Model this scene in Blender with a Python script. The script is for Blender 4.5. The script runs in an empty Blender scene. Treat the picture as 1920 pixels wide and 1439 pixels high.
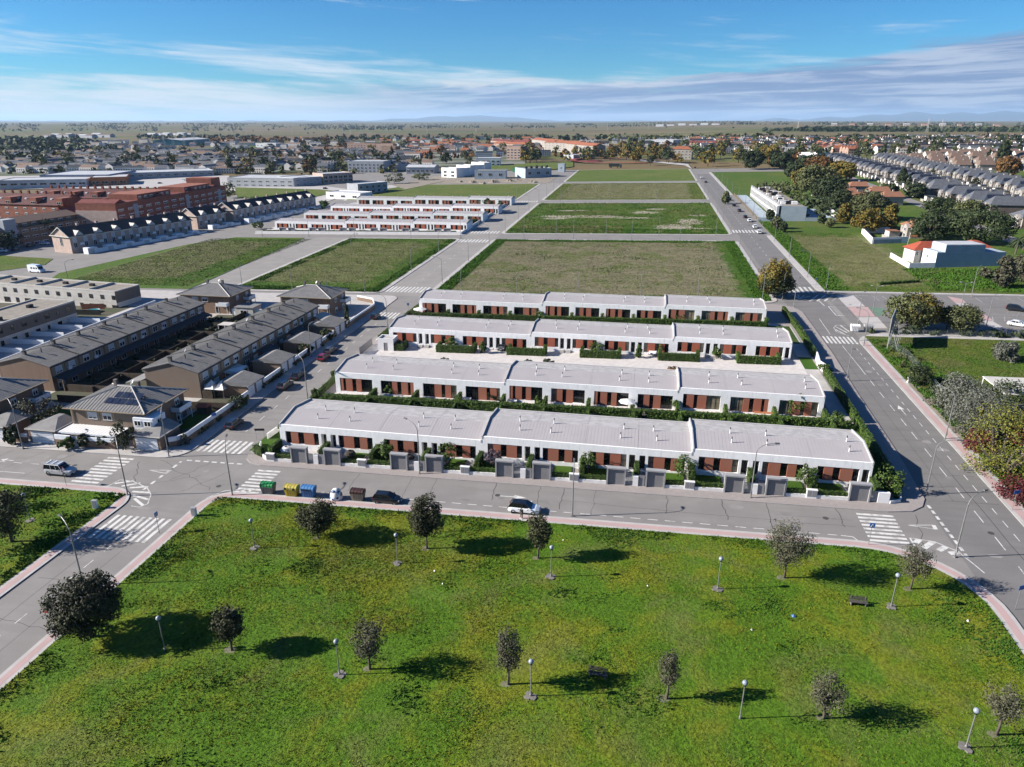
import bpy, math, random
import numpy as np
from mathutils import Vector, Matrix
R = math.radians
rnd = random.Random(7)
S = bpy.context.scene
COL = S.collection

# ---------------------------------------------------------------- camera, sky, sun, exposure
TH, P, F, H = 0.18274, 0.3577, 1320.0, 52.0      # heading against the street grid, pitch, focal length in photo pixels, height
A, B = .0211, .0129                              # fall of the land across and along the streets
cam = bpy.data.objects.new('camera', bpy.data.cameras.new('camera'))
COL.objects.link(cam)
cam.location = (0, 0, H)
cam.rotation_euler = (math.pi/2 - P, 0, TH)
cam.data.sensor_width = 36; cam.data.sensor_fit = 'HORIZONTAL'
cam.data.lens = F/1920*36
cam.data.clip_start = .5; cam.data.clip_end = 60000
S.camera = cam
S.view_settings.view_transform = 'Standard'
S.view_settings.look = 'None'
S.view_settings.gamma = 1
S.view_settings.exposure = 1.3
S.view_settings.use_curve_mapping = False
S.cycles.max_bounces = 5
S.cycles.diffuse_bounces = 3
S.cycles.glossy_bounces = 2
S.cycles.transmission_bounces = 3
S.cycles.transparent_max_bounces = 6
S.cycles.volume_bounces = 0
SUN_EL, SUN_DIR = R(26.5), (-.978, -.21)         # where the sun stands in the street grid
sun = bpy.data.objects.new('sun', bpy.data.lights.new('sun', 'SUN'))
COL.objects.link(sun)
sun.data.energy = 5.0; sun.data.angle = R(.53); sun.data.color = (1, .94, .85)
sd = Vector((SUN_DIR[0]*math.cos(SUN_EL), SUN_DIR[1]*math.cos(SUN_EL), math.sin(SUN_EL)))
sun.rotation_euler = sd.to_track_quat('Z', 'Y').to_euler()
sun.location = (-200, -40, 150)

W = bpy.data.worlds.new('World'); S.world = W; W.use_nodes = True
nt = W.node_tree; nt.nodes.clear()
class NG:                                        # small helper to wire nodes
    def __init__(s, t): s.t = t
    def n(s, typ, **kw):
        nd = s.t.nodes.new(typ)
        for k, v in kw.items():
            if k.startswith('i_'):
                k = k[2:]; k = int(k) if k.isdigit() else k
                s.put(nd.inputs[k], v)
            else: setattr(nd, k, v)
        return nd
    def put(s, sock, v):
        if isinstance(v, bpy.types.NodeSocket): s.t.links.new(v, sock)
        else: sock.default_value = v
    def m(s, op, a, b=0., c=None):
        nd = s.n('ShaderNodeMath', operation=op)
        s.put(nd.inputs[0], a); s.put(nd.inputs[1], b)
        if c is not None: s.put(nd.inputs[2], c)
        return nd.outputs[0]
    def mr(s, x, a, b, c=0., d=1., smooth=True):
        nd = s.n('ShaderNodeMapRange'); nd.interpolation_type = 'SMOOTHSTEP' if smooth else 'LINEAR'
        for i, v in enumerate((x, a, b, c, d)): s.put(nd.inputs[i], v)
        return nd.outputs[0]
    def mix(s, f, a, b):
        nd = s.n('ShaderNodeMix', data_type='RGBA')
        s.put(nd.inputs[0], f); s.put(nd.inputs[6], a); s.put(nd.inputs[7], b)
        return nd.outputs[2]
    def noise(s, vec, scale, detail=3., rough=.55, dist=0.):
        nd = s.n('ShaderNodeTexNoise')
        s.put(nd.inputs['Vector'], vec); s.put(nd.inputs['Scale'], scale); s.put(nd.inputs['Detail'], detail)
        s.put(nd.inputs['Roughness'], rough); s.put(nd.inputs['Distortion'], dist)
        return nd.outputs[0]
    def xyz(s, x, y, z=0.):
        nd = s.n('ShaderNodeCombineXYZ')
        for i, v in enumerate((x, y, z)): s.put(nd.inputs[i], v)
        return nd.outputs[0]
def c4(c): return (c[0], c[1], c[2], 1.)
g = NG(nt)
sky = g.n('ShaderNodeTexSky', sky_type='NISHITA')
sky.sun_disc = False; sky.sun_elevation = SUN_EL
sky.sun_rotation = math.atan2(SUN_DIR[0], SUN_DIR[1])
sky.altitude = 600; sky.air_density = 1.0; sky.dust_density = .15; sky.ozone_density = 3.0
tc = g.n('ShaderNodeTexCoord')
vr = g.n('ShaderNodeVectorRotate', rotation_type='Z_AXIS'); g.put(vr.inputs['Vector'], tc.outputs['Generated']); vr.inputs['Angle'].default_value = -TH
sp = g.n('ShaderNodeSeparateXYZ'); g.put(sp.inputs[0], vr.outputs[0])
az = g.m('ARCTAN2', sp.outputs[0], sp.outputs[1])             # 0 straight up the town, + to the east
el = g.m('MULTIPLY', g.m('ARCSINE', sp.outputs[2]), 180/math.pi)  # degrees above the horizon
# high thin cirrus, drawn out along the wind
v1 = g.xyz(g.m('MULTIPLY', az, 2.2), g.m('ADD', g.m('MULTIPLY', el, .34), g.m('MULTIPLY', az, 1.1)), 3.1)
n1 = g.noise(v1, 1.5, 6., .58, .6)
v1b = g.xyz(g.m('MULTIPLY', az, 6.), g.m('ADD', g.m('MULTIPLY', el, 1.6), g.m('MULTIPLY', az, 4.)), 1.7)
n1b = g.noise(v1b, 1.4, 6., .6, .4)
cir = g.m('ADD', g.m('MULTIPLY', n1, .66), g.m('MULTIPLY', n1b, .34)); cir = g.m('ADD', .5, g.m('MULTIPLY', g.m('SUBTRACT', cir, .5), 2.1))
veil = g.mr(el, .4, 6.2, 1., 0., smooth=False)                 # thicker towards the horizon
east = g.mr(az, -.15, .55)
veil = g.m('MULTIPLY', veil, g.m('SUBTRACT', 1., g.m('MULTIPLY', east, .7)))
fc = g.mr(g.m('ADD', cir, g.m('MULTIPLY', veil, .44)), .58, 1.06)
fc = g.m('MULTIPLY', fc, .92)
# the grey blue cloud bank, low in the north and climbing to the east
v2 = g.xyz(g.m('MULTIPLY', az, 3.2), g.m('SUBTRACT', g.m('MULTIPLY', el, .55), g.m('MULTIPLY', az, .9)), 7.7)
n2 = g.noise(v2, 1.7, 6., .6, .8)
v3 = g.xyz(g.m('MULTIPLY', az, 5.), g.m('SUBTRACT', g.m('MULTIPLY', el, 1.5), g.m('MULTIPLY', az, 2.5)), 2.2)
n3 = g.noise(v3, 1.3, 7., .6, .6)
top = g.m('ADD', 2.75, g.m('MULTIPLY', g.mr(az, .18, .75, 0., 1., smooth=False), 3.3))
top = g.m('ADD', top, g.m('MULTIPLY', g.m('SUBTRACT', n2, .5), 2.3))
bank = g.mr(g.m('SUBTRACT', top, el), -.12, .35)
bank = g.m('MULTIPLY', bank, g.mr(az, -.34, .02))
inner = g.mr(g.m('SUBTRACT', top, el), .1, 1.1)
holes = g.mr(g.m('ADD', n3, g.m('MULTIPLY', inner, .2)), .42, .58)
rim = g.mr(n3, .44, .62)
ccol = g.mix(rim, (.25, .375, .62, 1), (.52, .635, .83, 1))
brt = g.m('MULTIPLY', g.mr(az, .42, -.05), g.mr(n2, .47, .56))
ccol = g.mix(g.m('MULTIPLY', brt, g.mr(inner, .9, .1)), ccol, (.80, .85, .90, 1))
bank = g.m('MULTIPLY', bank, g.m('ADD', .62, g.m('MULTIPLY', holes, .38)))
horizon = g.mr(el, .9, -.05)
ccol = g.mix(g.m('MULTIPLY', horizon, .35), ccol, (.55, .66, .82, 1))
bg1 = g.n('ShaderNodeBackground'); bg1.inputs[1].default_value = .046
hs = g.n('ShaderNodeHueSaturation', **{'i_Saturation': 1.18, 'i_Color': sky.outputs[0]}); tn = g.n('ShaderNodeMix', data_type='RGBA', blend_type='MULTIPLY'); tn.inputs[0].default_value = 1; g.put(tn.inputs[6], hs.outputs[0]); tn.inputs[7].default_value = (.34, .78, 1.10, 1); g.put(bg1.inputs[0], tn.outputs[2])
bg2 = g.n('ShaderNodeBackground'); g.put(bg2.inputs[0], g.mix(g.mr(el, 0., 5.), (.72, .77, .82, 1), (.66, .76, .87, 1))); bg2.inputs[1].default_value = .43
bg3 = g.n('ShaderNodeBackground'); g.put(bg3.inputs[0], ccol); bg3.inputs[1].default_value = .36
mx = g.n('ShaderNodeMixShader'); g.put(mx.inputs[0], fc); g.put(mx.inputs[1], bg1.outputs[0]); g.put(mx.inputs[2], bg2.outputs[0])
mx2 = g.n('ShaderNodeMixShader'); g.put(mx2.inputs[0], bank); g.put(mx2.inputs[1], mx.outputs[0]); g.put(mx2.inputs[2], bg3.outputs[0])
wo = g.n('ShaderNodeOutputWorld'); g.put(wo.inputs[0], mx2.outputs[0])

# ---------------------------------------------------------------- the lie of the land
def soft(x, lim, ext):
    s = -1 if x < 0 else 1; x = abs(x)
    return s*(x if x <= lim else lim + ext*(1 - math.exp(-(x - lim)/ext)))
def gz(u, v):
    z = A*soft(u, 320, 150) + B*soft(max(v, -150), 720, 220)
    d = math.hypot(u, v)
    if d > 1500:
        k = min(1, (d - 1500)/2500)
        z += k*(5*math.sin(u*.0011 + 1) + 4*math.sin(v*.0017 + u*.0006)) - k*2
        z += max(0, min(1, (d-4500)/4000))*10
    return z
_c, _s = math.cos(P), math.sin(P)
def G(x, y, dz=0.):                              # a point of the ground plan read off the photograph, in street coordinates
    X, Y = (x - 960)/F, -(y - 719.5)/F
    d1, d2 = _c + Y*_s, -_s + Y*_c
    du = X*math.cos(TH) - d1*math.sin(TH); dv = X*math.sin(TH) + d1*math.cos(TH)
    t = (H - dz)/(A*du + B*dv - d2)
    u, v = t*du, t*dv
    for _ in range(12):                          # beyond the even slope: walk to the real height
        e = gz(u, v) - (A*u + B*v)
        if abs(e) < .02: break
        t = (H - dz - e)/(A*du + B*dv - d2); u, v = t*du, t*dv
    return u, v

# ---------------------------------------------------------------- materials
MATS = {}
DIM = .78                                        # every surface but the white ones is this much darker than first measured
WHITE = ('white_render', 'white_coping', 'road_paint', 'white_car_paint', 'sign_white', 'white_window_frame', 'white_railing', 'white_garage_door', 'white_block_wall')
def dim(c): return tuple(x*DIM for x in c)
def mat(name, col, rough=.8, col2=None, scale=1., bump=0., bscale=8., detail=4., metal=0., spec=.3, lo=.35, hi=.65, space='pos'):
    if name not in WHITE: col = dim(col); col2 = col2 and dim(col2)
    m = bpy.data.materials.new(name); m.use_nodes = True; MATS[name] = m
    t = m.node_tree; q = NG(t); b = t.nodes['Principled BSDF']
    b.inputs['Roughness'].default_value = rough; b.inputs['Metallic'].default_value = metal
    b.inputs['Specular IOR Level'].default_value = spec
    pos = q.n('ShaderNodeNewGeometry').outputs['Position']
    if col2 is None: col2 = tuple(c*.86 for c in col)
    f = q.mr(q.noise(pos, scale, detail, .6), lo, hi)
    q.put(b.inputs['Base Color'], q.mix(f, c4(col), c4(col2)))
    if bump:
        bn = q.n('ShaderNodeBump'); bn.inputs['Strength'].default_value = bump; bn.inputs['Distance'].default_value = .05
        q.put(bn.inputs['Height'], q.noise(pos, bscale, 5., .65)); q.put(b.inputs['Normal'], bn.outputs[0])
    return m
def nodes_of(m): return NG(m.node_tree), m.node_tree.nodes['Principled BSDF']

# ---------------------------------------------------------------- mesh helpers
class MB:
    def __init__(s): s.v = []; s.f = []; s.m = []
    def face(s, pts, m=0):
        i = len(s.v); s.v += [tuple(p) for p in pts]; s.f.append(tuple(range(i, i+len(pts)))); s.m.append(m)
    def box(s, x0, x1, y0, y1, z0, z1, m=0, bottom=True):
        i = len(s.v)
        s.v += [(x0,y0,z0),(x1,y0,z0),(x1,y1,z0),(x0,y1,z0),(x0,y0,z1),(x1,y0,z1),(x1,y1,z1),(x0,y1,z1)]
        fs = [(4,5,6,7),(0,1,5,4),(1,2,6,5),(2,3,7,6),(3,0,4,7)] + ([(3,2,1,0)] if bottom else [])
        for f in fs: s.f.append(tuple(i+k for k in f)); s.m.append(m)
    def frus(s, b, t, m=0, mside=None):          # two rectangles (x0,x1,y0,y1,z)
        i = len(s.v)
        for r in (b, t): s.v += [(r[0],r[2],r[4]),(r[1],r[2],r[4]),(r[1],r[3],r[4]),(r[0],r[3],r[4])]
        for k, f in enumerate([(4,5,6,7),(0,1,5,4),(1,2,6,5),(2,3,7,6),(3,0,4,7),(3,2,1,0)]):
            s.f.append(tuple(i+q for q in f)); s.m.append(m if (k == 0 or mside is None) else mside)
    def prism(s, pts, z0, z1, m=0, mside=None, zf=None):   # vertical walls round an outline, counter clockwise
        n = len(pts); i = len(s.v)
        zz = zf or (lambda x, y: 0.)
        s.v += [(x, y, zz(x,y)+z0) for x, y in pts] + [(x, y, zz(x,y)+z1) for x, y in pts]
        s.f.append(tuple(range(i+n, i+2*n))); s.m.append(m)
        for k in range(n):
            s.f.append((i+k, i+(k+1)%n, i+n+(k+1)%n, i+n+k)); s.m.append(m if mside is None else mside)
    def extr(s, prof, x0, x1, m=0, mats=None):   # profile in (y,z), drawn out along x
        n = len(prof); i = len(s.v)
        s.v += [(x0, y, z) for y, z in prof] + [(x1, y, z) for y, z in prof]
        for k in range(n):
            s.f.append((i+k, i+n+k, i+n+(k+1)%n, i+(k+1)%n)); s.m.append(mats[k] if mats else m)
        s.f.append(tuple(range(i, i+n))); s.m.append(m)
        s.f.append(tuple(range(i+2*n-1, i+n-1, -1))); s.m.append(m)
    def extry(s, prof, y0, y1, m=0, mats=None):  # profile in (x,z), drawn out along y
        n = len(prof); i = len(s.v)
        s.v += [(x, y0, z) for x, z in prof] + [(x, y1, z) for x, z in prof]
        for k in range(n):
            s.f.append((i+k, i+(k+1)%n, i+n+(k+1)%n, i+n+k)); s.m.append(mats[k] if mats else m)
        s.f.append(tuple(range(i+n-1, i-1, -1))); s.m.append(m)
        s.f.append(tuple(range(i+n, i+2*n))); s.m.append(m)
    def tube(s, path, rad, n=6, m=0, cap=True):
        if not hasattr(rad, '__len__'): rad = [rad]*len(path)
        pts = [Vector(p) for p in path]; i = len(s.v); a = None
        for k, p in enumerate(pts):
            d = (pts[min(k+1, len(pts)-1)] - pts[max(k-1, 0)]).normalized()
            if a is None: a = d.orthogonal().normalized()
            else: a = (a - d*a.dot(d)).normalized()
            b = d.cross(a)
            for j in range(n):
                w = 2*math.pi*j/n; q = p + (a*math.cos(w) + b*math.sin(w))*rad[k]; s.v.append(tuple(q))
        for k in range(len(pts)-1):
            for j in range(n):
                s.f.append((i+k*n+j, i+k*n+(j+1)%n, i+(k+1)*n+(j+1)%n, i+(k+1)*n+j)); s.m.append(m)
        if cap:
            s.f.append(tuple(i+j for j in range(n-1, -1, -1))); s.m.append(m)
            e = i+(len(pts)-1)*n; s.f.append(tuple(e+j for j in range(n))); s.m.append(m)
    def lathe(s, prof, n=12, m=0, mats=None, c=(0,0,0)):   # profile (r,z) round the z axis
        i = len(s.v)
        for r, z in prof:
            for j in range(n):
                w = 2*math.pi*j/n; s.v.append((c[0]+r*math.cos(w), c[1]+r*math.sin(w), c[2]+z))
        for k in range(len(prof)-1):
            for j in range(n):
                s.f.append((i+k*n+j, i+k*n+(j+1)%n, i+(k+1)*n+(j+1)%n, i+(k+1)*n+j)); s.m.append(mats[k] if mats else m)
    def mesh(s, name, mats, smooth=False):
        me = bpy.data.meshes.new(name)
        me.from_pydata(s.v, [], s.f)
        for q in mats: me.materials.append(q)
        me.polygons.foreach_set('material_index', s.m)
        if smooth: me.polygons.foreach_set('use_smooth', [True]*len(s.f))
        me.update(); return me
    def build(s, name, mats, parent=None, smooth=False, loc=None, label=None):
        if not isinstance(mats, (list, tuple)): mats = [mats]
        return obj(name, s.mesh(name, mats, smooth), parent, loc, label)
def obj(name, me, parent=None, loc=None, label=None):
    o = bpy.data.objects.new(name, me); COL.objects.link(o)
    if parent: o.parent = parent
    if loc: o.location = loc
    if label: o['label'] = label
    return o
def tag(o, label=None, cat=None, group=None, kind=None):
    if label: o['label'] = label
    if cat: o['category'] = cat
    if group: o['group'] = group
    if kind: o['kind'] = kind
    return o
def thing(name, label, cat, u=0, v=0, rz=0, group=None, dz=0., z=None):
    o = bpy.data.objects.new(name, None); COL.objects.link(o)
    o.empty_display_size = .3
    o.location = (u, v, gz(u, v) + dz if z is None else z); o.rotation_euler = (0, 0, rz)
    return tag(o, label, cat, group)
def kids(o): return KIDS.get(o.name) or list(o.children)
KIDS = {}
def freeze(o):                                   # remember a tree once, so that copying stays quick
    KIDS[o.name] = list(o.children)
    for c in KIDS[o.name]: KIDS[c.name] = list(c.children)
    return o
def dup(root, u, v, rz=0, label=None, group=None, dz=0., scale=None, z=None):
    r = root.copy(); COL.objects.link(r)
    r.location = (u, v, gz(u, v) + dz if z is None else z); r.rotation_euler = (0, 0, rz)
    if label: r['label'] = label
    if group: r['group'] = group
    if scale: r.scale = scale if hasattr(scale, '__len__') else (scale,)*3
    for c in KIDS.get(root.name, ()):
        d = c.copy(); COL.objects.link(d); d.parent = r
        for e in KIDS.get(c.name, ()):
            x = e.copy(); COL.objects.link(x); x.parent = d
    return r
ORD = ['first','second','third','fourth','fifth','sixth','seventh','eighth','ninth','tenth','eleventh','twelfth','thirteenth','fourteenth','fifteenth','sixteenth','seventeenth','eighteenth','nineteenth','twentieth']
def nth(i):
    if i < 20: return ORD[i]
    i += 1; return str(i) + ({1:'st',2:'nd',3:'rd'}.get(i % 10, 'th') if i % 100 not in (11,12,13) else 'th')
def struct(name, mb, mats, smooth=False):
    return tag(mb.build(name, mats, smooth=smooth), kind='structure')
def rect(u0, u1, v0, v1, r=0, rs=None, n=6):     # rounded outline, corners from south west counter clockwise
    rs = rs or (r,)*4; out = []
    for (cx, cy, a0), q in zip(((u0,v0,180),(u1,v0,270),(u1,v1,0),(u0,v1,90)), rs):
        if q <= 0: out.append((cx, cy)); continue
        sx = 1 if cx == u0 else -1; sy = 1 if cy == v0 else -1
        for k in range(n+1):
            w = R(a0 + 90*k/n); out.append((cx + sx*q + q*math.cos(w), cy + sy*q + q*math.sin(w)))
    return out
def sheet(mb, pts, off, m=0): mb.face([(x, y, gz(x, y) + off) for x, y in pts], m)
# ---------------------------------------------------------------- ground materials
def grass_mat(name, cols, scale=1., dry=None, box=None, fade=5., bump=1., clump=1.6):
    """cols: lush, yellowish, dull; dry: colour of the mown middle of a plot whose rim (box) stays green"""
    cols = [dim(c) for c in cols]; dry = dry and dim(dry)
    m = bpy.data.materials.new(name); m.use_nodes = True; MATS[name] = m
    q, b = nodes_of(m); b.inputs['Roughness'].default_value = .9; b.inputs['Specular IOR Level'].default_value = .12
    pos = q.n('ShaderNodeNewGeometry').outputs['Position']
    big = q.noise(pos, .035*scale, 4., .6, .6); mid = q.noise(pos, .22*scale, 5., .65, .5); fine = q.noise(pos, clump*scale, 5., .7)
    c = q.mix(q.mr(q.m('ADD', q.m('MULTIPLY', big, .55), q.m('MULTIPLY', mid, .45)), .44, .60), c4(cols[0]), c4(cols[1]))
    n2 = q.noise(pos, .09*scale, 6., .66, 1.)
    c = q.mix(q.m('MULTIPLY', q.mr(n2, .48, .68), .6), c, c4(cols[2]))
    if dry is not None:
        s = q.n('ShaderNodeSeparateXYZ'); q.put(s.inputs[0], pos)
        x0, x1, y0, y1 = box
        d = q.m('MINIMUM', q.m('MINIMUM', q.m('SUBTRACT', s.outputs[0], x0), q.m('SUBTRACT', x1, s.outputs[0])), q.m('MINIMUM', q.m('SUBTRACT', s.outputs[1], y0), q.m('SUBTRACT', y1, s.outputs[1])))
        d = q.m('ADD', d, q.m('MULTIPLY', q.m('SUBTRACT', mid, .5), fade*2.2))
        stretch = q.n('ShaderNodeMapping'); stretch.inputs['Scale'].default_value = (.30, .9, 1); q.put(stretch.inputs['Vector'], pos)
        row = q.noise(stretch.outputs[0], .55, 6., .72, 1.2)
        dcol = q.mix(q.mr(row, .36, .64), c4(dry), c4(tuple(x*.72 for x in dry)))
        dcol = q.mix(q.m('MULTIPLY', q.mr(n2, .47, .64), .6), dcol, c4(cols[1]))
        c = q.mix(q.mr(d, 0., fade*.6), c, dcol)
    c = q.mix(q.mr(fine, .38, .62), c, q.n('ShaderNodeHueSaturation', **{'i_Value': .58, 'i_Color': c}).outputs[0])
    q.put(b.inputs['Base Color'], c)
    bn = q.n('ShaderNodeBump'); bn.inputs['Strength'].default_value = bump; bn.inputs['Distance'].default_value = .25
    q.put(bn.inputs['Height'], q.m('ADD', q.m('MULTIPLY', fine, .7), mid)); q.put(b.inputs['Normal'], bn.outputs[0])
    return m
LUSH, YEL, DULL = (.098, .198, .013), (.205, .232, .017), (.18, .196, .056)
M_meadow = grass_mat('meadow_grass', (LUSH, YEL, DULL), 1., clump=3.)
M_park = grass_mat('park_grass', ((.075, .14, .016), (.13, .16, .028), (.145, .14, .055)), 1.)

def asphalt_mat(name, c, c2):
    m = mat(name, c, .85, c2, .18, .25, 30.); c = dim(c)
    q, b = nodes_of(m)
    pos = q.n('ShaderNodeNewGeometry').outputs['Position']
    st = q.n('ShaderNodeMapping'); st.inputs['Scale'].default_value = (.05, .55, 1); q.put(st.inputs['Vector'], pos)
    k = q.noise(st.outputs[0], 1.2, 3., .6)
    old = b.inputs['Base Color'].links[0].from_socket
    fine = q.noise(pos, 9., 4., .7)
    c1 = q.mix(q.m('MULTIPLY', q.mr(k, .42, .66), .55), old, c4(tuple(x*.80 for x in c)))
    q.put(b.inputs['Base Color'], q.mix(q.m('MULTIPLY', q.mr(fine, .4, .62), .35), c1, c4(tuple(x*.72 for x in c))))
    return m
M_asph = asphalt_mat('old_asphalt', (.262, .245, .235), (.222, .208, .20))
M_asph2 = asphalt_mat('parking_asphalt', (.225, .212, .206), (.19, .18, .176))
M_conc = mat('pale_concrete', (.47, .445, .43), .85, (.40, .38, .37), .5, .2, 12.)
M_kerb = mat('kerb_stone', (.36, .35, .34), .8, (.29, .28, .28), .6, .2, 12.)
M_pink = mat('pink_paving', (.47, .325, .315), .85, (.42, .30, .29), .35, .15, 14.)
M_soil = mat('dry_soil', (.30, .255, .21), .95, (.22, .19, .15), .4, .6, 3.)
M_paint = mat('road_paint', (.50, .49, .475), .75, (.27, .26, .25), 1.3, 0, lo=.46, hi=.70)
M_tar = mat('tar_seam', (.070, .066, .064), .8)
M_green = mat('green_surfacing', (.12, .20, .145), .85, (.15, .23, .17), .4)

def paver_mat(name, c, c2, mortar, sx=.42, sy=.22):
    c, c2, mortar = dim(c), dim(c2), dim(mortar)
    m = bpy.data.materials.new(name); m.use_nodes = True; MATS[name] = m
    q, b = nodes_of(m); b.inputs['Roughness'].default_value = .85
    pos = q.n('ShaderNodeNewGeometry').outputs['Position']
    br = q.n('ShaderNodeTexBrick'); q.put(br.inputs['Vector'], pos)
    br.inputs['Color1'].default_value = c4(c); br.inputs['Color2'].default_value = c4(c2); br.inputs['Mortar'].default_value = c4(mortar)
    br.inputs['Scale'].default_value = 1; br.inputs['Brick Width'].default_value = sx; br.inputs['Row Height'].default_value = sy
    br.inputs['Mortar Size'].default_value = .012
    f = q.mr(q.noise(pos, .35, 4.), .35, .65)
    q.put(b.inputs['Base Color'], q.mix(q.m('MULTIPLY', f, .5), br.outputs[0], c4(tuple(x*.8 for x in c))))
    bn = q.n('ShaderNodeBump'); bn.inputs['Strength'].default_value = .4; bn.inputs['Distance'].default_value = .01
    q.put(bn.inputs['Height'], br.outputs[1]); bn.invert = True; q.put(b.inputs['Normal'], bn.outputs[0])
    return m
M_pav = paver_mat('brick_pavement', (.36, .315, .30), (.29, .26, .255), (.21, .19, .18))
M_court = mat('courtyard_paving', (.62, .58, .555), .8, (.54, .50, .48), .8, .1, 10.)

# ---------------------------------------------------------------- far land: one sheet out to the horizon
def land_mat():
    m = bpy.data.materials.new('farmland'); m.use_nodes = True
    q, b = nodes_of(m); b.inputs['Roughness'].default_value = .95; b.inputs['Specular IOR Level'].default_value = .1
    pos = q.n('ShaderNodeNewGeometry').outputs['Position']
    st = q.n('ShaderNodeMapping'); st.inputs['Scale'].default_value = (.32, 1., 1.); st.inputs['Rotation'].default_value = (0, 0, .12); q.put(st.inputs['Vector'], pos)
    vo = q.n('ShaderNodeTexVoronoi'); q.put(vo.inputs['Vector'], st.outputs[0]); vo.inputs['Scale'].default_value = .0042; vo.inputs['Randomness'].default_value = .9
    sp = q.n('ShaderNodeSeparateColor'); q.put(sp.inputs[0], vo.outputs['Color'])
    rp = q.n('ShaderNodeValToRGB'); q.put(rp.inputs[0], sp.outputs[0]); rp.color_ramp.interpolation = 'CONSTANT'
    cs = [(.0, (.18, .13, .066)), (.2, (.125, .135, .042)), (.38, (.175, .115, .076)), (.52, (.145, .138, .052)), (.68, (.215, .165, .095)), (.8, (.110, .098, .040)), (.9, (.185, .145, .088))]
    el = rp.color_ramp.elements
    el[0].position, el[0].color = cs[0][0], c4(dim(cs[0][1])); el[1].position, el[1].color = cs[1][0], c4(dim(cs[1][1]))
    for p, c in cs[2:]: e = el.new(p); e.color = c4(dim(c))
    n = q.noise(pos, .012, 6., .7, .5)
    c = q.mix(q.m('MULTIPLY', q.mr(n, .40, .62), .55), rp.outputs[0], (.085, .085, .045, 1))
    q.put(b.inputs['Base Color'], c)
    return m
M_land = land_mat()
def base_sheet():
    rs = [0, 40, 90, 150, 220, 300, 400, 520, 650, 800, 950, 1150, 1400, 1700, 2100, 2700, 3500, 4600, 6200, 8500, 12000, 17000, 26000, 42000]
    N = 120; mb = MB(); 
    for r in rs:
        for k in range(N):
            w = 2*math.pi*k/N; u, v = r*math.cos(w), r*math.sin(w)
            mb.v.append((u, v, gz(u, v) - .35 - (0 if r < 700 else .0)))
    for i in range(len(rs)-1):
        for k in range(N):
            a, b2 = i*N+k, i*N+(k+1)%N
            f = (a, b2, b2+N, a+N) if i else (k, (k+1)%N+N, k+N)
            mb.f.append(f); mb.m.append(0)
    return struct('farmland_ground', mb, M_land, smooth=True)
base_sheet()

# town asphalt: one road surface, the plots stand on it
mb = MB()
def grid_sheet(mb, u0, u1, v0, v1, off, step=60):
    nu, nv = max(1, int((u1-u0)/step)), max(1, int((v1-v0)/step))
    for i in range(nu):
        for j in range(nv):
            a, b2 = u0+(u1-u0)*i/nu, u0+(u1-u0)*(i+1)/nu; c, d = v0+(v1-v0)*j/nv, v0+(v1-v0)*(j+1)/nv
            sheet(mb, [(a,c),(b2,c),(b2,d),(a,d)], off)
grid_sheet(mb, -300, 130, -90, 700, 0.)
struct('road', mb, M_asph)
mb = MB(); grid_sheet(mb, 40.8, 52.2, -60, 640, .0015); struct('avenue_road', mb, asphalt_mat('avenue_asphalt', (.205, .195, .19), (.178, .17, .166)))
mb = MB(); grid_sheet(mb, -80.5, -64.8, 204, 568, .0015); grid_sheet(mb, -150, -134.5, 208, 310, .0015); struct('side_road', mb, asphalt_mat('pale_asphalt', (.31, .29, .272), (.265, .248, .235)))
mb = MB(); grid_sheet(mb, 53.5, 128, 178, 219, .006); struct('parking_road', mb, M_asph2)

def lot(name, pts, m_top, m_side=None, h=.13):
    mb = MB(); mb.prism(pts, -.3, h, 0, 1, gz); return struct(name, mb, [m_top, m_side or M_kerb])
def ring(mb, a, b, off, m=0):
    for k in range(len(a)):
        j = (k+1) % len(a)
        sheet(mb, [a[k], a[j], b[j], b[k]], off, m)
# the meadow plot in front
MR = lambda i: rect(-61.2+i, 41.9-i, -90+i, 83.9-i, rs=(2, 2, max(13-i, 2), max(4.5-i, 1.2)), n=10)
lot('pavement', MR(0), M_conc)
mb = MB(); ring(mb, MR(.45), MR(1.25), .138); struct('pink_path', mb, M_pink)
mb = MB(); sheet(mb, MR(1.75), .15); struct('meadow', mb, M_meadow)
# the grass corner across the side street
SW = lambda i: rect(-330+i, -71.9-i, -90+i, 82.6-i, rs=(2, 2, max(5-i, 1.5), 2), n=10)
lot('pavement', SW(0), M_conc)
mb = MB(); ring(mb, SW(.45), SW(1.25), .138); struct('pink_path', mb, M_pink)
mb = MB(); sheet(mb, SW(1.75), .15); struct('grass_plot', mb, M_meadow)
# the plot of the new white terraces
lot('pavement', [(-62.3, 96), (-61.7, 94.2), (-60.4, 93), (-58.4, 92.4), (35.2, 91.7), (38.4, 92.3), (40.2, 93.8), (41.2, 96), (42, 110), (42.6, 138), (43.4, 160), (43.6, 196), (42, 201), (37, 204), (-58, 203), (-62, 201), (-64, 196), (-65, 160), (-63.2, 115)], M_pav)
lot('pavement', rect(-134, -72.6, 92.6, 203.5, rs=(3, 4, 4, 3)), M_conc)
lot('pavement', rect(-330, -144, 92.6, 203.5, rs=(1, 3, 3, 1)), M_conc)
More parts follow.
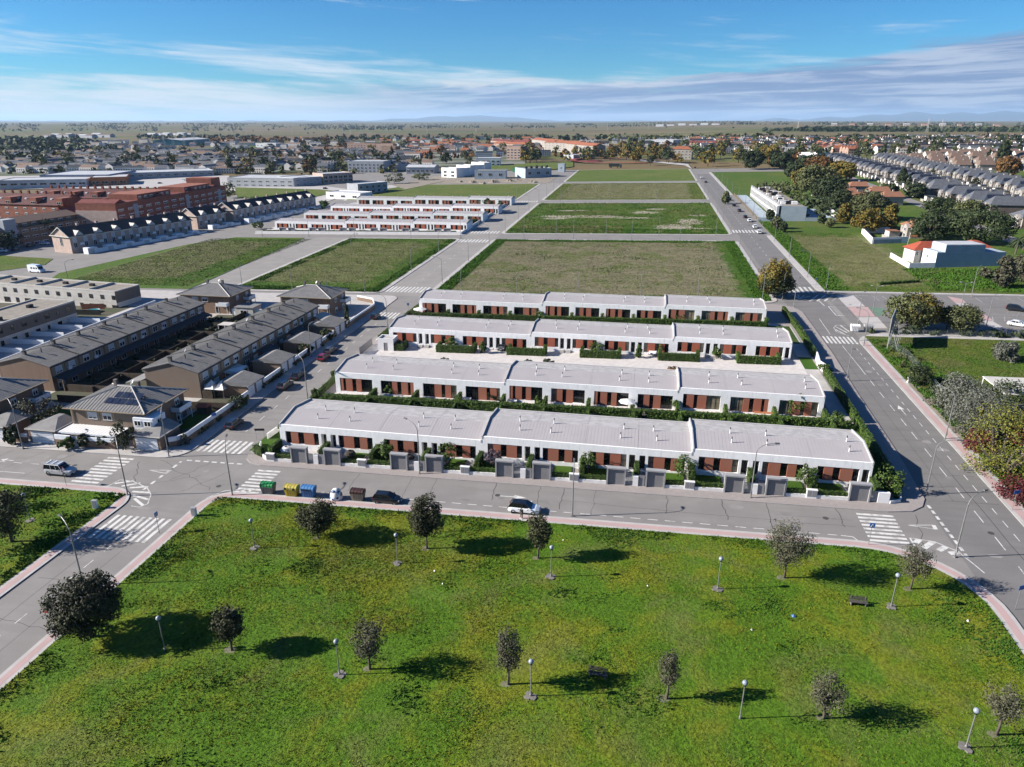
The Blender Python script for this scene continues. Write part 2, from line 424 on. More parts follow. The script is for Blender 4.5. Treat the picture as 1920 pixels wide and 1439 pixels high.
# fields beyond
def field(name, u0, u1, v0, v1, m, r=4, pave=True, inset=1.6, pts=None):
    if pave: lot('pavement', rect(u0, u1, v0, v1, r), M_conc)
    mb = MB(); i = inset if pave else 0
    sheet(mb, rect(u0+i, u1-i, v0+i, v1-i, max(r-i, .5)), .15); struct(name, mb, m)
GREENS = ((.060, .140, .015), (.11, .16, .022), (.13, .14, .05))
f1 = grass_mat('mown_field_grass', GREENS, 1., (.275, .250, .150), (-61, 31, 207, 307), 5.)
f2 = grass_mat('rough_field_grass', ((.085, .16, .022), (.135, .18, .035), (.19, .175, .09)), 1.6)
f3 = grass_mat('pale_field_grass', ((.11, .16, .03), (.16, .185, .045), (.17, .17, .065)), 1., (.27, .262, .135), (-58, 30, 460, 560), 6.)
f4 = grass_mat('far_field_grass', ((.11, .165, .03), (.155, .185, .042), (.175, .175, .075)), .7)
f5 = grass_mat('west_field_grass', ((.075, .15, .018), (.11, .165, .024), (.13, .135, .05)), 1., (.205, .215, .085), (-133, -88, 216, 300), 9.)
f6 = grass_mat('far_west_field_grass', ((.075, .15, .018), (.11, .165, .024), (.13, .135, .05)), 1., (.21, .215, .09), (-203, -160, 218, 300), 9.)
field('field', -65.3, 39, 205, 308.5, f1)
field('rough_field', -65.3, 38.6, 323, 440.5, f2)
field('field', -65.3, 38.4, 454, 566, f3)
field('field', -65.5, 38.5, 577, 700, f4)
field('field', -134, -80, 206, 309, f5)
field('field', -200, -81, 455, 565, f3)
mb = MB(); o = [(-214, 226), (-208, 214), (-200, 206), (-147, 206), (-155, 307.5), (-190, 307.5), (-202, 288)]; mb.prism(o, -.3, .14, 0, 1, gz); struct('field', mb, [f6, M_kerb])
mb = MB(); o = [(-300, 226), (-243, 226), (-233, 240), (-240, 252), (-300, 262)]; mb.prism(o, -.3, .14, 0, 1, gz); struct('grass_plot', mb, [M_park, M_kerb])
lot('pavement', rect(-187.5, -80.5, 317.5, 446, 4), M_conc)
# bare soil and rubble tracks in the rough field
mb = MB()
SOILS = ((-27, 329, 5, 5), (-33, 380, 24, 5), (14, 345, 9, 9), (22, 362, 6, 10), (0, 396, 8, 5), (-5, 375, 10, 2.5), (27, 385, 5, 3), (18, 340, 14, 2.5), (-46, 372, 7, 3), (6, 410, 6, 3), (-40, 404, 9, 2.5))
for cx, cy, rx, ry in SOILS:
    n = 22; ph = rnd.random()*6
    sheet(mb, [(cx+rx*math.cos(2*math.pi*k/n)*(1+.3*math.sin(k*2.3+ph)), cy+ry*math.sin(2*math.pi*k/n)*(1+.3*math.sin(k*1.7+ph))) for k in range(n)], .155 + .002*len(mb.f))
struct('soil_patch', mb, mat('pale_field_soil', (.36, .32, .25), .95, (.24, .22, .15), .5, .6, 3))
# east of the avenue: park, parking street, open field
ER = lambda i: rect(51.3+i, 128, -60, 178-i, rs=(1, 1, 1, max(9-i, 2)), n=10)
lot('pavement', ER(0), M_conc)
mb = MB(); sheet(mb, rect(51.8, 52.9, -60, 170, 0), .137); struct('pink_path', mb, M_pink)
mb = MB(); sheet(mb, rect(53.6, 320, -60, 175, 0), .150)
struct('park_lawn', mb, M_park)
def quad_strip(name, pts, m, off=.16):
    mb = MB(); sheet(mb, pts, off); return struct(name, mb, m)
quad_strip('gravel_strip', [(53.4, 112), (57.5, 113.5), (55.5, 128), (54.6, 146), (53.4, 142)], M_soil)
quad_strip('park_entrance', [(52.9, 109.6), (58.6, 109.3), (58.8, 113.8), (52.9, 114.2)], M_conc, .165)
quad_strip('playground_floor', [(60, 112), (85, 112), (88, 126), (66, 124), (60, 118)], M_pink, .17)
quad_strip('play_sand', [(62, 119.5), (84, 122.5), (86, 128), (60, 126)], M_conc, .155)
mE = grass_mat('east_field_grass', ((.075, .145, .018), (.12, .16, .028), (.14, .14, .055)), 1., (.235, .232, .105), (58, 96, 226, 325), 12.)
lot('pavement', rect(52.3, 330, 219.5, 660, rs=(4, 1, 1, 4)), M_conc)
mb = MB(); grid_sheet(mb, 54.6, 330, 221.2, 660, .15); struct('east_field', mb, mE)
quad_strip('parking_bay', [(51.9, 322), (56.5, 324), (56.5, 480), (51.9, 480)], M_asph, .142)

# ---------------------------------------------------------------- paint on the roads
mk = MB(); tar = MB(); grn = MB(); pnk = MB(); zeb = MB()
def poly_px(pts): return [G(*p) for p in pts]
def strip(mb, pts, w, off=.006):
    for a, b2 in zip(pts, pts[1:]):
        dx, dy = b2[0]-a[0], b2[1]-a[1]; L = math.hypot(dx, dy) or 1; nx, ny = -dy/L*w/2, dx/L*w/2
        sheet(mb, [(a[0]-nx, a[1]-ny), (b2[0]-nx, b2[1]-ny), (b2[0]+nx, b2[1]+ny), (a[0]+nx, a[1]+ny)], off)
def dashes(mb, a, b2, on, gap, w, off=.006):
    L = math.hypot(b2[0]-a[0], b2[1]-a[1]); t = 0
    while t < L:
        e = min(L, t+on); p = lambda q: (a[0]+(b2[0]-a[0])*q/L, a[1]+(b2[1]-a[1])*q/L)
        strip(mb, [p(t), p(e)], w, off); t += on+gap
def zebra(u0, u1, v0, v1, along, n, off=.006, skew=0.):
    for k in range(n):
        if along == 'u':
            a = v0 + (v1-v0)*k/n; d = (v1-v0)/n*.5
            x = skew*k/n
            sheet(mk, [(u0+x, a), (u1+x, a), (u1+x, a+d), (u0+x, a+d)], off)
        else:
            a = u0 + (u1-u0)*k/n; d = (u1-u0)/n*.5
            sheet(mk, [(a, v0), (a+d, v0), (a+d, v1), (a, v1)], off)
zebra(-85.4, -80.6, 83.3, 92.3, 'u', 9)
zebra(-71, -61.9, 69.8, 75.6, 'v', 9)
zebra(-57.8, -54., 83.9, 91.6, 'u', 8)
zebra(-72, -63.3, 95.8, 100.4, 'v', 8)
zebra(30.9, 35.6, 84.1, 91.4, 'u', 8)
zebra(43.9, 51.3, 168.6, 174.2, 'v', 8)
zebra(-72, -65.6, 178.6, 184.6, 'v', 6)
zebra(-79.6, -66., 208.6, 216., 'v', 11)
zebra(39.6, 52, 218.5, 226., 'v', 9)
zebra(39.4, 52, 330, 338, 'v', 9)
zebra(-80, -66, 300, 307, 'v', 9)
zebra(-80, -66, 324, 331, 'v', 9)
zebra(-80, -66, 446, 452, 'v', 9)
dashes(mk, (-31.5, 85.7), (27.2, 84.9), 1.35, .95, .13)
dashes(mk, (-47, 85.8), (-40, 85.8), 1.2, 1.1, .13)
strip(mk, [(27.6, 84.9), (29., 84.8), (29.9, 83.0)], .14)
strip(mk, [(-112, 84.6), (-95, 84.7)], .12)
dashes(mk, (-116, 87.6), (-94, 87.8), 1.6, 1.6, .12)
dashes(mk, (-66.4, 60), (-66.4, 69), 1.7, 1.9, .12); dashes(mk, (-66.4, 10), (-66.4, 60), 1.7, 1.9, .12)
dashes(mk, (-67.6, 104), (-69.2, 176), 2, 3.2, .12)
dashes(mk, (46.6, 78), (46.8, 122), 3, 3.4, .13); dashes(mk, (46.8, 122), (46.9, 166), 3, 3.4, .13)
dashes(mk, (49.2, 74), (49.5, 166), 1.6, 1.6, .12)
strip(mk, [(46.9, 150), (46.9, 167)], .13); strip(mk, [(46.2, 176), (46.6, 190)], .13)
dashes(mk, (46, 228), (45.6, 328), 3, 5, .14); dashes(mk, (45.6, 340), (45, 560), 3, 5, .14)
dashes(mk, (-73, 220), (-73, 298), 2, 5, .14)
dashes(mk, (41.5, 82), (41.1, 95), .9, .55, .38); dashes(mk, (-72.1, 82.6), (-72.1, 92), 1., .8, .42)
dashes(mk, (-61.5, 92.5), (-72, 92.5), .9, .6, .34)
def px_strip(pts, w, mb=None): strip(mk if mb is None else mb, poly_px(pts), w)
# arrows and give-way triangles
def arrow(u, v, rz, L=4.4, W2=.55):
    c, s = math.cos(rz), math.sin(rz); T = lambda x, y: (u+x*c-y*s, v+x*s+y*c)
    strip(mk, [T(-L/2, 0), T(L*.1, 0)], .16)
    sheet(mk, [T(L*.1, -W2), T(L/2, 0), T(L*.1, W2)], .006)
def giveway(px):
    p = poly_px(px); strip(mk, [p[0], p[1]], .12); strip(mk, [p[2], p[0]], .12)
    strip(mk, [p[1], p[2]], .5)
a0, a1 = G(927, 929.5), G(989, 934); arrow((a0[0]+a1[0])/2, (a0[1]+a1[1])/2, 0, 4.6)
arrow(48.2, 129, math.pi/2, 4.6); arrow(*G(14, 863), math.pi, 2.5)
giveway([(280, 882), (320, 882), (310, 888)]); giveway([(1703, 985), (1750, 985), (1755, 993)])
arrow(44, 246, math.pi/2, 6); arrow(48.6, 246, -math.pi/2, 6); 
# hatched corners
px_strip([(200, 913), (225, 900), (250, 903), (276, 915), (283, 928), (277, 945), (262, 951), (246, 949)], .14)
for a, b2 in (((215, 907), (250, 902)), ((228, 912), (263, 906)), ((243, 915), (274, 913)), ((248, 922), (281, 924)), ((249, 929), (279, 937)), ((252, 935), (268, 948))): px_strip([a, b2], .42)
px_strip([(366, 954), (390, 933), (420, 921), (447, 918), (468, 916)], .13)
for a, b2 in (((408, 931), (440, 921)), ((430, 931), (463, 917)), ((452, 932), (472, 918))): px_strip([a, b2], .4)
px_strip([(1706, 1009), (1752, 1016), (1795, 1034), (1828, 1060), (1846, 1075)], .13); px_strip([(1706, 1009), (1717, 1027)], .2)
for a, b2 in (((1716, 1019), (1724, 1012)), ((1732, 1028), (1750, 1016)), ((1760, 1033), (1774, 1025)), ((1780, 1038), (1800, 1036))): px_strip([a, b2], .7)
px_strip([(1586, 611), (1568, 610), (1563, 615), (1568, 622), (1580, 627), (1592, 630)], .14)
for a, b2 in (((1575, 610), (1592, 622)), ((1567, 613), (1588, 624)), ((1566, 618), (1584, 627))): px_strip([a, b2], .3)
# parking street markings
for k in range(9): px_strip([(1637+k*17.5, 556), (1649+k*17.8, 564)], .2)
for k in range(7): px_strip([(1828+k*20, 558.5), (1842+k*20, 567)], .2)
px_strip([(1603, 554), (1645, 556)], .2); px_strip([(1603, 554), (1622, 564)], .2)
for k in range(4): px_strip([(1486+k*11, 552+k*1.2), (1500-k*2, 562)], .4)
for k in range(4): px_strip([(1518+k*14, 565), (1534+k*14, 553.5)], .5)
px_strip([(1553, 575), (1568, 592), (1603, 594)], .2); px_strip([(1553, 575), (1588, 576), (1603, 594)], .2)
for k in range(7): px_strip([(1557+k*2.4, 578+k*2.3), (1588+k*2, 577+k*2.4)], .2)
px_strip([(1533, 562), (1546, 574)], .22)
px_strip([(1845, 590), (1920, 592)], .2); px_strip([(1850, 594), (1920, 597)], .2)
for k in range(4): px_strip([(1843+k*22, 590), (1847+k*22, 583)], .2); px_strip([(1862+k*22, 603), (1861+k*22, 594)], .2)
P6 = [(1567, 554), (1600, 554), (1622, 575), (1588, 576)]
sheet(zeb, poly_px(P6), .010); sheet(zeb, poly_px([(1607, 595), (1645, 595), (1664, 616), (1625, 616)]), .010)
sheet(zeb, poly_px([(1792, 569), (1810, 569), (1832, 581), (1808, 581)]), .010); sheet(zeb, poly_px([(1840, 602), (1860, 602), (1886, 617), (1864, 616)]), .010)
sheet(pnk, poly_px([(1589, 576), (1627, 576), (1641, 594), (1605, 594)]), .012); sheet(pnk, poly_px([(1777, 556), (1803, 561), (1812, 568), (1792, 569)]), .012)
sheet(pnk, poly_px([(1824, 581), (1835, 582), (1862, 601), (1848, 602)]), .012); sheet(pnk, poly_px([(1864, 616), (1886, 617), (1889, 624), (1872, 623)]), .012)
sheet(grn, poly_px([(1628, 576), (1656, 578), (1660, 588), (1646, 594)]), .014); sheet(grn, poly_px([(1774, 582), (1824, 581), (1840, 601), (1764, 598)]), .014)
struct('striped_crossing', zeb, paver_mat('striped_paving', (.50, .47, .46), (.46, .43, .42), (.24, .22, .21), 9., .55))
struct('pink_crossing', pnk, M_pink); struct('green_island', grn, M_green)
# tar seams and cracks
def crack(u0, v0, u1, v1, w, jit):
    n = 7; pts = []
    for k in range(n+1):
        t = k/n; pts.append((u0+(u1-u0)*t+rnd.uniform(-jit, jit)*(0 < k < n), v0+(v1-v0)*t+rnd.uniform(-jit, jit)*(0 < k < n)))
    strip(tar, pts, w, .004)
for u in (-41, -32.5, -28.5, -19.5, -13, -9.3, -4.2, 6, 13, 19.5, 28.6): crack(u+rnd.uniform(-.3, .3), 92.1, u+rnd.uniform(-.6, .9), 84.2+rnd.uniform(0, 3), rnd.uniform(.05, .11), .18)
crack(-9, 88.5, 14, 87.6, .05, .15); crack(14, 87.6, 30, 87.3, .05, .2); crack(20, 89, 30, 88.9, .04, .1)
for v in range(96, 168, 4):
    if rnd.random() < .8: crack(43.6, v, 43.6+rnd.choice((3, 7, 7.5)), v+rnd.uniform(-.5, .5), rnd.uniform(.04, .09), .12)
crack(48, 72, 47.6, 104, .10, .08); crack(47.6, 104, 47.4, 162, .05, .06); crack(44.9, 96, 45, 160, .05, .05)
for v in range(12, 80, 7): crack(-70.5, v, -62, v+rnd.uniform(-2, 2), .06, .2)
crack(-68, 20, -68.5, 68, .06, .1); crack(-64.5, 30, -64.2, 68, .05, .1)
for v in range(104, 176, 6): crack(-72, v, -64.5, v+rnd.uniform(-2, 2), .06, .15)
for u in (-112, -104, -98, -92): crack(u, 92, u-rnd.uniform(1, 3), 83, .06, .12)
crack(-79, 91, -75, 84.5, .10, .35); crack(-76, 92, -68, 88, .07, .5); crack(-68, 88, -62, 84, .07, .5); crack(-74, 84, -66, 88, .06, .4)
crack(-67, 92, -70, 86, .07, .4); crack(-62, 90, -66, 83, .07, .3); crack(38.6, 91.5, 37, 83, .08, .3)
struct('tar_seams', tar, M_tar)
pat = MB(); pat2 = MB()
for k in range(26):
    u, v = rnd.choice(((rnd.uniform(-50, 30), rnd.uniform(85.5, 90.5)), (rnd.uniform(44.5, 50), rnd.uniform(75, 165)), (rnd.uniform(-70, -65), rnd.uniform(20, 170)), (rnd.uniform(-110, -60), rnd.uniform(84.5, 91)))); a, c = rnd.uniform(.4, 1.4), rnd.uniform(.3, .9); mbp = pat if k % 2 else pat2
    n_ = 10; sheet(mbp, [(u+a*math.cos(q*.628)*(.75+.4*rnd.random()), v+c*math.sin(q*.628)*(.75+.4*rnd.random())) for q in range(n_)], .0025+.0001*k)
struct('asphalt_patch', pat, mat('dark_asphalt_patch', (.19, .18, .175), .9, (.22, .21, .20), 1.)); struct('asphalt_patch', pat2, mat('pale_asphalt_patch', (.28, .265, .255), .9, (.25, .235, .23), 1.))
mh = MB()
for u, v in (G(933, 929), G(1548, 972), G(560, 873), G(410, 912), G(1858, 1000), G(140, 873), G(1602, 655)):
    sheet(mh, [(u+.4*math.cos(k*.5236), v+.4*math.sin(k*.5236)) for k in range(12)], .008)
struct('manhole_cover', mh, M_tar)
struct('road_markings', mk, M_paint)
# ---------------------------------------------------------------- foliage
def leaf_mat(name, c, c2, rough=.7, scale=.9, trans=.0):
    m = mat(name, c, rough, c2, scale, 0, spec=.2, lo=.3, hi=.7)
    q, b = nodes_of(m)
    ob = q.n('ShaderNodeObjectInfo').outputs['Random']
    old = b.inputs['Base Color'].links[0].from_socket
    q.put(b.inputs['Base Color'], q.n('ShaderNodeHueSaturation', **{'i_Value': q.m('ADD', .82, q.m('MULTIPLY', ob, .36)), 'i_Color': old}).outputs[0])
    return m
def cards(name, Pn, N, size, mats, midx=None, seed=1, elong=1.4, spread=.75):
    """many small leaf clumps: one quad each at Pn, facing roughly along N"""
    rg = np.random.default_rng(seed); n = len(Pn)
    nn = N + rg.normal(0, spread, (n, 3)); nn /= np.linalg.norm(nn, axis=1)[:, None] + 1e-9
    t = rg.normal(0, 1, (n, 3)); t -= nn*(t*nn).sum(1)[:, None]; t /= np.linalg.norm(t, axis=1)[:, None] + 1e-9
    b = np.cross(nn, t)
    sz = (np.broadcast_to(size, (n,))*rg.uniform(.6, 1.3, n))[:, None]
    t = t*sz*elong*.5; b = b*sz*.5
    V = np.stack([Pn - t, Pn + b*.9 - t*.1, Pn + t, Pn - b*.9 + t*.1], 1).reshape(-1, 3)
    me = bpy.data.meshes.new(name)
    me.vertices.add(4*n); me.vertices.foreach_set('co', V.ravel().astype(np.float32))
    me.loops.add(4*n); me.loops.foreach_set('vertex_index', np.arange(4*n, dtype=np.int32))
    me.polygons.add(n); me.polygons.foreach_set('loop_start', np.arange(0, 4*n, 4, dtype=np.int32))
    for m in mats: me.materials.append(m)
    if midx is None: midx = rg.integers(0, len(mats), n)
    me.polygons.foreach_set('material_index', midx.astype(np.int32))
    me.update(calc_edges=True); return me
M_bark = mat('bark', (.13, .105, .085), .9, (.09, .07, .055), 3, .4, 20)
M_bark2 = mat('grey_bark', (.22, .20, .18), .9, (.15, .13, .12), 3, .4, 20)
LM = {
 'brown': [leaf_mat('brown_olive_leaves', (.054, .057, .025), (.037, .040, .018)), leaf_mat('dull_olive_leaves', (.070, .076, .032), (.046, .050, .022))],
 'grey':  [leaf_mat('grey_olive_leaves', (.116, .118, .070), (.074, .077, .046)), leaf_mat('grey_brown_leaves', (.104, .096, .060), (.068, .066, .042))],
 'green': [leaf_mat('garden_leaves', (.062, .105, .018), (.038, .070, .012)), leaf_mat('garden_leaves_light', (.10, .15, .028), (.06, .10, .018))],
 'dark':  [leaf_mat('dark_leaves', (.034, .050, .018), (.022, .034, .014)), leaf_mat('mid_leaves', (.055, .075, .025), (.036, .052, .02))],
 'mid':   [leaf_mat('poplar_leaves', (.085, .10, .032), (.055, .070, .024)), leaf_mat('poplar_leaves_pale', (.14, .145, .06), (.09, .10, .04))],
 'gold':  [leaf_mat('golden_leaves', (.24, .155, .022), (.16, .105, .018)), leaf_mat('yellowing_leaves', (.17, .155, .03), (.12, .11, .022))],
 'rust':  [leaf_mat('rusty_leaves', (.22, .095, .02), (.14, .07, .018)), leaf_mat('brown_autumn_leaves', (.13, .075, .028), (.09, .055, .022))],
 'silver':[leaf_mat('silver_grey_leaves', (.20, .20, .175), (.13, .135, .11)), leaf_mat('silver_shade_leaves', (.11, .12, .09), (.075, .085, .06))],
 'willow':[leaf_mat('willow_leaves', (.235, .215, .028), (.15, .15, .022)), leaf_mat('willow_leaves_green', (.15, .17, .028), (.10, .12, .02))],
 'red':   [leaf_mat('red_leaves', (.14, .022, .026), (.085, .016, .018)), leaf_mat('dark_red_leaves', (.09, .022, .022), (.06, .016, .016))],
 'purple':[leaf_mat('mauve_leaves', (.17, .115, .15), (.11, .075, .10)), leaf_mat('mauve_twigs', (.13, .10, .10), (.09, .07, .07))],
 'hedge': [leaf_mat('hedge_leaves', (.060, .110, .016), (.036, .075, .010), scale=2.), leaf_mat('hedge_leaves_light', (.095, .155, .024), (.06, .11, .016), scale=2.)],
}
def crown_points(rx, rz, nc, nl, seed, clump=.30, shape='round', hollow=.5):
    rg = np.random.default_rng(seed); C = []
    while len(C) < nc:
        p = rg.normal(0, 1, 3); p /= np.linalg.norm(p); r = rg.uniform(hollow, 1.)**.6
        p = p*r
        if shape == 'round' and p[2] < -.75: continue
        if shape == 'up': p[0] *= .55 + .45*abs(p[2]-.4); p[1] *= .55 + .45*abs(p[2]-.4)
        if shape == 'cone': k = (1 - (p[2]+1)/2)*.95 + .08; p[0] *= k*1.2; p[1] *= k*1.2
        if shape == 'fan': k = .45 + .55*(p[2]+1)/2; p[0] *= k*1.15; p[1] *= k*1.15
        C.append(p)
    C = np.array(C); w = rg.uniform(.6, 1.4, nc)
    idx = rg.choice(nc, nl, p=w/w.sum())
    off = rg.normal(0, 1, (nl, 3)); off /= np.linalg.norm(off, axis=1)[:, None]; off *= (rg.uniform(.2, 1, nl)**.45)[:, None]
    Pn = C[idx] + off*clump*(w[idx]**.5)[:, None]
    N = off*.7 + Pn*.6 + np.array([0, 0, .25])
    return Pn*np.array([rx, rx, rz]), N, C*np.array([rx, rx, rz])
def tree(name, label, cat, pal, rx, rz, trunk_h, seed, nc=80, nl=1500, leaf=.34, trunk_r=.14, clump=.3, shape='round', group=None, bark=None, limbs=5, hollow=.45, sx=1.):
    """thing > trunk (with limbs), crown; origin at the foot; rx, rz half sizes of the crown, trunk_h height of its lower edge"""
    t = thing(name, label, cat, 0, 0, 0, group, z=0)
    Pn, N, C = crown_points(rx, rz, nc, nl, seed, clump, shape, hollow)
    cz = trunk_h + rz*.92
    rg = random.Random(seed); mb = MB()
    mb.tube([(0,0,-.3), (rg.uniform(-.05,.05), rg.uniform(-.05,.05), trunk_h*.6), (rg.uniform(-.1,.1)*rx*.3, rg.uniform(-.1,.1)*rx*.3, cz)], [trunk_r*1.35, trunk_r, trunk_r*.5], 7)
    for k in range(min(limbs, nc)):
        c = C[k*(nc//max(1, limbs)) % nc]; e = Vector((c[0]*.85, c[1]*.85, cz + c[2]*.85)); s0 = Vector((0, 0, trunk_h*rg.uniform(.7, 1.15)))
        if e.z < s0.z: e.z = s0.z + .2
        mid = s0.lerp(e, .5) + Vector((0, 0, -.08*rz)); mb.tube([s0, mid, e], [trunk_r*.55, trunk_r*.38, trunk_r*.15], 5)
    mb.build('trunk', bark or M_bark, t, smooth=True)
    me = cards('crown', Pn + np.array([0, 0, cz]), N, leaf, LM[pal], seed=seed)
    obj('crown', me, t)
    return freeze(t)
def bush(name, label, cat, pal, rx, rz, seed, nl=700, leaf=.28, nc=22, group=None, clump=.34):
    t = thing(name, label, cat, 0, 0, 0, group, z=0)
    Pn, N, C = crown_points(rx, rz, nc, nl, seed, clump, 'round', .35)
    Pn[:, 2] = np.abs(Pn[:, 2] + rz*.62)
    mb = MB()
    for k in range(6):
        c = C[k]; mb.tube([(c[0]*.1, c[1]*.1, -.2), (c[0]*.6, c[1]*.6, rz*.5), (c[0]*.9, c[1]*.9, rz*.8+c[2]*.4)], [.05*rx, .035*rx, .01*rx], 4)
    mb.build('stem', M_bark, t); obj('foliage', cards('foliage', Pn, N, leaf, LM[pal], seed=seed), t)
    return freeze(t)
def hide(o):                                      # take a pattern tree away once its copies stand
    for c in KIDS.get(o.name, ()):
        for e in KIDS.get(c.name, ()): bpy.data.objects.remove(e)
        bpy.data.objects.remove(c)
    bpy.data.objects.remove(o)
HCACHE = {}
def hedge_mesh(L, Wd, Ht, leaf=.17, dens=26, pal='hedge'):
    key = (round(L, 1), round(Wd, 2), round(Ht, 2), pal)
    if key in HCACHE: return HCACHE[key]
    rg = np.random.default_rng(int(L*100) % 9973 + 5); ps = []; ns = []
    def add(n, f, nrm):
        n = max(4, int(n)); a = rg.uniform(0, 1, (n, 2)); p = f(a); ps.append(p); ns.append(np.tile(np.array(nrm, float), (n, 1)))
    for sg in (-1, 1):
        add(L*Ht*dens, lambda a: np.stack([a[:, 0]*L, sg*Wd/2 + 0*a[:, 0], a[:, 1]*Ht], 1), (0, sg, .2))
        add(Wd*Ht*dens, lambda a: np.stack([(L if sg > 0 else 0) + 0*a[:, 0], (a[:, 0]-.5)*Wd, a[:, 1]*Ht], 1), (sg, 0, .2))
    add(L*Wd*dens*1.2, lambda a: np.stack([a[:, 0]*L, (a[:, 1]-.5)*Wd, Ht + 0*a[:, 0]], 1), (0, 0, 1))
    Pn = np.concatenate(ps); N = np.concatenate(ns)
    Pn += N*rg.normal(0, .045, (len(Pn), 1)) + (np.sin(Pn[:, :1]*1.9)*.04 + np.sin(Pn[:, :1]*.7+1)*.04)*N
    me = cards('hedge', Pn, N, leaf, LM[pal], seed=3, elong=1.2, spread=.45)
    nv = len(me.vertices); bm_v = []; x0, x1, y0, y1, z1 = .05, L-.05, -Wd/2+.06, Wd/2-.06, Ht-.06
    HCACHE[key] = me
    return me
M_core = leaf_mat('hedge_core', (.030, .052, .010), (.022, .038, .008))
def hedge(label, u0, v0, u1, v1, Wd, Ht, z=None, dz=.0, group=None, leaf=.17, dens=26, name='hedge', pal='hedge'):
    L = math.hypot(u1-u0, v1-v0); rz = math.atan2(v1-v0, u1-u0)
    za = gz(u0, v0) + dz if z is None else z; zb = gz(u1, v1) + dz if z is None else z
    o = obj(name, hedge_mesh(L, Wd, Ht, leaf, dens, pal)); o.location = (u0, v0, za); o.rotation_euler = (0, -math.atan2(zb-za, L), rz)
    key = ('core', round(L, 1), Wd, Ht)
    if key not in HCACHE:
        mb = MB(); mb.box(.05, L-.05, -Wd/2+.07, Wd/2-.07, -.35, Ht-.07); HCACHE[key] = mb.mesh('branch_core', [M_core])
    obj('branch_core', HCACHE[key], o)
    return tag(o, label, 'hedge', group)
# ---------------------------------------------------------------- the white single-storey terraces
M_white = mat('white_render', (.82, .80, .79), .85, (.75, .735, .725), 1.1, .05, 20)
M_coping = mat('white_coping', (.66, .65, .645), .75, (.60, .59, .585), .6)
M_roof = mat('lilac_grey_roof', (.42, .39, .398), .6, (.40, .372, .38), .35, .03, 6)
M_roofb = mat('grey_gravel_roof', (.50, .48, .475), .9, (.40, .385, .38), .9, .25, 14., detail=6, lo=.38, hi=.60)
M_joint = mat('roof_joint', (.35, .325, .33), .6)
M_par = mat('pale_parapet', (.50, .488, .485), .75, (.45, .44, .437), .6)
M_brickred = paver_mat('terracotta_brick', (.47, .125, .065), (.40, .105, .055), (.36, .14, .085), .30, .075)
M_frame = mat('dark_metal_frame', (.020, .019, .018), .45)
def glass_mat(name, c, rough=.12, c2=None):
    m = mat(name, c, rough, c2 or tuple(x*.5 for x in c), .6, spec=.5); return m
M_glass = glass_mat('window_glass', (.030, .030, .030), .10, (.012, .012, .012))
M_glassw = glass_mat('curtained_glass', (.30, .255, .175), .25, (.16, .14, .10))
M_grey = mat('grey_shutter', (.235, .228, .235), .6, (.215, .21, .215), .5)
M_greyl = mat('grey_gate_frame', (.36, .355, .36), .6, (.33, .325, .33), .5)
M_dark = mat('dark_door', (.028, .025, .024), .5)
M_metal = mat('pale_steel', (.42, .42, .42), .45, (.36, .36, .36), 1, metal=.2)
M_black = mat('black_plastic', (.015, .015, .016), .5)
M_wstone = mat('white_block_wall', (.62, .605, .595), .85, (.54, .525, .52), 1.2, .3, 9)
q_, b_ = nodes_of(M_white); p_ = q_.n('ShaderNodeNewGeometry').outputs['Position']; mp_ = q_.n('ShaderNodeMapping'); mp_.inputs['Scale'].default_value = (2.2, 2.2, .18); q_.put(mp_.inputs['Vector'], p_)
q_.put(b_.inputs['Base Color'], q_.mix(q_.m('MULTIPLY', q_.mr(q_.noise(mp_.outputs[0], 1.3, 5., .7), .52, .72), .5), b_.inputs['Base Color'].links[0].from_socket, (.50, .48, .45, 1)))
DEP = 11.7
def roof_prof(dz=0., a=0., b=DEP): return [(a, 4.18+dz), (5.6, 5.08+dz), (b, 4.18+dz)]
def window_unit(parent, x0, x1, z0, z1, y, curtain, bars=1):
    f = MB(); t = .06
    f.box(x0, x1, y-.06, y+.02, z0, z0+t); f.box(x0, x1, y-.06, y+.02, z1-t, z1)
    f.box(x0, x0+t, y-.06, y+.02, z0+t, z1-t); f.box(x1-t, x1, y-.06, y+.02, z0+t, z1-t)
    for k in range(1, bars): xm = x0+(x1-x0)*k/bars; f.box(xm-t*.5, xm+t*.5, y-.055, y+.02, z0+t, z1-t)
    f.box(x0+t, x1-t, y-.05, y+.02, z0+(z1-z0)*.48, z0+(z1-z0)*.48+.05) if bars == 1 else None
    w = f.build('window', M_frame, parent)
    p = MB(); p.box(x0+.03, x1-.03, y-.02, y+.06, z0+.03, z1-.03)
    p.build('pane', M_glassw if curtain else M_glass, w)
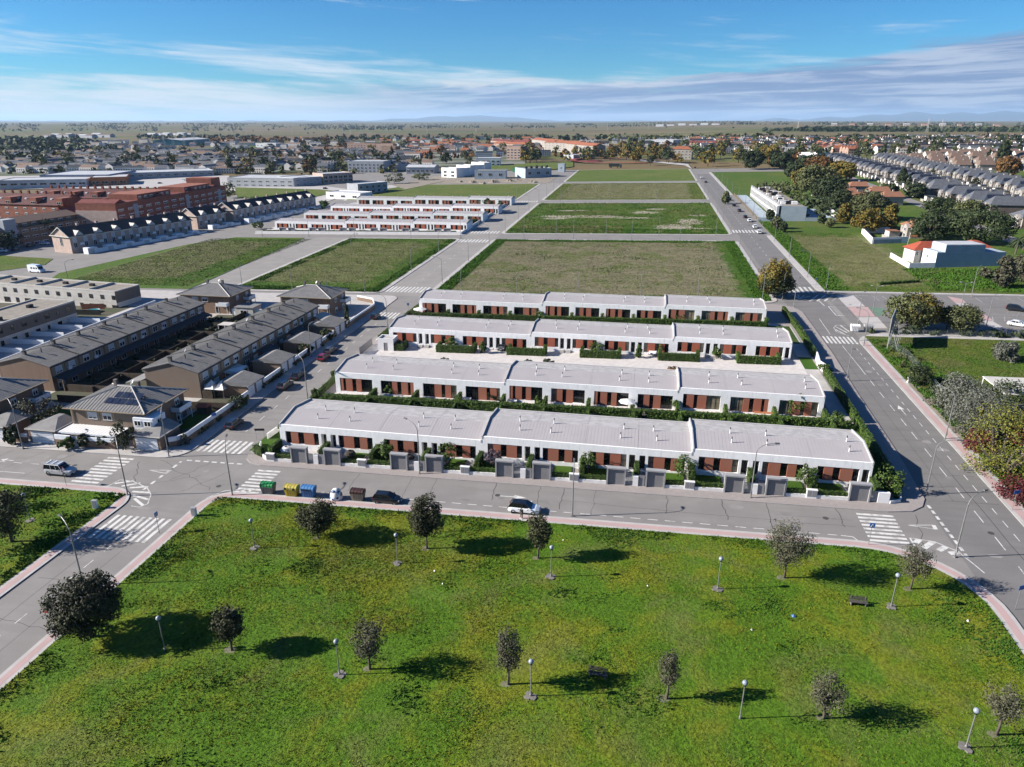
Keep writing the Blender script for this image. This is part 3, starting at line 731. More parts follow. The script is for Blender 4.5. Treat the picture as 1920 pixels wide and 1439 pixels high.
def terrace_block(label, n, wd, kind, endlast=False, seed=1):
    """n houses of width wd; kind 'front' has doors in pairs, 'garden' wide windows; origin at the south west corner of the front"""
    rg = random.Random(seed); L = n*wd
    t = thing('terraced_block', label, 'terraced houses', z=0, group=None)
    b = MB()
    b.box(0, L, 1.3, DEP, -1.4, 4.15)                                 # body
    b.box(0, L, 0, .24, 3.2, 4.34); b.box(0, L, .24, 1.31, 3.2, 4.08)                                  # fascia over the front
    b.box(0, .32, -.002, 1.3, -1.4, 3.2); b.box(L-.32, L, -.002, 1.3, -1.4, 3.2)
    k = wd/8.65; opens = []; doors = []
    for i in range(n):
        x0 = i*wd; mir = (i % 2 == 1)
        single = (i == n-1 and n % 2 == 1)
        T = (lambda a: x0 + (wd - a*k if mir else a*k))
        if kind == 'front':
            w = sorted((T(1.0), T(6.9))); d = sorted((T(7.35), T(8.3)))
            opens.append((w, mir, i)); doors.append((d, i))
        else:
            w = sorted((T(.95), T(7.75))); opens.append((w, mir, i))
    cuts = sorted([o[0] for o in opens] + [d[0] for d in doors]); x = .32
    for a, c in cuts:
        if a > x: b.box(x, a, 0, 1.3, -1.4, 3.2)
        x = c
    b.box(x, L-.32, 0, 1.3, -1.4, 3.2)
    for (a, c), mir, i in opens: b.box(a, c, .02, 1.3, -1.4, .98 if kind == 'front' else .42)   # plinth under the windows
    for (a, c), i in doors: b.box(a, c, -.05, 1.3, -1.4, .62)
    b.build('wall', M_white, t)
    r = MB()
    pr = roof_prof()
    r.extr([(0.25, 4.1), (0.25, 4.22), (5.6, 5.08), (5.6, 4.9)], .17, L-.17, 0)
    r.extr([(5.6, 4.9), (5.6, 5.08), (DEP-.3, 4.22), (DEP-.3, 4.1)], .17, L-.17, 1)
    x = .75
    while x < L-.5:
        r.extr([(.27, 4.222), (.27, 4.236), (5.58, 5.092), (5.58, 5.078)], x, x+.035, 0); x += .52
    for i in range(1, n): r.extr([(.26, 4.225), (.26, 4.236), (5.6, 5.092), (DEP-.3, 4.236), (DEP-.3, 4.225), (5.6, 5.08)], i*wd-.015, i*wd+.015, 2)
    r.build('roof', [M_roof, M_roofb, M_joint], t)
    for nm, xa in (('parapet', -.02), ('parapet', L-.18)):
        p = MB(); p.extr([(-.03, 3.9), (-.03, 4.44), (5.6, 5.34), (DEP+.03, 4.46), (DEP+.03, 3.9)], xa, xa+.20); p.build(nm, M_par, t)
    p = MB(); p.box(.18, L-.18, DEP-.30, DEP+.025, 3.9, 4.34); p.build('coping', M_par, t)
    for (a, c), mir, i in opens:
        if kind == 'front': seg = [('g', .16), ('b', .22), ('g', .17), ('b', .30), ('g', .15)]; zb = .98
        else:
            seg = [[('g', .34), ('b', .21), ('g', .11), ('b', .17), ('g', .17)], [('g', .10), ('b', .19), ('g', .10), ('b', .24), ('g', .37)], [('b', .10), ('g', .08), ('b', .2), ('g', .12), ('b', .16), ('g', .34)]][rg.randrange(3)]; zb = .42
        if mir: seg = seg[::-1]
        x = a; tot = sum(s[1] for s in seg); gi = 0
        for s, fr in seg:
            e = x + (c-a)*fr/tot
            if s == 'g':
                gi += 1; cur = rg.random() < (.22 if kind == 'front' else .16)
                window_unit(t, x+.005, e-.005, zb+.004, 3.19, .30, cur, 1 if (e-x) < 1.35 else (2 if (e-x) < 2.1 else 3))
            else:
                q = MB(); q.box(x+.004, e-.004, .05, .5, zb+.003, 3.195); q.build('brick_panel', M_brickred, t)
            x = e
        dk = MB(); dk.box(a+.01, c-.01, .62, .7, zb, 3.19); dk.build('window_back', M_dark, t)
    for (a, c), i in doors:
        q = MB(); q.box(a+.02, c-.02, .98, 1.06, .62, 2.95); q.box(a+.02, c-.02, 1.0, 1.1, 2.95, 3.19, 1); dd = q.build('door', [M_dark, M_white], t)
        h = MB(); h.box(a+.14, a+.2, .92, .98, 1.5, 1.9); h.build('handle', M_metal, dd)
        s = MB()
        for j in range(4): s.box(a-.1, c+.1, -.05-.32*(j+1), -.05-.32*j, -1.2, .46-.17*j)
        s.build('steps', M_conc, t)
    for i in range(n):
        for y in (2.75, 5.35):
            xx = i*wd + (wd - 5.9*k if i % 2 else 5.9*k) + rg.uniform(-.3, .3)
            z = 4.22 + (y-.25)/5.35*.86; q = MB()
            q.lathe([(0.01, z-.1), (.085, z-.1), (.085, z+.6), (.065, z+.61), (.065, z+.98), (.01, z+1.0)], 8, 0, [0, 0, 0, 1, 1], (xx, y, 0)); q.build('vent_pipe', [M_coping, M_black], t)
    return freeze(t)
BW = ((34.5, 4), (32.3, 4), (25.2, 3))
proto = {}
for kind in ('front', 'garden'):
    for j, (wt, n) in enumerate(BW): proto[kind, j] = terrace_block('pattern', n, wt/n, kind, seed=j+5*(kind == 'garden'))
ROWS = [(-57.5, 98.2, 'front', 'front row facing the street with the parked cars'), (-58.7, 123.4, 'garden', 'second row behind a long hedge'), (-58.7, 154.8, 'front', 'third row facing the pale paved court'), (-60.0, 182.8, 'garden', 'rear row beside the mown field')]
WHERE = ['western', 'middle', 'eastern']
for u0, v0, kind, where in ROWS:
    x = u0
    for j, (wt, n) in enumerate(BW):
        zc = gz(x+wt/2, v0)
        dup(proto[kind, j], x, v0, 0, f'{WHERE[j]} block of white terraced houses, {where}', 'white terraces of the near estate', z=zc + .03); x += wt
ROWS2 = [(-181, 329, 'front', 'front row behind grey gates'), (-180, 359, 'garden', 'second row'), (-178, 389, 'front', 'third row'), (-178, 428.5, 'garden', 'rear row')]
for u0, v0, kind, where in ROWS2:
    x = u0
    for j, (wt, n) in enumerate(BW):
        dup(proto[kind, j], x, v0, 0, f'{WHERE[j]} block of white terraces, farther estate, {where}', 'white terraces of the farther estate', z=gz(x+wt/2, v0) + .03, scale=(1.07, 1, 1)); x += wt*1.07
for p in proto.values(): hide(p)

# ground inside the estate
M_lawn = grass_mat('garden_lawn', ((.05, .125, .012), (.075, .14, .016), (.06, .11, .02)), 2., bump=.4, clump=6)
def slab(name, u0, u1, v0, v1, h, m, mside=None):
    mb = MB(); mb.prism([(u0,v0),(u1,v0),(u1,v1),(u0,v1)], -.2, h, 0, 1, gz); return struct(name, mb, [m, mside or M_kerb])
slab('lawn', -61, 37.6, 109.9, 122, .2, M_lawn); slab('lawn', -62.5, 37.6, 166.7, 181.2, .2, M_lawn)
slab('terrace_paving', -59, 35, 121.9, 123.5, .3, M_court); slab('terrace_paving', -60, 35, 181.1, 182.9, .3, M_court)
slab('courtyard', -63.2, 35.3, 135.6, 154.9, .17, M_court); slab('lawn', 35.3, 38, 149, 157, .19, M_lawn); slab('lawn', -62.8, -59, 97, 121, .18, M_lawn); slab('lawn', 34.7, 38, 97, 121, .3, M_lawn)
slab('path', 35.2, 38, 121.9, 149, .2, M_conc); slab('path', 35.2, 38, 157, 181, .2, M_conc)

# ---- things along the front of the estate
def garage_portal():
    t = thing('garage_gate', 'pattern', 'garage gate', z=0)
    f = MB(); f.box(0, .2, 0, .7, -.3, 2.62); f.box(2.6, 2.8, 0, .7, -.3, 2.62); f.box(-.03, 2.83, -.04, .74, 2.62, 2.84); f.build('frame', M_greyl, t)
    for j in range(12):
        s = MB(); z = .02+j*.215; s.box(.2, 2.6, .24 if j < 11 else .2, .32, z, z+.205); s.build('slat', M_grey, t)
    return freeze(t)
def gate_proto():
    t = thing('pedestrian_gate', 'pattern', 'gate', z=0)
    f = MB(); f.box(0, .06, -.03, .03, -.2, 1.75); f.box(.84, .9, -.03, .03, -.2, 1.75); f.box(.06, .84, -.03, .03, 1.69, 1.75); f.box(.06, .84, -.03, .03, .05, .11); f.build('frame', M_grey, t)
    for j in range(6): s = MB(); s.box(.1+j*.124, .185+j*.124, -.015, .015, .11, 1.69); s.build('bar', M_greyl, t)
    return freeze(t)
def cabinet_proto():
    t = thing('meter_cabinet', 'pattern', 'meter cabinet', z=0)
    b = MB(); b.box(0, 1.4, 0, .42, -.2, 1.28); b.box(-.05, 1.45, -.05, .47, 1.28, 1.36); b.build('housing', M_coping, t)
    for x in (.1, .75): d = MB(); d.box(x, x+.55, -.03, .02, .3, 1.18); d.build('door', M_grey, t)
    return freeze(t)
PG, GP, MC = garage_portal(), gate_proto(), cabinet_proto()
VF = 94.0
iP = iG = iC = iW = iPil = iH = 0
def bare(n): return f'{nth(n)} from the container corner'
def gwall(u0, u1):
    global iW, iH
    mb = MB(); mb.prism([(u0, VF), (u1, VF), (u1, VF+.22), (u0, VF+.22)], -.2, .62, 0, None, gz)
    tag(mb.build('garden_wall', M_wstone), f'low white garden wall piece, {bare(iW)}', 'wall', 'low garden walls of the front row'); iW += 1
    slab('lawn', u0, u1, VF+.22, 98.25, .42, M_lawn)
    hedge(f'clipped low hedge on top of the white wall, {bare(iH)}', u0+.05, VF+.42, u1-.05, VF+.42, .55, .85, dz=.4, group='low hedges of the front gardens', leaf=.13, dens=40); iH += 1
def cabinet(u):
    global iC
    dup(MC, u, VF-.12, 0, f'white meter cabinet with two grey doors, {bare(iC)}', 'meter cabinets of the front row', dz=.12); iC += 1
def pillar(u0, u1):
    global iPil
    mb = MB(); mb.box(u0, u1, VF-.05, VF+.45, -.3, 1.72); o = mb.build('gate_pillar', M_coping, loc=(0, 0, gz(u0, VF)))
    tag(o, f'white gate pillar between two grey gates, {bare(iPil)}', 'pillar', 'white gate pillars'); iPil += 1
def pgate(u):
    global iG
    dup(GP, u, VF+.1, 0, f'narrow grey metal garden gate, {bare(iG)}', 'garden gates of the front row', dz=.13); iG += 1
def portal(u):
    global iP
    dup(PG, u, VF-.15, 0, f'grey garage gate with slatted shutter, {bare(iP)}', 'garage gates of the front row', dz=.1); iP += 1
cabinet(-58.0); gwall(-56.6, -53.7)
x = -53.6
for k in range(5):
    portal(x); pgate(x+2.85); pillar(x+3.85, x+4.65); pgate(x+4.7); portal(x+5.7)
    slab('driveway', x, x+8.5, VF+.2, 98.2, .2, M_conc)
    a = x + 8.55
    gwall(a, a+2.75); cabinet(a+2.75); gwall(a+4.2, a+8.25)
    x += 16.83
portal(x); pgate(x+2.85); slab('driveway', x, x+3.8, VF+.2, 98.2, .2, M_conc)
pillar(34.4, 35.9)
# divider hedges between the front gardens
x = -57.5; d = 0
for wt, n in BW:
    for i in range(n):
        xb = x + (i+1)*wt/n
        if xb > 34: continue
        hedge(f'clipped hedge between two front gardens, {nth(d)} from the container corner', xb, 94.7, xb, 98.1, .75, 2.15, dz=.15, group='hedges between the front gardens', leaf=.15, dens=34); d += 1
    x += wt
hedge('clipped hedge at the west end of the front gardens by the corner', -57.6, 95.0, -57.6, 99.3, .7, 1.9, dz=.2)
hedge('bright hedge at the east end of the front gardens by the avenue corner', 34.7, 94.9, 34.7, 100, .9, 1.8, dz=.2)
# long garden hedges of the second and rear rows with their dividers
for (u0, v0, h, vv, nm) in ((-58.7, 123.4, 1.75, 118.9, 'second'), (-60.0, 182.8, 1.5, 179.9, 'rear')):
    x = u0; d = 0
    for j, (wt, n) in enumerate(BW):
        hedge(f'long clipped green hedge before the {WHERE[j]} block of the {nm} white row', x+(-.6 if j == 0 else .1), vv, x+wt-.1, vv, 1.1, h, dz=.1, group=f'long hedges of the {nm} row', leaf=.2, dens=26)
        for i in range(n):
            xb = x + (i+1)*wt/n
            if nm == 'second': hedge(f'short hedge dividing the gardens of the {nm} white row, {nth(d)} from the west', xb, 119.6, xb, 123.1, .6, 1.9, dz=.15, group='garden dividers of the second row', leaf=.16, dens=30); d += 1
            elif i < n: hedge(f'short hedge dividing the gardens of the {nm} white row, {nth(d)} from the west', xb, 180.6, xb, 182.6, .7, 1.9, dz=.15, group='garden dividers of the rear row', leaf=.2, dens=24); d += 1
            if nm == 'second': hedge(f'short hedge dividing the back gardens of the front white row, {nth(d-1)} from the west', xb+.3, 110.2, xb+.3, 118.2, .6, 1.7, dz=.15, group='back garden dividers of the front row', leaf=.18, dens=22)
        x += wt
# courtyard hedges
for k, (a, c) in enumerate(((-56.4, -53.8), (-46, -36.8), (-29.2, -20.2), (-12.4, -3.3), (4.9, 13.8), (21.7, 30.8))):
    hedge(f'chunky clipped hedge block on the pale court, {nth(k)} from the white cube', a, 151.4, c, 151.4, .8, 1.75, dz=.15, group='hedge blocks of the court', leaf=.18, dens=30)
    for q, xx in enumerate((a+.35, c-.35)):
        hedge(f'{"west" if q == 0 else "east"} return of the {nth(k)} court hedge block', xx, 151.8, xx, 154.4, .7, 1.8, dz=.15, group='hedge returns of the court', leaf=.18, dens=26)
# edges of the estate
def low_wall(label, pts, th, h, m, base=0.):
    mb = MB()
    for a, b2 in zip(pts, pts[1:]):
        dx, dy = b2[0]-a[0], b2[1]-a[1]; L = math.hypot(dx, dy); nx, ny = -dy/L*th/2, dx/L*th/2
        mb.prism([(a[0]-nx, a[1]-ny), (b2[0]-nx, b2[1]-ny), (b2[0]+nx, b2[1]+ny), (a[0]+nx, a[1]+ny)], -.3, h+base, 0, None, gz)
    return tag(mb.build('wall', m), label, 'wall')
low_wall('long low white wall under the hedge on the avenue side', [(36.0, 93.95), (37.5, 94.6), (38.3, 97), (38.7, 121), (38.9, 147.5)], .25, .55, M_wstone)
low_wall('low white wall beside the avenue north of the court', [(39.0, 156), (39.2, 184), (38.6, 196)], .25, .55, M_wstone)
low_wall('tall cream garden wall at the court end by the avenue', [(38.9, 147.6), (38.2, 150), (38.9, 156)], .25, 1.9, M_wstone)
for k, (a, b2, hh) in enumerate((((37.3, 95.4), (38.0, 98.4), 1.1), ((38.05, 98.6), (38.4, 121), 1.35), ((38.4, 121.4), (38.6, 146.6), 1.45), ((38.7, 157.5), (38.9, 178), 1.4), ((38.9, 178.5), (38.3, 195), 1.4))):
    hedge(f'hedge on the low wall along the avenue pavement, {nth(k)} stretch from the street corner', *a, *b2, .75, hh, dz=.5, group='hedges along the avenue pavement', leaf=.2, dens=24)
hedge('tall corner hedge behind the container side wall', -61.2, 96.2, -59.2, 95.2, .7, 1.5, dz=.3)
low_wall('curved low white wall at the estate corner by the containers', [(-58.0, 94.1), (-59.6, 95.4), (-61.5, 98.2), (-62.0, 99.5)], .2, .75, M_wstone)
low_wall('white wall panel at the west end of the front row', [(-61.9, 101.6), (-61.6, 104.5)], .25, 1.2, M_wstone)
low_wall('low cream wall along the side street by the front row', [(-61.6, 104.6), (-61.9, 120), (-62.9, 140.5)], .25, .5, M_wstone)
low_wall('low wall along the side street by the rear row', [(-63.4, 158), (-63.4, 190), (-62, 196)], .25, .5, M_wstone)
for k, (a, b2) in enumerate((((-61.3, 105), (-61.5, 120), ), ((-61.6, 121), (-62.2, 139)), ((-62.7, 158.5), (-62.8, 176)), ((-62.7, 177), (-62.1, 193)))):
    hedge(f'hedge beside the side street, {nth(k)} stretch from the container corner', *a, *b2, .75, 1.15, dz=.3, group='hedges along the side street', leaf=.2, dens=22)
t = thing('sliding_gate', 'long dark grey sliding gate closing the court towards the side street', 'gate', -63.3, 147.2, math.pi/2, dz=.1)
f = MB(); f.box(0, 8, -.04, .04, .05, .15); f.box(0, 8, -.04, .04, 1.75, 1.85)
for j in range(5): f.box(j*1.98, j*1.98+.08, -.04, .04, .15, 1.75)
f.build('frame', M_grey, t)
for j in range(40):
    s = MB(); s.box(.06+j*.2, .06+j*.2+.15, -.02, .02, .15, 1.75); s.build('slat', M_grey, t)
# the cube at the court gate
t = thing('service_cube', 'small white cube building with an open top at the court gate', 'service building', -60.2, 150.8)
b = MB(); b.box(0, 1.5, 0, .2, -.3, 3.2); b.box(2.5, 3.9, 0, .2, -.3, 3.2); b.box(1.5, 2.5, 0, .2, 2.2, 3.2); b.box(0, .2, .2, 3.4, -.3, 3.2); b.box(3.7, 3.9, .2, 3.4, -.3, 3.2); b.box(.2, 3.7, 3.2, 3.4, -.3, 3.2)
b.build('wall', M_coping, t); b = MB(); b.box(.2, 3.7, .2, 3.2, 2.7, 2.85); b.build('roof', M_roofb, t)
b = MB(); b.box(1.52, 2.48, .05, .12, -.1, 2.18); b.build('door', M_grey, t)
# ---------------------------------------------------------------- the brick quarter west of the side street
M_brick = paver_mat('brown_brick', (.235, .150, .100), (.19, .12, .082), (.20, .155, .12), .5, .16)
M_brickg = paver_mat('grey_brick', (.150, .128, .112), (.125, .107, .095), (.14, .125, .115), .5, .16)
M_beige = mat('beige_render', (.34, .265, .18), .85, (.30, .23, .16), 1)
M_tile = mat('grey_roof_tiles', (.245, .236, .23), .7, (.20, .194, .19), .8, .15, 6)
M_tiled = mat('roof_joint_dark', (.040, .040, .042), .7)
M_wframe = mat('white_window_frame', (.66, .67, .69), .5, (.60, .61, .63), 2)
M_shut = mat('white_roller_shutter', (.56, .58, .61), .6, (.50, .52, .55), 3)
M_gdoor = mat('white_garage_door', (.62, .63, .65), .5, (.56, .57, .59), 1)
M_pvc = mat('white_railing', (.66, .68, .71), .5, (.6, .62, .65), 2)
M_solar = mat('solar_panel', (.018, .022, .040), .15, (.026, .032, .055), 2, spec=.6)
M_flat = mat('beige_gravel_roof', (.30, .265, .225), .95, (.235, .21, .18), .7, .3, 10)
M_cream = mat('cream_render', (.58, .55, .51), .85, (.50, .475, .44), .7)
M_slate = mat('dark_slate', (.062, .064, .070), .6, (.046, .048, .054), 1.2, .1, 6)
M_fence = mat('brown_garden_fence', (.085, .062, .045), .9, (.055, .042, .032), 1.5)
WC = {}
def win(parent, x, y, z, w, h, rz=0., shut=0., frame=None, name='window', pane=None):
    """window facing -y when rz = 0, centre of its sill at x,y,z; parts frame itself > pane (> shutter)"""
    key = (round(w, 2), round(h, 2), round(shut, 1), frame.name if frame else 0, pane.name if pane else 0)
    if key not in WC:
        f = MB(); t = .09
        f.box(-w/2, w/2, -.07, .03, 0, t); f.box(-w/2, w/2, -.07, .03, h-t, h); f.box(-w/2, -w/2+t, -.07, .03, t, h-t); f.box(w/2-t, w/2, -.07, .03, t, h-t)
        if w > 1: f.box(-.05, .05, -.06, .03, t, h-t)
        p = MB(); p.box(-w/2+.05, w/2-.05, -.04, .02, .04, h-.04)
        s = None
        if shut > 0: s = MB(); s.box(-w/2+t, w/2-t, -.065, -.03, h-t-(h-2*t)*shut, h-t); s = s.mesh('shutter', [M_shut])
        WC[key] = (f.mesh('window', [frame or M_wframe]), p.mesh('pane', [pane or M_glass]), s)
    f, p, s = WC[key]
    o = obj(name, f, parent, (x, y, z)); o.rotation_euler = (0, 0, rz)
    obj('pane', p, o)
    if s: obj('shutter', s, o)
    return o
def brick_terrace(label, u0, u1, v0, v1, n, rng, lean_e=False, lean_w=False, dishes=()):
    w = u1-u0; L = v1-v0; um = w*.5; E, RZ = 5.35, 6.95
    t = thing('brick_terrace', label, 'terraced houses', u0, v0, 0, 'brown brick terraces', z=gz((u0+u1)/2, (v0+v1)/2))
    b = MB(); b.extry([(0, -1.5), (w, -1.5), (w, E), (um, RZ), (0, E)], 0, L); b.build('wall', M_brick, t)
    for s in (0, 1):
        r = MB(); k = 1 if s == 0 else -1
        x0 = -.35 if s == 0 else w+.35; z0 = E - .35*(RZ-E)/um + .02
        pf = [(x0, z0), (um, RZ+.02), (um, RZ+.2), (x0, z0+.17)]
        if s: pf = pf[::-1]
        r.extry(pf, -.25, L+.25, 0)
        y = .2
        while y < L:
            q = [(x0, z0+.17), (um, RZ+.2), (um, RZ+.31), (x0, z0+.28)]
            r.extry(q[::-1] if s else q, y, y+.10, 0); y += .62
        for i in range(1, n):
            q = [(x0, z0+.2), (um, RZ+.2), (um, RZ+.42), (x0, z0+.36)]
            r.extry(q[::-1] if s else q, i*L/n-.11, i*L/n+.11, 1)
        r.build('roof', [M_tile, M_tiled], t)
    g_ = MB(); g_.box(w+.3, w+.46, -.2, L+.2, E-.22, E-.06); g_.build('gutter', M_tiled, t)
    rg = random.Random(rng)
    for i in range(n):
        c = MB(); yy = i*L/n + rg.choice((.4, .9)); c.box(um-.5, um+.1, yy, yy+.6, RZ-.5, RZ+1.0); c.box(um-.6, um+.2, yy-.08, yy+.68, RZ+1.0, RZ+1.12, 1); c.build('chimney', [M_brickg, M_tiled], t)
        q = MB(); q.lathe([(.1, 0), (.1, 1.1), (.15, 1.12), (.15, 1.3), (.01, 1.32)], 6, 0, None, (um+1.2, yy+3.1, RZ-.5)); q.build('flue', M_tiled, t)
        for a in (.27, .73):
            y = (i+a)*L/n
            f = MB(); f.box(w, w+.05, y-1.75, y+1.75, 3.15, E-.25); f.build('render_panel', M_beige, t)
            win(t, w+.09, y, 3.35, 1.7, 1.45, math.pi/2, rg.choice((0, .4, .6, .6, .8, .8)))
            win(t, w+.02, y+rg.uniform(-.4, .4), .2, 1.6, 2.05, math.pi/2, rg.choice((0, .3, .5)))
        p = MB(); p.tube([(w+.12, (i+.5)*L/n, E-.2), (w+.12, (i+.5)*L/n, 0)], .07, 5); p.build('downpipe', M_beige, t)
        if rg.random() < .7:
            a = MB(); a.box(w+.06, w+.45, (i+.5)*L/n+.5, (i+.5)*L/n+1.3, 3.2, 3.8); a.build('air_unit', M_wframe, t)
    for y in dishes:
        d = MB(); d.lathe([(.02, 0), (.25, .03), (.42, .12)], 10, 0); o = d.build('satellite_dish', M_wframe, t, loc=(um-.3, y, RZ+.75)); o.rotation_euler = (R(60), 0, R(-60))
        o2 = MB(); o2.tube([(0, 0, -.9), (0, 0, 0)], .04, 5); o2.build('mast', M_metal, t, loc=(um-.3, y, RZ+.8))
    if lean_e:
        r = MB(); r.extry([(w+.02, 2.7), (w+2.3, 2.25), (w+2.3, 2.4), (w+.02, 3.0)], .3, L-.2); r.build('porch_roof', M_slate, t)
        for i in range(n+1):
            q = MB(); q.box(w+2.05, w+2.25, i*L/n*.98+.2, i*L/n*.98+.4, -1, 2.27); q.build('porch_post', M_brick, t)
    if lean_w:
        r = MB(); r.extry([(-3.8, 2.5), (-.02, 3.2), (-.02, 3.4), (-3.8, 2.65)], -1.2, L); r.build('porch_roof', M_tile, t)
        for i in range(n+1):
            q = MB(); q.box(-3.7, -3.5, i*L/n*.99-.1, i*L/n*.99+.1, -1, 2.52); q.build('porch_post', M_pvc, t)
    return t
brick_terrace('long brown brick terrace with grey ribbed roof nearer the side street', -96.8, -84.9, 117.6, 172, 7, 3, lean_w=True, dishes=(6, 30))
brick_terrace('long brown brick terrace with a dark porch roof along its garden side', -130.9, -118.4, 117.2, 171.4, 7, 5, lean_e=True, dishes=(8, 22, 33))

def hip_house(label, u0, u1, v0, v1, E=5.4, solar=False, front=True, balc=None, seed=1):
    w, L = u1-u0, v1-v0; rg = random.Random(seed)
    t = thing('hip_roof_house', label, 'house', u0, v0, 0, None, z=gz((u0+u1)/2, (v0+v1)/2))
    b = MB(); b.box(0, w, 0, L, -1.2, E); b.build('wall', M_brick, t)
    o = .7; r = MB(); hx = w/2 - 1.3; rh = 2.3
    P8 = [(-o, -o, E), (w+o, -o, E), (w+o, L+o, E), (-o, L+o, E)]; A1, A2 = (w/2-1.2, L/2, E+rh), (w/2+1.2, L/2, E+rh)
    r.face([P8[0], P8[1], A2, A1]); r.face([P8[1], P8[2], A2]); r.face([P8[2], P8[3], A1, A2]); r.face([P8[3], P8[0], A1]); r.face(P8[::-1])
    def ribs(pa, pb, qa, qb, step=.62):         # courses running down a slope from the ridge edge qa-qb to the eave pa-pb
        pa, pb, qa, qb = map(Vector, (pa, pb, qa, qb)); d = (pb-pa); Ln = d.length; d = d/Ln; k = 1
        nrm = d.cross(((qa+qb)/2 - (pa+pb)/2)).normalized()
        if nrm.z < 0: nrm = -nrm
        sl = ((qa+qb)/2-(pa+pb)/2); sl = sl - d*sl.dot(d); Hs = sl.length; sl = sl/Hs
        ta, tb = (qa-pa).dot(d), (qb-pa).dot(d); x = step*.5
        while x < Ln:
            h = Hs if ta <= x <= tb else (Hs*x/ta if x < ta else Hs*(Ln-x)/(Ln-tb))
            if h > .3:
                s0 = pa + d*x; e0 = s0 + sl*(h-.05); ww = d*.05; up = nrm*.06
                r.face([s0-ww+up, s0+ww+up, e0+ww+up, e0-ww+up]); r.face([s0+ww, s0+ww+up, e0+ww+up, e0+ww]); r.face([s0-ww+up, s0-ww, e0-ww, e0-ww+up])
            x += step
    ribs(P8[1], P8[2], A2, A2); ribs(P8[0], P8[1], A1, A2); ribs(P8[3], P8[0], A1, A1)
    for a, c in ((P8[0], A1), (P8[1], A2), (P8[2], A2), (P8[3], A1), (A1, A2)): r.tube([(a[0], a[1], a[2]+.05), (c[0], c[1], c[2]+.05)], .12, 5, 1)
    r.build('roof', [M_tile, M_cream], t)
    gq = MB(); gq.box(-o-.06, w+o+.06, -o-.14, -o, E-.08, E+.06); gq.box(w+o, w+o+.14, -o-.06, L+o+.06, E-.08, E+.06); gq.build('gutter', M_beige, t)
    for (x, y) in ((w*.30, L*.62), (w*.62, L*.6)):
        c = MB(); c.box(x-.3, x+.3, y-.3, y+.3, E+rh-1.2, E+rh+.7); c.build('chimney', M_brickg, t)
    q = MB(); q.lathe([(.1, 0), (.1, .9), (.16, .92), (.16, 1.1), (.01, 1.12)], 6, 0, None, (w*.85, L*.33, E+.5)); q.build('flue', M_tiled, t)
    d = MB(); d.lathe([(.02, 0), (.25, .03), (.42, .12)], 10, 0); s_ = d.build('satellite_dish', M_wframe, t, loc=(w*.56, L*.6, E+rh+.55)); s_.rotation_euler = (R(60), 0, R(-50))
    for x, sh in ((w*.30, .7), (w*.50, .4)):
        f = MB(); f.box(x-1.35, x+1.35, -.04, 0, E-2.1, E-.35); f.build('render_panel', M_beige, t); win(t, x, -.06, E-1.95, 1.75, 1.35, 0, sh)
    win(t, w*.3, 0, .5, 1.8, 1.6, 0, .3); win(t, w*.72, 0, .2, 1.0, 2.1, 0, .0)
    for y in (L*.35, L*.8): win(t, w+.02, y, E-2.0, 1.2, 1.3, math.pi/2, rg.choice((.3, .7))); win(t, w+.02, y, .5, 1.5, 1.4, math.pi/2, .4)
    for x in (w*.3, w*.7): win(t, x, L+.02, E-2.0, 1.2, 1.3, math.pi, .5)
    for x in (.3, w-.3): p = MB(); p.tube([(x, -.1, E-.1), (x, -.1, 0)], .07, 5); p.build('downpipe', M_beige, t)
    if solar:
        for i in range(5):
            for j in range(2 if i else 1):
                s = MB(); y = 1.1+j*1.55; x = w*.42+i*1.35 - j*.5; z = E+.10+(y+o)*(rh/(L/2+o))
                s.face([(x, y, z), (x+1.2, y, z), (x+1.2, y+1.4, z+1.4*rh/(L/2+o)), (x, y+1.4, z+1.4*rh/(L/2+o))]); s.build('solar_panel', M_solar, t)
    if balc == 'box':                            # glazed white balcony room on the corner
        c = MB(); c.box(w-1.6, w+2.2, -1.0, 2.4, 2.6, 4.75); c.build('glazed_balcony', M_pvc, t)
        for x in (w-.7, w+1.2): win(t, x, -1.02, 3.3, 1.3, 1.0, 0, 0)
        win(t, w+2.22, .8, 3.3, 1.4, 1.0, math.pi/2, 0)
    def rail(x0, x1, y0, y1):
        c = MB(); c.box(x0, x1, y0, y1, 2.5, 2.7, 0); c.box(x0, x1, y0, y0+.06, 2.7, 3.6, 1); c.box(x1-.06, x1, y0+.06, y1-.06, 2.7, 3.6, 1); c.box(x0, x1, y1-.06, y1, 2.7, 3.6, 1); c.build('balcony', [M_beige, M_pvc], t)
        for y in (y0+.1, y1-.2): p = MB(); p.box(x1-.2, x1-.08, y, y+.12, -1, 2.5); p.build('balcony_post', M_pvc, t)
    rail(w, w+1.8, L*.62, L*.62+3.6)
    if balc == 'front': rail(w-3.6, w-.2, -1.6, 0.)
    return t
hip_house('corner brick house with solar panels on its grey hip roof', -97.3, -82.7, 98.4, 109.4, solar=True, balc='box', seed=2)
hip_house('brick house with grey hip roof behind the two round bushes', -128.6, -113.7, 99.2, 110.2, seed=3)
hip_house('brick hip-roof house at the north end by the side street crossing', -99.2, -84.4, 178.6, 189.2, balc='front', seed=4)
hip_house('brick hip-roof house between the two terraces, facing the west field', -130.2, -114.7, 178.2, 189.6, balc='front', seed=5)

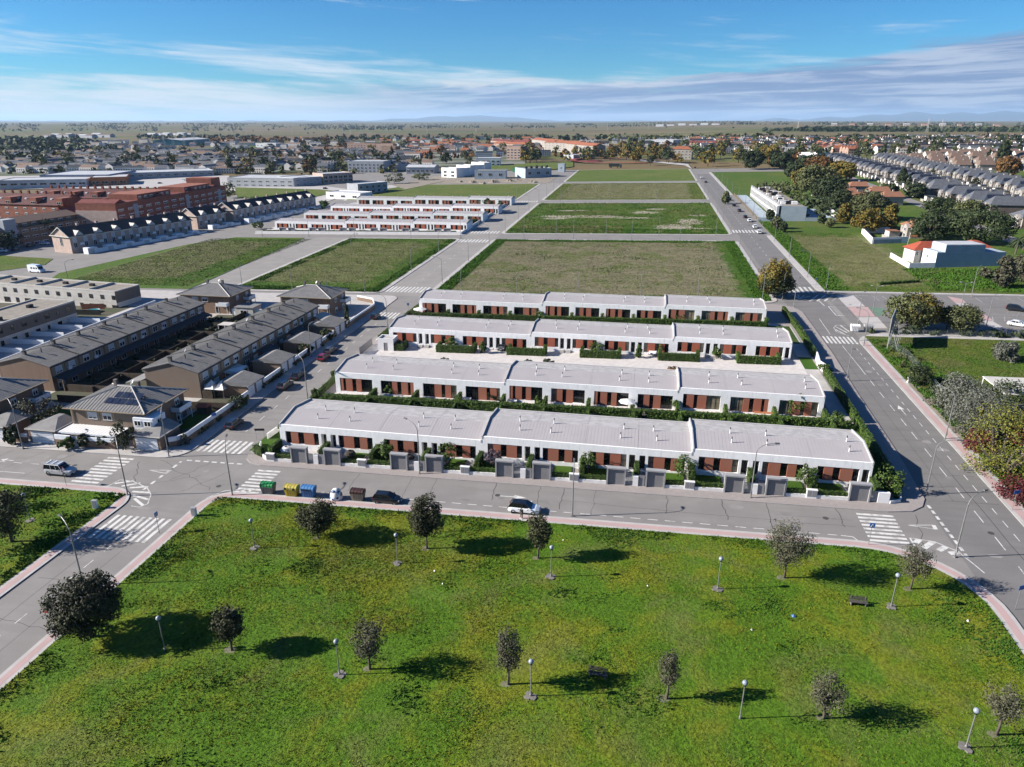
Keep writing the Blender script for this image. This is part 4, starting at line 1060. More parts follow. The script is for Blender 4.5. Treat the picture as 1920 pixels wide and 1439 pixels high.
def garage(label, u0, u1, v0, v1, face='u', doors=1, h=2.6, group='brick garages', hip=True):
    w, L = u1-u0, v1-v0
    t = thing('brick_garage', label, 'garage', u0, v0, 0, group, z=gz((u0+u1)/2, (v0+v1)/2))
    b = MB(); b.box(0, w, 0, L, -.8, h); b.build('wall', M_brick, t)
    r = MB(); o = .25
    if face == 'u':
        ur = w*.42; pf = [(-o, h), (w+o, h), (w+o, h+.12), (ur, h+1.05), (-o, h+.12)]
        r.extry(pf, -o, L+o); y = .1
        while y < L:
            r.extry([(w+o, h+.12), (w+o, h+.18), (ur, h+1.11), (ur, h+1.05)], y, y+.1); y += .6
        r.extry([(w+o-.02, h-.1), (w+o+.08, h-.1), (w+o+.08, h+.1), (w+o-.02, h+.1)], -o, L+o, 1)
    else:
        r.frus((-o, w+o, -o, L+o, h), (w*.4, w*.6, L*.72, L+o, h+.95)); r.box(-o-.05, w+o+.05, -o-.08, -o, h-.08, h+.1, 1); r.box(-o-.08, -o, -o, L+o, h-.08, h+.1, 1); r.box(w+o, w+o+.08, -o, L+o, h-.08, h+.1, 1)
    r.build('roof', [M_tile, M_cream], t)
    n = doors
    for i in range(n):
        d = MB()
        if face == 'u': y = L*(i+.5)/n; d.box(w, w+.04, y-1.12, y+1.12, 0, 2.2)
        else: x = w*(i+.5)/n; d.box(x-w*.40, x+w*.40, -.04, 0, 0, 2.2)
        dd = d.build('garage_door', M_gdoor, t)
        k = MB()
        for j in range(1, 4):
            if face == 'u': k.box(w+.04, w+.06, y-1.12, y+1.12, j*.55-.02, j*.55+.02)
            else: k.box(x-w*.40, x+w*.40, -.06, -.04, j*.55-.02, j*.55+.02)
        k.build('door_rib', M_metal, dd)
    return t
for k, (a, b2) in enumerate(((118.9, 124.9), (132.8, 138.8), (146.8, 153.2), (160.8, 167.6))):
    garage(f'double brick garage with two white doors, {nth(k)} along the side street from the corner', -82.2, -75.5, a, b2, 'u', 2)
garage('single brick garage left of the white pergola of the corner house', -103.4, -97.9, 94.9, 99.7, 'v', 1)
garage('single brick garage at the street corner before the corner house', -83.0, -77.8, 95.0, 100.4, 'v', 1)
garage('single brick garage west of the two round bushes', -113.6, -108.1, 95, 100.2, 'v', 1)

# pergola, walls, gardens
t = thing('pergola', 'white pergola canopy before the corner house', 'pergola', -97.4, 94.9)
for k in range(17):
    s = MB(); s.box(k*.66, k*.66+.55, 0, 3.6, 2.42, 2.5); s.build('slat', M_coping, t)
f = MB(); f.box(0, 11.1, 0, .12, 2.2, 2.42); f.box(0, 11.1, 3.45, 3.57, 2.2, 2.42); f.build('beam', M_pvc, t)
for x in (0, 3.7, 7.4, 11): p = MB(); p.box(x-.06, x+.06, 0, .12, -.2, 2.2); p.build('post', M_pvc, t)
def wall_run(label, pts, h, m, cap=None, th=.25, name='garden_wall', group=None):
    mb = MB()
    for a, b2 in zip(pts, pts[1:]):
        dx, dy = b2[0]-a[0], b2[1]-a[1]; L = math.hypot(dx, dy); nx, ny = -dy/L*th/2, dx/L*th/2
        q = [(a[0]-nx, a[1]-ny), (b2[0]-nx, b2[1]-ny), (b2[0]+nx, b2[1]+ny), (a[0]+nx, a[1]+ny)]
        mb.prism(q, -.4, h, 0, None, gz)
        if cap: mb.prism(q, h, h+cap, 1, None, gz)
    return tag(mb.build(name, [m, M_pvc]), label, 'wall', group)
wall_run('brick front wall with white infill before the corner house', [(-97.8, 94.5), (-94.5, 94.4)], 1.3, M_brick, .8)
wall_run('brick front wall with white infill right of the white front door', [(-93, 94.4), (-86, 94.4)], 1.4, M_brick, .6)
t = thing('front_door', 'white street door set in the front wall by the pergola', 'door', -94.4, 94.45); d = MB(); d.box(0, 1.2, -.06, .06, -.1, 2.15); d.build('leaf', M_gdoor, t); d = MB(); d.box(-.12, 0, -.1, .1, -.1, 2.3); d.box(1.2, 1.32, -.1, .1, -.1, 2.3); d.box(-.12, 1.32, -.1, .1, 2.15, 2.3); d.build('frame', M_brick, t)
wall_run('curved brick wall topped with white panels round the corner garden', [(-77.3, 96.4), (-76.2, 97.1), (-75.4, 98.6), (-75.3, 104), (-75.2, 112), (-75.2, 118.6)], 1.1, M_brick, .8)
for k, (a, b2) in enumerate(((125.2, 132.5), (139.2, 146.5), (153.6, 160.5))): wall_run(f'white street wall between brick garages, {nth(k)} from the corner', [(-75.6, a), (-75.6, b2)], 1.0, M_brick, .8, group='white walls between the garages')
wall_run('low brick wall with white rail by the north house', [(-75.4, 168.2), (-75.2, 188), (-78, 194), (-84, 197)], 1.2, M_brick, .5)
wall_run('plain brick wall left of the pergola garage', [(-108, 94.6), (-103.6, 94.6)], 1.2, M_brick, .5)
wall_run('white rendered garden wall across the north end of the gardens', [(-113.8, 177.2), (-104.5, 177.3)], 2.0, M_pvc)
M_yard = mat('garden_ground', (.085, .075, .055), .95, (.05, .062, .025), .25, .4, 6)
slab('garden_ground', -118.2, -97, 112, 177, .16, M_yard, M_yard); slab('garden_ground', -84.8, -75.7, 112.5, 177, .16, M_yard, M_yard); slab('garden_ground', -82.2, -75.6, 97, 112.3, .17, M_yard, M_yard)
slab('lawn', -82, -77, 103.5, 110.5, .19, M_lawn, M_yard); slab('lawn', -112, -100.5, 101, 110.5, .19, M_lawn, M_yard); slab('lawn', -107, -101.5, 113, 117.5, .19, M_lawn, M_yard); slab('lawn', -113, -104, 166, 175, .19, M_lawn, M_yard)
for k in range(7):
    y = 117.6 + k*7.75
    wall_run(f'brown garden fence between the two brick terraces, {nth(k)} from the corner house', [(-116, y), (-101.2, y)], 1.7, M_fence, th=.12, name='garden_fence', group='garden fences between the terraces')
    wall_run(f'brown fence between garages and the brick terrace, {nth(k)} from the corner house', [(-84.6, y), (-82.4, y)], 1.8, M_fence, th=.12, name='garden_fence', group='yard fences behind the garages')
wall_run('long brown fence along the middle of the shared gardens', [(-109.2, 117), (-109.2, 176.5)], 1.6, M_fence, th=.12, name='garden_fence')
wall_run('brown fence behind the corner house lawn', [(-113, 112), (-84, 112.2), (-76, 112.4)], 1.7, M_fence, th=.12, name='garden_fence')
# shade tents, shed, pavilion roof over the yards
t = thing('shade_tent', 'white peaked shade tent beside the first brick garage', 'tent', -84.2, 117.6)
c = MB()
for x in (0, 2.2):
    q = [(x, 0), (x+2.1, 0), (x+2.1, 2.6), (x, 2.6)]; ap = (x+1.05, 1.3, 3.7)
    for i in range(4): a, b2 = q[i], q[(i+1) % 4]; m_ = ((a[0]+b2[0])/2*.5+ap[0]*.5, (a[1]+b2[1])/2*.5+ap[1]*.5, 2.55); c.face([(*a, 2.15), (*b2, 2.15), m_]); c.face([(*b2, 2.15), ap, m_]); c.face([(*a, 2.15), m_, ap])
c.build('canopy', M_coping, t)
for x in (.05, 2.15, 4.2):
    for y in (.05, 2.5): p = MB(); p.tube([(x, y, -.1), (x, y, 2.2)], .04, 5); p.build('pole', M_metal, t)
t = thing('shade_sail', 'pale tensioned shade sail behind the second garage', 'shade sail', -84.6, 126.5)
c = MB(); c.face([(0, 0, 2.9), (3, .3, 2.4), (2.6, 4, 2.9), (.2, 3.6, 2.3)]); c.build('canopy', M_coping, t); 
for x, y in ((0, 0), (3, .3), (2.6, 4), (.2, 3.6)): p = MB(); p.tube([(x, y, -.1), (x, y, 2.9)], .04, 5); p.build('pole', M_metal, t)
t = thing('garden_shed', 'small garden shed with an orange roof on the corner lawn', 'shed', -80.9, 110.0)
c = MB(); c.box(0, 2, 0, 1.6, -.1, 1.7); c.build('wall', M_fence, t); c = MB(); c.frus((-.3, 2.3, -.3, 1.9, 1.7), (.2, 1.8, .7, .9, 2.15)); c.build('roof', mat('orange_tiles', (.42, .105, .05), .8), t)
for k, (y, m_) in enumerate(((139.4, M_slate), (125.4, M_cream), (154, M_slate), (168.3, M_cream))):
    t = thing('yard_canopy', f'{"grey" if m_ is M_slate else "pale"} lean-to canopy in the {nth(k)} yard between garage and terrace', 'canopy', -84.6, y)
    c = MB(); c.face([(0, 0, 2.9), (2.6, 0, 2.4), (2.6, 5.5, 2.4), (0, 5.5, 2.9)]); c.face([(0, 0, 2.82), (0, 5.5, 2.82), (2.6, 5.5, 2.32), (2.6, 0, 2.32)]); c.build('roof', m_, t)
    for yy in (.1, 5.3): p = MB(); p.box(2.4, 2.5, yy, yy+.1, -.1, 2.33); p.build('post', M_pvc, t)
t = thing('garden_pergola', 'white post pergola in the dark gardens between the terraces', 'pergola', -107.5, 160)
c = MB(); c.box(0, 4, 0, 3, 2.3, 2.4); c.build('roof', M_cream, t)
for x, y in ((.05, .05), (3.8, .05), (.05, 2.8), (3.8, 2.8)): p = MB(); p.box(x, x+.12, y, y+.12, -.1, 2.3); p.build('post', M_pvc, t)
t = thing('garden_annex', 'small pale annex behind the northern hip-roof house', 'annex', -112.2, 176.2)
c = MB(); c.box(0, 5.5, 0, 4.5, -.2, 2.6); c.build('wall', M_cream, t); c = MB(); c.box(-.2, 5.7, -.2, 4.7, 2.6, 2.78); c.build('roof', M_tile, t); win(t, 2.6, 0, .7, 2, 1.3)

# ---- flat roofed terraces farther west
def flat_block(label, u0, v0, w, L, rz, h, n, sides, seed):
    t = thing('flat_roof_terrace', label, 'terraced houses', u0, v0, rz, 'flat roofed terraces', z=gz(u0, v0))
    b = MB(); b.box(0, w, 0, L, -1.5, 3.0, 0); b.box(-.03, w+.03, -.03, L+.03, 3.0, h, 1); b.build('wall', [M_cream, sides], t)
    r = MB(); r.box(.25, w-.25, .25, L-.25, h-.3, h+.05); r.build('roof', M_flat, t)
    p = MB()
    for q in ((-.06, w+.06, -.06, .3), (-.06, w+.06, L-.3, L+.06), (-.06, .3, .3, L-.3), (w-.3, w+.06, .3, L-.3)): p.box(*q, h, h+.42)
    p.build('parapet', M_cream, t)
    return t
t = flat_block('flat roofed terrace with grey brick upper floor and white yards', -169.9, 104, 12.7, 65, 0, 6.2, 8, M_brickg, 1)
for k in range(17):
    win(t, 12.74, 2.2+k*3.75, 4.0, (1.7, .9)[k % 2], 1.35, math.pi/2, 0, M_frame); win(t, 12.72, 2.2+k*3.75, .2, (1.0, 1.4)[k % 2], 2.0, math.pi/2, 0, M_frame)
for k in range(5):
    a = MB(); a.box(0, .9, 0, 1.6, 0, .8); a.build('roof_unit', M_black, t, loc=(5.5+(k % 2)*3, 4+k*13, 6.25))
t = flat_block('long pale flat roofed terrace with square windows beside the west field', -214.5, 186.2, 61, 9.8, -.088, 6.1, 8, M_cream, 2)
b = MB(); b.box(61.02, 61.07, 0, 9.8, 2.9, 6.2); b.build('brick_panel', M_brickg, t)
for k in range(15): win(t, 2.2+k*4.15, -.04, 3.9, 1.25, 1.25, 0, 0, M_frame); win(t, 2.2+k*4.15, -.02, .1, (2.2, 1.1)[k % 2], 2.1, 0, 0, M_frame)
for k in range(5):
    p = MB(); p.box(10.5+k*10.2, 10.8+k*10.2, .2, 9.6, 6.1, 6.75); p.build('parapet', M_cream, t)
    a = MB(); a.box(0, 1.5, 0, .9, 0, .7); a.build('roof_unit', M_black, t, loc=(6+k*10.2, 5, 6.2))
for k in range(10):
    y = 106 + k*6.6
    wall_run(f'white wall between front yards of the flat roofed terrace, {nth(k)} from the street', [(-156.8, y), (-147, y)], 1.4, M_pvc, th=.2, name='yard_wall', group='white yard walls')
wall_run('long white wall behind the brick terrace along the lane', [(-144.6, 106), (-144.6, 186)], 1.5, M_pvc, name='yard_wall')
wall_run('grey wall along the lane behind the brick terrace porch', [(-133.4, 112), (-133.4, 176)], 1.6, M_brickg, name='yard_wall')
slab('garden_ground', -157, -144.8, 104, 186, .16, M_conc, M_conc)
slab('garden_ground', -215, -150, 171, 183, .17, M_yard, M_yard)
t = thing('pool', 'round blue garden pool beside the pale flat roofed terrace', 'pool', *G(175, 587)); p = MB(); p.lathe([(1.9, 0), (1.95, .9), (1.8, .9), (1.78, .78)], 18); p.build('rim', M_metal, t); p = MB(); p.face([(1.78*math.cos(k*.349), 1.78*math.sin(k*.349), .8) for k in range(18)]); p.build('water', mat('pool_water', (.03, .33, .42), .1), t)
wall_run('orange brown screen fence behind the pool', [(-164, 178.5), (-157, 179.5)], 1.8, mat('rust_screen', (.20, .075, .045), .8), th=.1, name='screen_fence')
wall_run('dark fence in front of the pool', [(-165, 172.5), (-153, 173)], 1.7, M_black, th=.1, name='screen_fence')
# ---------------------------------------------------------------- cars
M_tyre = mat('tyre_rubber', (.018, .018, .018), .8)
M_rim = mat('alloy_rim', (.38, .38, .39), .35, metal=.6)
M_cglass = glass_mat('car_glass', (.012, .014, .017), .05, (.008, .009, .011))
M_lens = mat('headlight_lens', (.55, .56, .58), .15, spec=.6)
M_tail = mat('tail_light', (.30, .015, .012), .3)
def paint(name, c, metal=0., rough=.28):
    m = mat(name, c, rough, c, 1, spec=.5, metal=metal); b = m.node_tree.nodes['Principled BSDF']; b.inputs['Coat Weight'].default_value = .6; b.inputs['Coat Roughness'].default_value = .08
    return m
PAINT = {'black': paint('black_car_paint', (.008, .009, .012)), 'white': paint('white_car_paint', (.66, .68, .71)), 'silver': paint('silver_car_paint', (.42, .43, .445), .2), 'navy': paint('dark_blue_car_paint', (.016, .022, .035)),
         'grey': paint('dark_grey_car_paint', (.05, .052, .056)), 'red': paint('dark_red_car_paint', (.20, .010, .028)), 'green': paint('dark_green_lorry_paint', (.02, .03, .028))}
SPEC = {  # length, width, height, belt, bonnet height, nose height, cabin rear x, front x (as share), rake rear, rake front, wheel radius
 'hatch':  (4.15, 1.76, 1.50, .92, .88, .66, -.48, .27, .34, .95, .31),
 'suv':    (4.45, 1.86, 1.63, 1.02, .98, .78, -.485, .25, .42, .85, .35),
 'offroad':(4.85, 1.95, 1.86, 1.08, 1.05, .95, -.495, .20, .10, .55, .39),
 'sedan':  (4.6, 1.80, 1.45, .92, .88, .68, -.36, .22, .55, .85, .32),
}
def car(kind, pal, label, roofpal=None, rails=False, group=None):
    L, Wd, Hh, zb, zh, zn, cr, cf, rr, rf, wr = SPEC[kind]; w = Wd/2; PT = PAINT[pal]
    t = thing('parked_car', label, 'car', z=0, group=group)
    x0, x1 = -L/2, L/2; xcr, xcf = cr*L, cf*L
    st = [(x0, .42, zb*.78, w*.80), (x0+.12, .30, zb*.97, w*.93), (x0+.55, .26, zb, w), (xcf-.1, .26, zb, w), (xcf+.25, .26, zh, w), (x1-.55, .27, zh*.95, w*.97), (x1-.14, .30, zn, w*.88), (x1, .40, zn*.82, w*.70)]
    b = MB(); n = 10
    for x, zl, zt, hw in st:
        b.v += [(x, s*hw*k, z) for s, k, z in ((-1, .90, zl), (-1, .99, zl+.12), (-1, 1., zl+(zt-zl)*.6), (-1, .96, zt-.06), (-1, .84, zt), (1, .84, zt), (1, .96, zt-.06), (1, 1., zl+(zt-zl)*.6), (1, .99, zl+.12), (1, .90, zl))]
    for i in range(len(st)-1):
        for j in range(n): b.f.append((i*n+j, i*n+(j+1) % n, (i+1)*n+(j+1) % n, (i+1)*n+j)); b.m.append(0)
    b.f.append(tuple(range(n-1, -1, -1))); b.m.append(0); e = (len(st)-1)*n; b.f.append(tuple(range(e, e+n))); b.m.append(0)
    if rails or kind in ('suv', 'offroad'):
        for s in (-1, 1): b.box(x0+.5, x1-.5, s*w-.03, s*w+.03, .28, .42, 1)
    b.box(x0-.02, x0+.1, -w*.78, w*.78, .40, .58, 1); b.box(x1-.08, x1+.03, -w*.66, w*.66, .40, .56, 1)
    b.build('body', [PT, M_black], t)
    rt = Hh - .05; a0, a1 = xcr+.02, xcf; q0, q1 = a0+rr, a1-rf; bw, tw = w*.86, w*.70
    Bp = [(a0, -bw, zb-.02), (a1, -bw, zb-.02), (a1, bw, zb-.02), (a0, bw, zb-.02)]; Tp = [(q0, -tw, rt), (q1, -tw, rt), (q1, tw, rt), (q0, tw, rt)]
    for nm, i in (('side_window', 0), ('windscreen', 1), ('side_window', 2), ('rear_window', 3)):
        j = (i+1) % 4; g_ = MB(); g_.face([Bp[i], Bp[j], Tp[j], Tp[i]]); inn = [Vector(p)*.94 + Vector((0, 0, .05)) for p in (Bp[i], Bp[j], Tp[j], Tp[i])]; g_.face([tuple(p) for p in reversed(inn)]); g_.build(nm, M_cglass, t)
    r = MB(); r.frus((q0-.06, q1+.08, -tw-.04, tw+.04, rt-.03), (q0+.1, q1-.12, -tw+.10, tw-.10, rt+.07))
    for i in range(4): r.tube([Bp[i], Tp[i]], .05, 4)
    for xm in (.42, .72) if kind != 'hatch' else (.5,):
        for s in (-1, 1): r.tube([(a0+(a1-a0)*xm, s*(bw+.01), zb), (q0+(q1-q0)*xm, s*(tw+.01), rt)], .045, 4)
    r.build('roof', PAINT[roofpal or pal], t)
    if rails:
        for s in (-1, 1): q = MB(); q.tube([(q0+.1, s*tw*.92, rt+.05), (q0+.2, s*tw*.92, rt+.14), (q1-.2, s*tw*.92, rt+.14), (q1-.1, s*tw*.92, rt+.05)], .028, 5); q.build('roof_rail', PAINT['silver'], t)
        for k in range(3): q = MB(); x = q0+.35+k*(q1-q0-.6)/2; q.box(x, x+.16, -tw*.9, tw*.9, rt+.1, rt+.16); q.build('roof_bar', PAINT['white'], t)
        q = MB(); q.lathe([(.01, 0), (.36, 0), (.36, .2), (.01, .22)], 14); o = q.build('spare_wheel', M_tyre, t, loc=(x0-.02, 0, .95)); o.rotation_euler = (0, -math.pi/2, 0)
    for x in (x0+L*.185, x1-L*.19):
        for s in (-1, 1):
            q = MB(); q.lathe([(wr*.62, -.10), (wr, -.10), (wr, .10), (wr*.62, .10), (wr*.62, -.10)], 14); o = q.build('wheel', M_tyre, t, loc=(x, s*(w-.10), wr)); o.rotation_euler = (math.pi/2, 0, 0)
            q = MB(); q.lathe([(.01, 0.07), (wr*.2, .08), (wr*.64, .05), (wr*.64, -.08), (.01, -.07)], 10); q.build('rim', M_rim if kind != 'suv' else M_black, o)
    for s in (-1, 1):
        q = MB(); q.frus((x1-.34, x1-.06, s*w*.62-.16, s*w*.62+.16, zn-.14), (x1-.44, x1-.14, s*w*.64-.15, s*w*.64+.15, zn+.03)); q.build('headlight', M_lens, t)
        q = MB(); q.box(x0-.015, x0+.12, s*w*.74-.12, s*w*.74+.12, zb-.28, zb-.06); q.build('tail_light', M_tail, t)
        q = MB(); q.box(a1-rf*.35-.12, a1-rf*.35+.06, s*(w+.10)-.09, s*(w+.10)+.09, zb+.02, zb+.18); q.build('mirror', PT, t)
    q = MB(); q.box(x1+.0, x1+.035, -.26, .26, .44, .55); q.build('number_plate', M_wframe, t)
    for s in (-1, 1):
        for x in (-.15, .14):
            q = MB(); q.box(x*L-.1, x*L+.1, s*w-.02, s*w+.02, zb-.2, zb-.16); q.build('door_handle', M_black, t)
    return freeze(t)
def put(t, u, v, rz=0, dz=0.): t.location = (u, v, gz(u, v)+dz); t.rotation_euler = (0, 0, rz); return t
C_ = {}
put(car('hatch', 'black', 'black hatchback parked beside the brown lidded container'), -33.9, 84.5, .0)
put(car('suv', 'white', 'white car with a black roof, person standing beside it', 'black'), -13.9, 84.7, -.02)
put(car('offroad', 'silver', 'silver off-road car with roof bars waiting before the zebra crossing', rails=True), -88.8, 85.4, -.02)
V = math.pi/2
put(car('hatch', 'navy', 'dark blue car nearest the street corner zebra, in the shade'), -70.9, 106.2, V)
put(car('suv', 'grey', 'dark grey car on the side street beside the first double garage', 'black'), -70.9, 125.6, V)
put(car('sedan', 'black', 'black car close behind the dark grey one on the side street'), -71.0, 131.4, V)
put(car('hatch', 'red', 'dark red car parked on the shaded side street'), -70.6, 143.6, V)
put(car('hatch', 'grey', 'dark car parked just beyond the dark red one'), -71.2, 148.6, V)
put(car('hatch', 'black', 'black car in deep shade at the far end of the side street'), -71.3, 178.5, V)
put(car('suv', 'black', 'black car parked alone in the large parking area', 'black'), *G(1904, 583), -.4)
put(car('suv', 'white', 'white car parked nose out between court hedge blocks'), 3.8, 156.2, -V, .15)
put(car('suv', 'grey', 'dark grey car in the court between hedge blocks'), -31.0, 155.4, -V, .15)
put(car('sedan', 'white', 'white car behind the thin hedge at the parking edge'), *G(1908, 612), -.5)
far_c = [car('hatch', 'black', 'pattern'), car('suv', 'white', 'pattern'), car('sedan', 'navy', 'pattern')]
AV = [((1303, 316), 0, 'small dark car at the far bend of the avenue'), ((1315, 335), 1, 'white car driving on the far avenue before the bend'), ((1323, 343), 2, 'dark car following the white one on the far avenue'), ((1363, 371), 0, 'black car at the far end of the bay by the white shell'), ((1368, 376), 2, 'dark blue car second from the far end of the bay'), ((1376, 387), 0, 'black car parked beside the fenced forecourt'), ((1386, 397), 2, 'dark car parked by the forecourt fence, near the middle'), ((1397, 409), 0, 'black car parked just beyond the white cars on the avenue'), ((1405, 416), 1, 'farthest of three white cars parked in the avenue bay'), ((1415, 428), 1, 'middle one of three white cars parked in the avenue bay'), ((1423, 438), 1, 'nearest of three white cars, beside the avenue zebra')]
for (px, k, lb) in AV: dup(far_c[k], *G(*px), V, lb, 'cars on the avenue')
DW = [(6, 473), (30, 470), (58, 463), (84, 459), (560, 383), (425, 425), (445, 420), (610, 355), (585, 395), (230, 345), (260, 343), (300, 345), (345, 340), (700, 352), (718, 350), (665, 310), (1880, 370)]
for i, px in enumerate(DW): dup(far_c[(i*2+1) % 3], *G(*px), rnd.uniform(-.3, .3) + (V if i % 3 else 0), f'{("dark","white","dark blue")[(i*2+1)%3]} car parked by the western buildings, {nth(i)} counted from the tan block', 'cars in the western quarter')
for o in far_c: hide(o)
# camper van and lorry
t = thing('camper_van', 'white camper van parked on the lane beside the grass plot', 'camper van', *G(70, 511), -.15)
b = MB(); b.extry([(-3.2, .35), (3.0, .35), (3.1, 1.1), (2.3, 1.4), (1.9, 2.5), (1.2, 2.9), (-3.1, 2.9), (-3.25, 2.6)], -1.1, 1.1); b.build('body', PAINT['white'], t)
for x in (-2.1, 2.0):
    for s in (-1, 1): q = MB(); q.lathe([(.05, -.12), (.36, -.12), (.36, .12), (.05, .12)], 12); o = q.build('wheel', M_tyre, t, loc=(x, s*1.0, .36)); o.rotation_euler = (V, 0, 0)
for x0, x1 in ((-1.6, -.7), (-.2, .6), (1.0, 1.7)): q = MB(); q.box(x0, x1, -1.13, 1.13, 1.5, 2.1); q.build('window', M_cglass, t)
q = MB(); q.face([(2.34, -.95, 1.45), (2.34, .95, 1.45), (1.98, .85, 2.4), (1.98, -.85, 2.4)]); q.build('windscreen', M_cglass, t)
t = thing('lorry', 'dark covered lorry standing at the end of the farthest field', 'lorry', *G(1153, 315), 0)
b = MB(); b.box(-6, 4.5, -1.25, 1.25, 1.1, 4.2); b.build('box_body', PAINT['green'], t); b = MB(); b.box(4.7, 6.6, -1.2, 1.2, .6, 3.1); b.build('cab', PAINT['grey'], t)
for x in (-4.6, -3.4, 2.6, 5.6):
    for s in (-1, 1): q = MB(); q.lathe([(.05, -.15), (.5, -.15), (.5, .15), (.05, .15)], 10); o = q.build('wheel', M_tyre, t, loc=(x, s*1.1, .5)); o.rotation_euler = (V, 0, 0)

# ---------------------------------------------------------------- waste containers
def container(label, u, v, bodym, lidm, lid, holes=None):
    t = thing('waste_container', label, 'waste container', u, v, 0, None)
    b = MB(); b.frus((-.80, .80, -.48, .48, .12), (-.98, .98, -.62, .62, 1.25)); b.box(-1.0, 1.0, -.64, .64, 1.25, 1.33)
    for x in (-.55, -.18, .18, .55): b.frus((x-.05, x+.05, -.52, -.48, .2), (x-.05, x+.05, -.66, -.6, 1.22))
    b.build('body', bodym, t)
    l = MB(); pr = [(-.66, 1.33), (-.62, 1.62), (-.40, 1.80), (0, 1.86), (.40, 1.80), (.62, 1.62), (.66, 1.33)]
    l.extr(pr[::-1], -1.0, 1.0)
    for x in (-.98, -.5, 0, .5, .9): l.extr([(a*1.05, 1.33+(z-1.33)*1.07) for a, z in pr][::-1], x, x+.08)
    l.build('lid', lidm, t)
    for x in (-.7, .7):
        for y in (-.4, .4): q = MB(); q.lathe([(.01, -.04), (.12, -.04), (.12, .04), (.01, .04)], 8); o = q.build('wheel', M_black, t, loc=(x, y, .12)); o.rotation_euler = (V, 0, 0)
    for s in (-1, 1): q = MB(); q.box(s*1.02-.05, s*1.02+.05, -.2, .2, 1.0, 1.5); q.build('lifting_arm', bodym, t)
    if holes == 'round':
        for x in (-.72, .55): q = MB(); q.lathe([(.01, 0), (.19, 0), (.19, .03), (.01, .03)], 12); o = q.build('opening', M_black, t, loc=(x, -.66, 1.42)); o.rotation_euler = (V*.93, 0, 0)
        q = MB(); q.face([(-.35, -.70, 1.36), (-.18, -.70, 1.36), (.14, -.47, 1.83), (-.02, -.47, 1.83)]); q.face([(-.35, -.68, 1.3), (-.02, -.44, 1.8), (.14, -.44, 1.8), (-.18, -.68, 1.3)]); q.build('stripe', mat('brown_band', (.16, .10, .05), .8), t)
    if holes == 'slot': q = MB(); q.box(-.8, .6, -.71, -.60, 1.37, 1.52); q.build('opening', M_black, t)
    return t
plast = lambda n, c: mat(n, c, .5, tuple(x*.85 for x in c), 2)
container('waste container with a green lid and grey body on the kerb', -52.4, 84.4, plast('grey_bin_plastic', (.17, .165, .16)), plast('green_lid_plastic', (.02, .26, .075)), 1)
container('yellow recycling container with two round openings', -48.5, 84.2, plast('yellow_bin_plastic', (.50, .38, .035)), plast('yellow_lid_plastic', (.56, .46, .09)), 1, 'round')
container('blue recycling container with a dark paper slot', -45.9, 84.3, plast('blue_bin_plastic', (.045, .15, .36)), plast('blue_lid_plastic', (.07, .23, .50)), 1, 'slot')
container('waste container with a dark brown lid and beige body', -38.3, 84.4, plast('beige_bin_plastic', (.23, .205, .165)), plast('brown_lid_plastic', (.062, .026, .024)), 1)
t = thing('bottle_bank', 'white bell shaped bottle bank with blue and dark spots', 'bottle bank', -41.6, 84.2)
prof = [(.01, 0), (.86, .02), (.90, .35), (.84, .85), (.70, 1.30), (.45, 1.62), (.2, 1.76), (.01, 1.78)]
b = MB(); b.lathe(prof, 18); b.build('body', M_coping, t, smooth=True)
sp1, sp2, sp3 = plast('blue_spot', (.10, .33, .68)), plast('navy_spot', (.015, .03, .14)), M_black
def rz_of(z):
    for (r0, z0), (r1, z1) in zip(prof[1:], prof[2:]):
        if z0 <= z <= z1: return r0+(r1-r0)*(z-z0)/(z1-z0)
    return .1
for k in range(34):
    z = rnd.uniform(.15, 1.6); a = rnd.uniform(0, 6.28); r = rz_of(z)+.04; rr_ = rnd.uniform(.09, .22)
    n_ = Vector((math.cos(a), math.sin(a), .35 if z > .8 else .05)).normalized(); q = MB(); ta = n_.orthogonal().normalized(); tb = n_.cross(ta); c = Vector((r*math.cos(a), r*math.sin(a), z))
    q.face([tuple(c+(ta*math.cos(j*.785)+tb*math.sin(j*.785)*.8)*rr_) for j in range(8)]); q.build('spot', rnd.choice((sp1, sp1, sp2, sp2)), t)
for a in (-1.9, -.6, 1.2): q = MB(); q.lathe([(.01, 0), (.13, 0), (.13, .05), (.01, .05)], 10); o = q.build('opening', M_black, t, loc=(.60*math.cos(a), .60*math.sin(a), 1.40)); o.rotation_euler = (0, R(58), a)
for i, (px, lb, m_) in enumerate((((1602, 622), 'pale glass container at the parking street corner', M_coping), ((1627, 622), 'grey waste container at the parking street corner', M_metal))):
    u, v = G(*px); container(lb, u, v, m_, m_, 1)

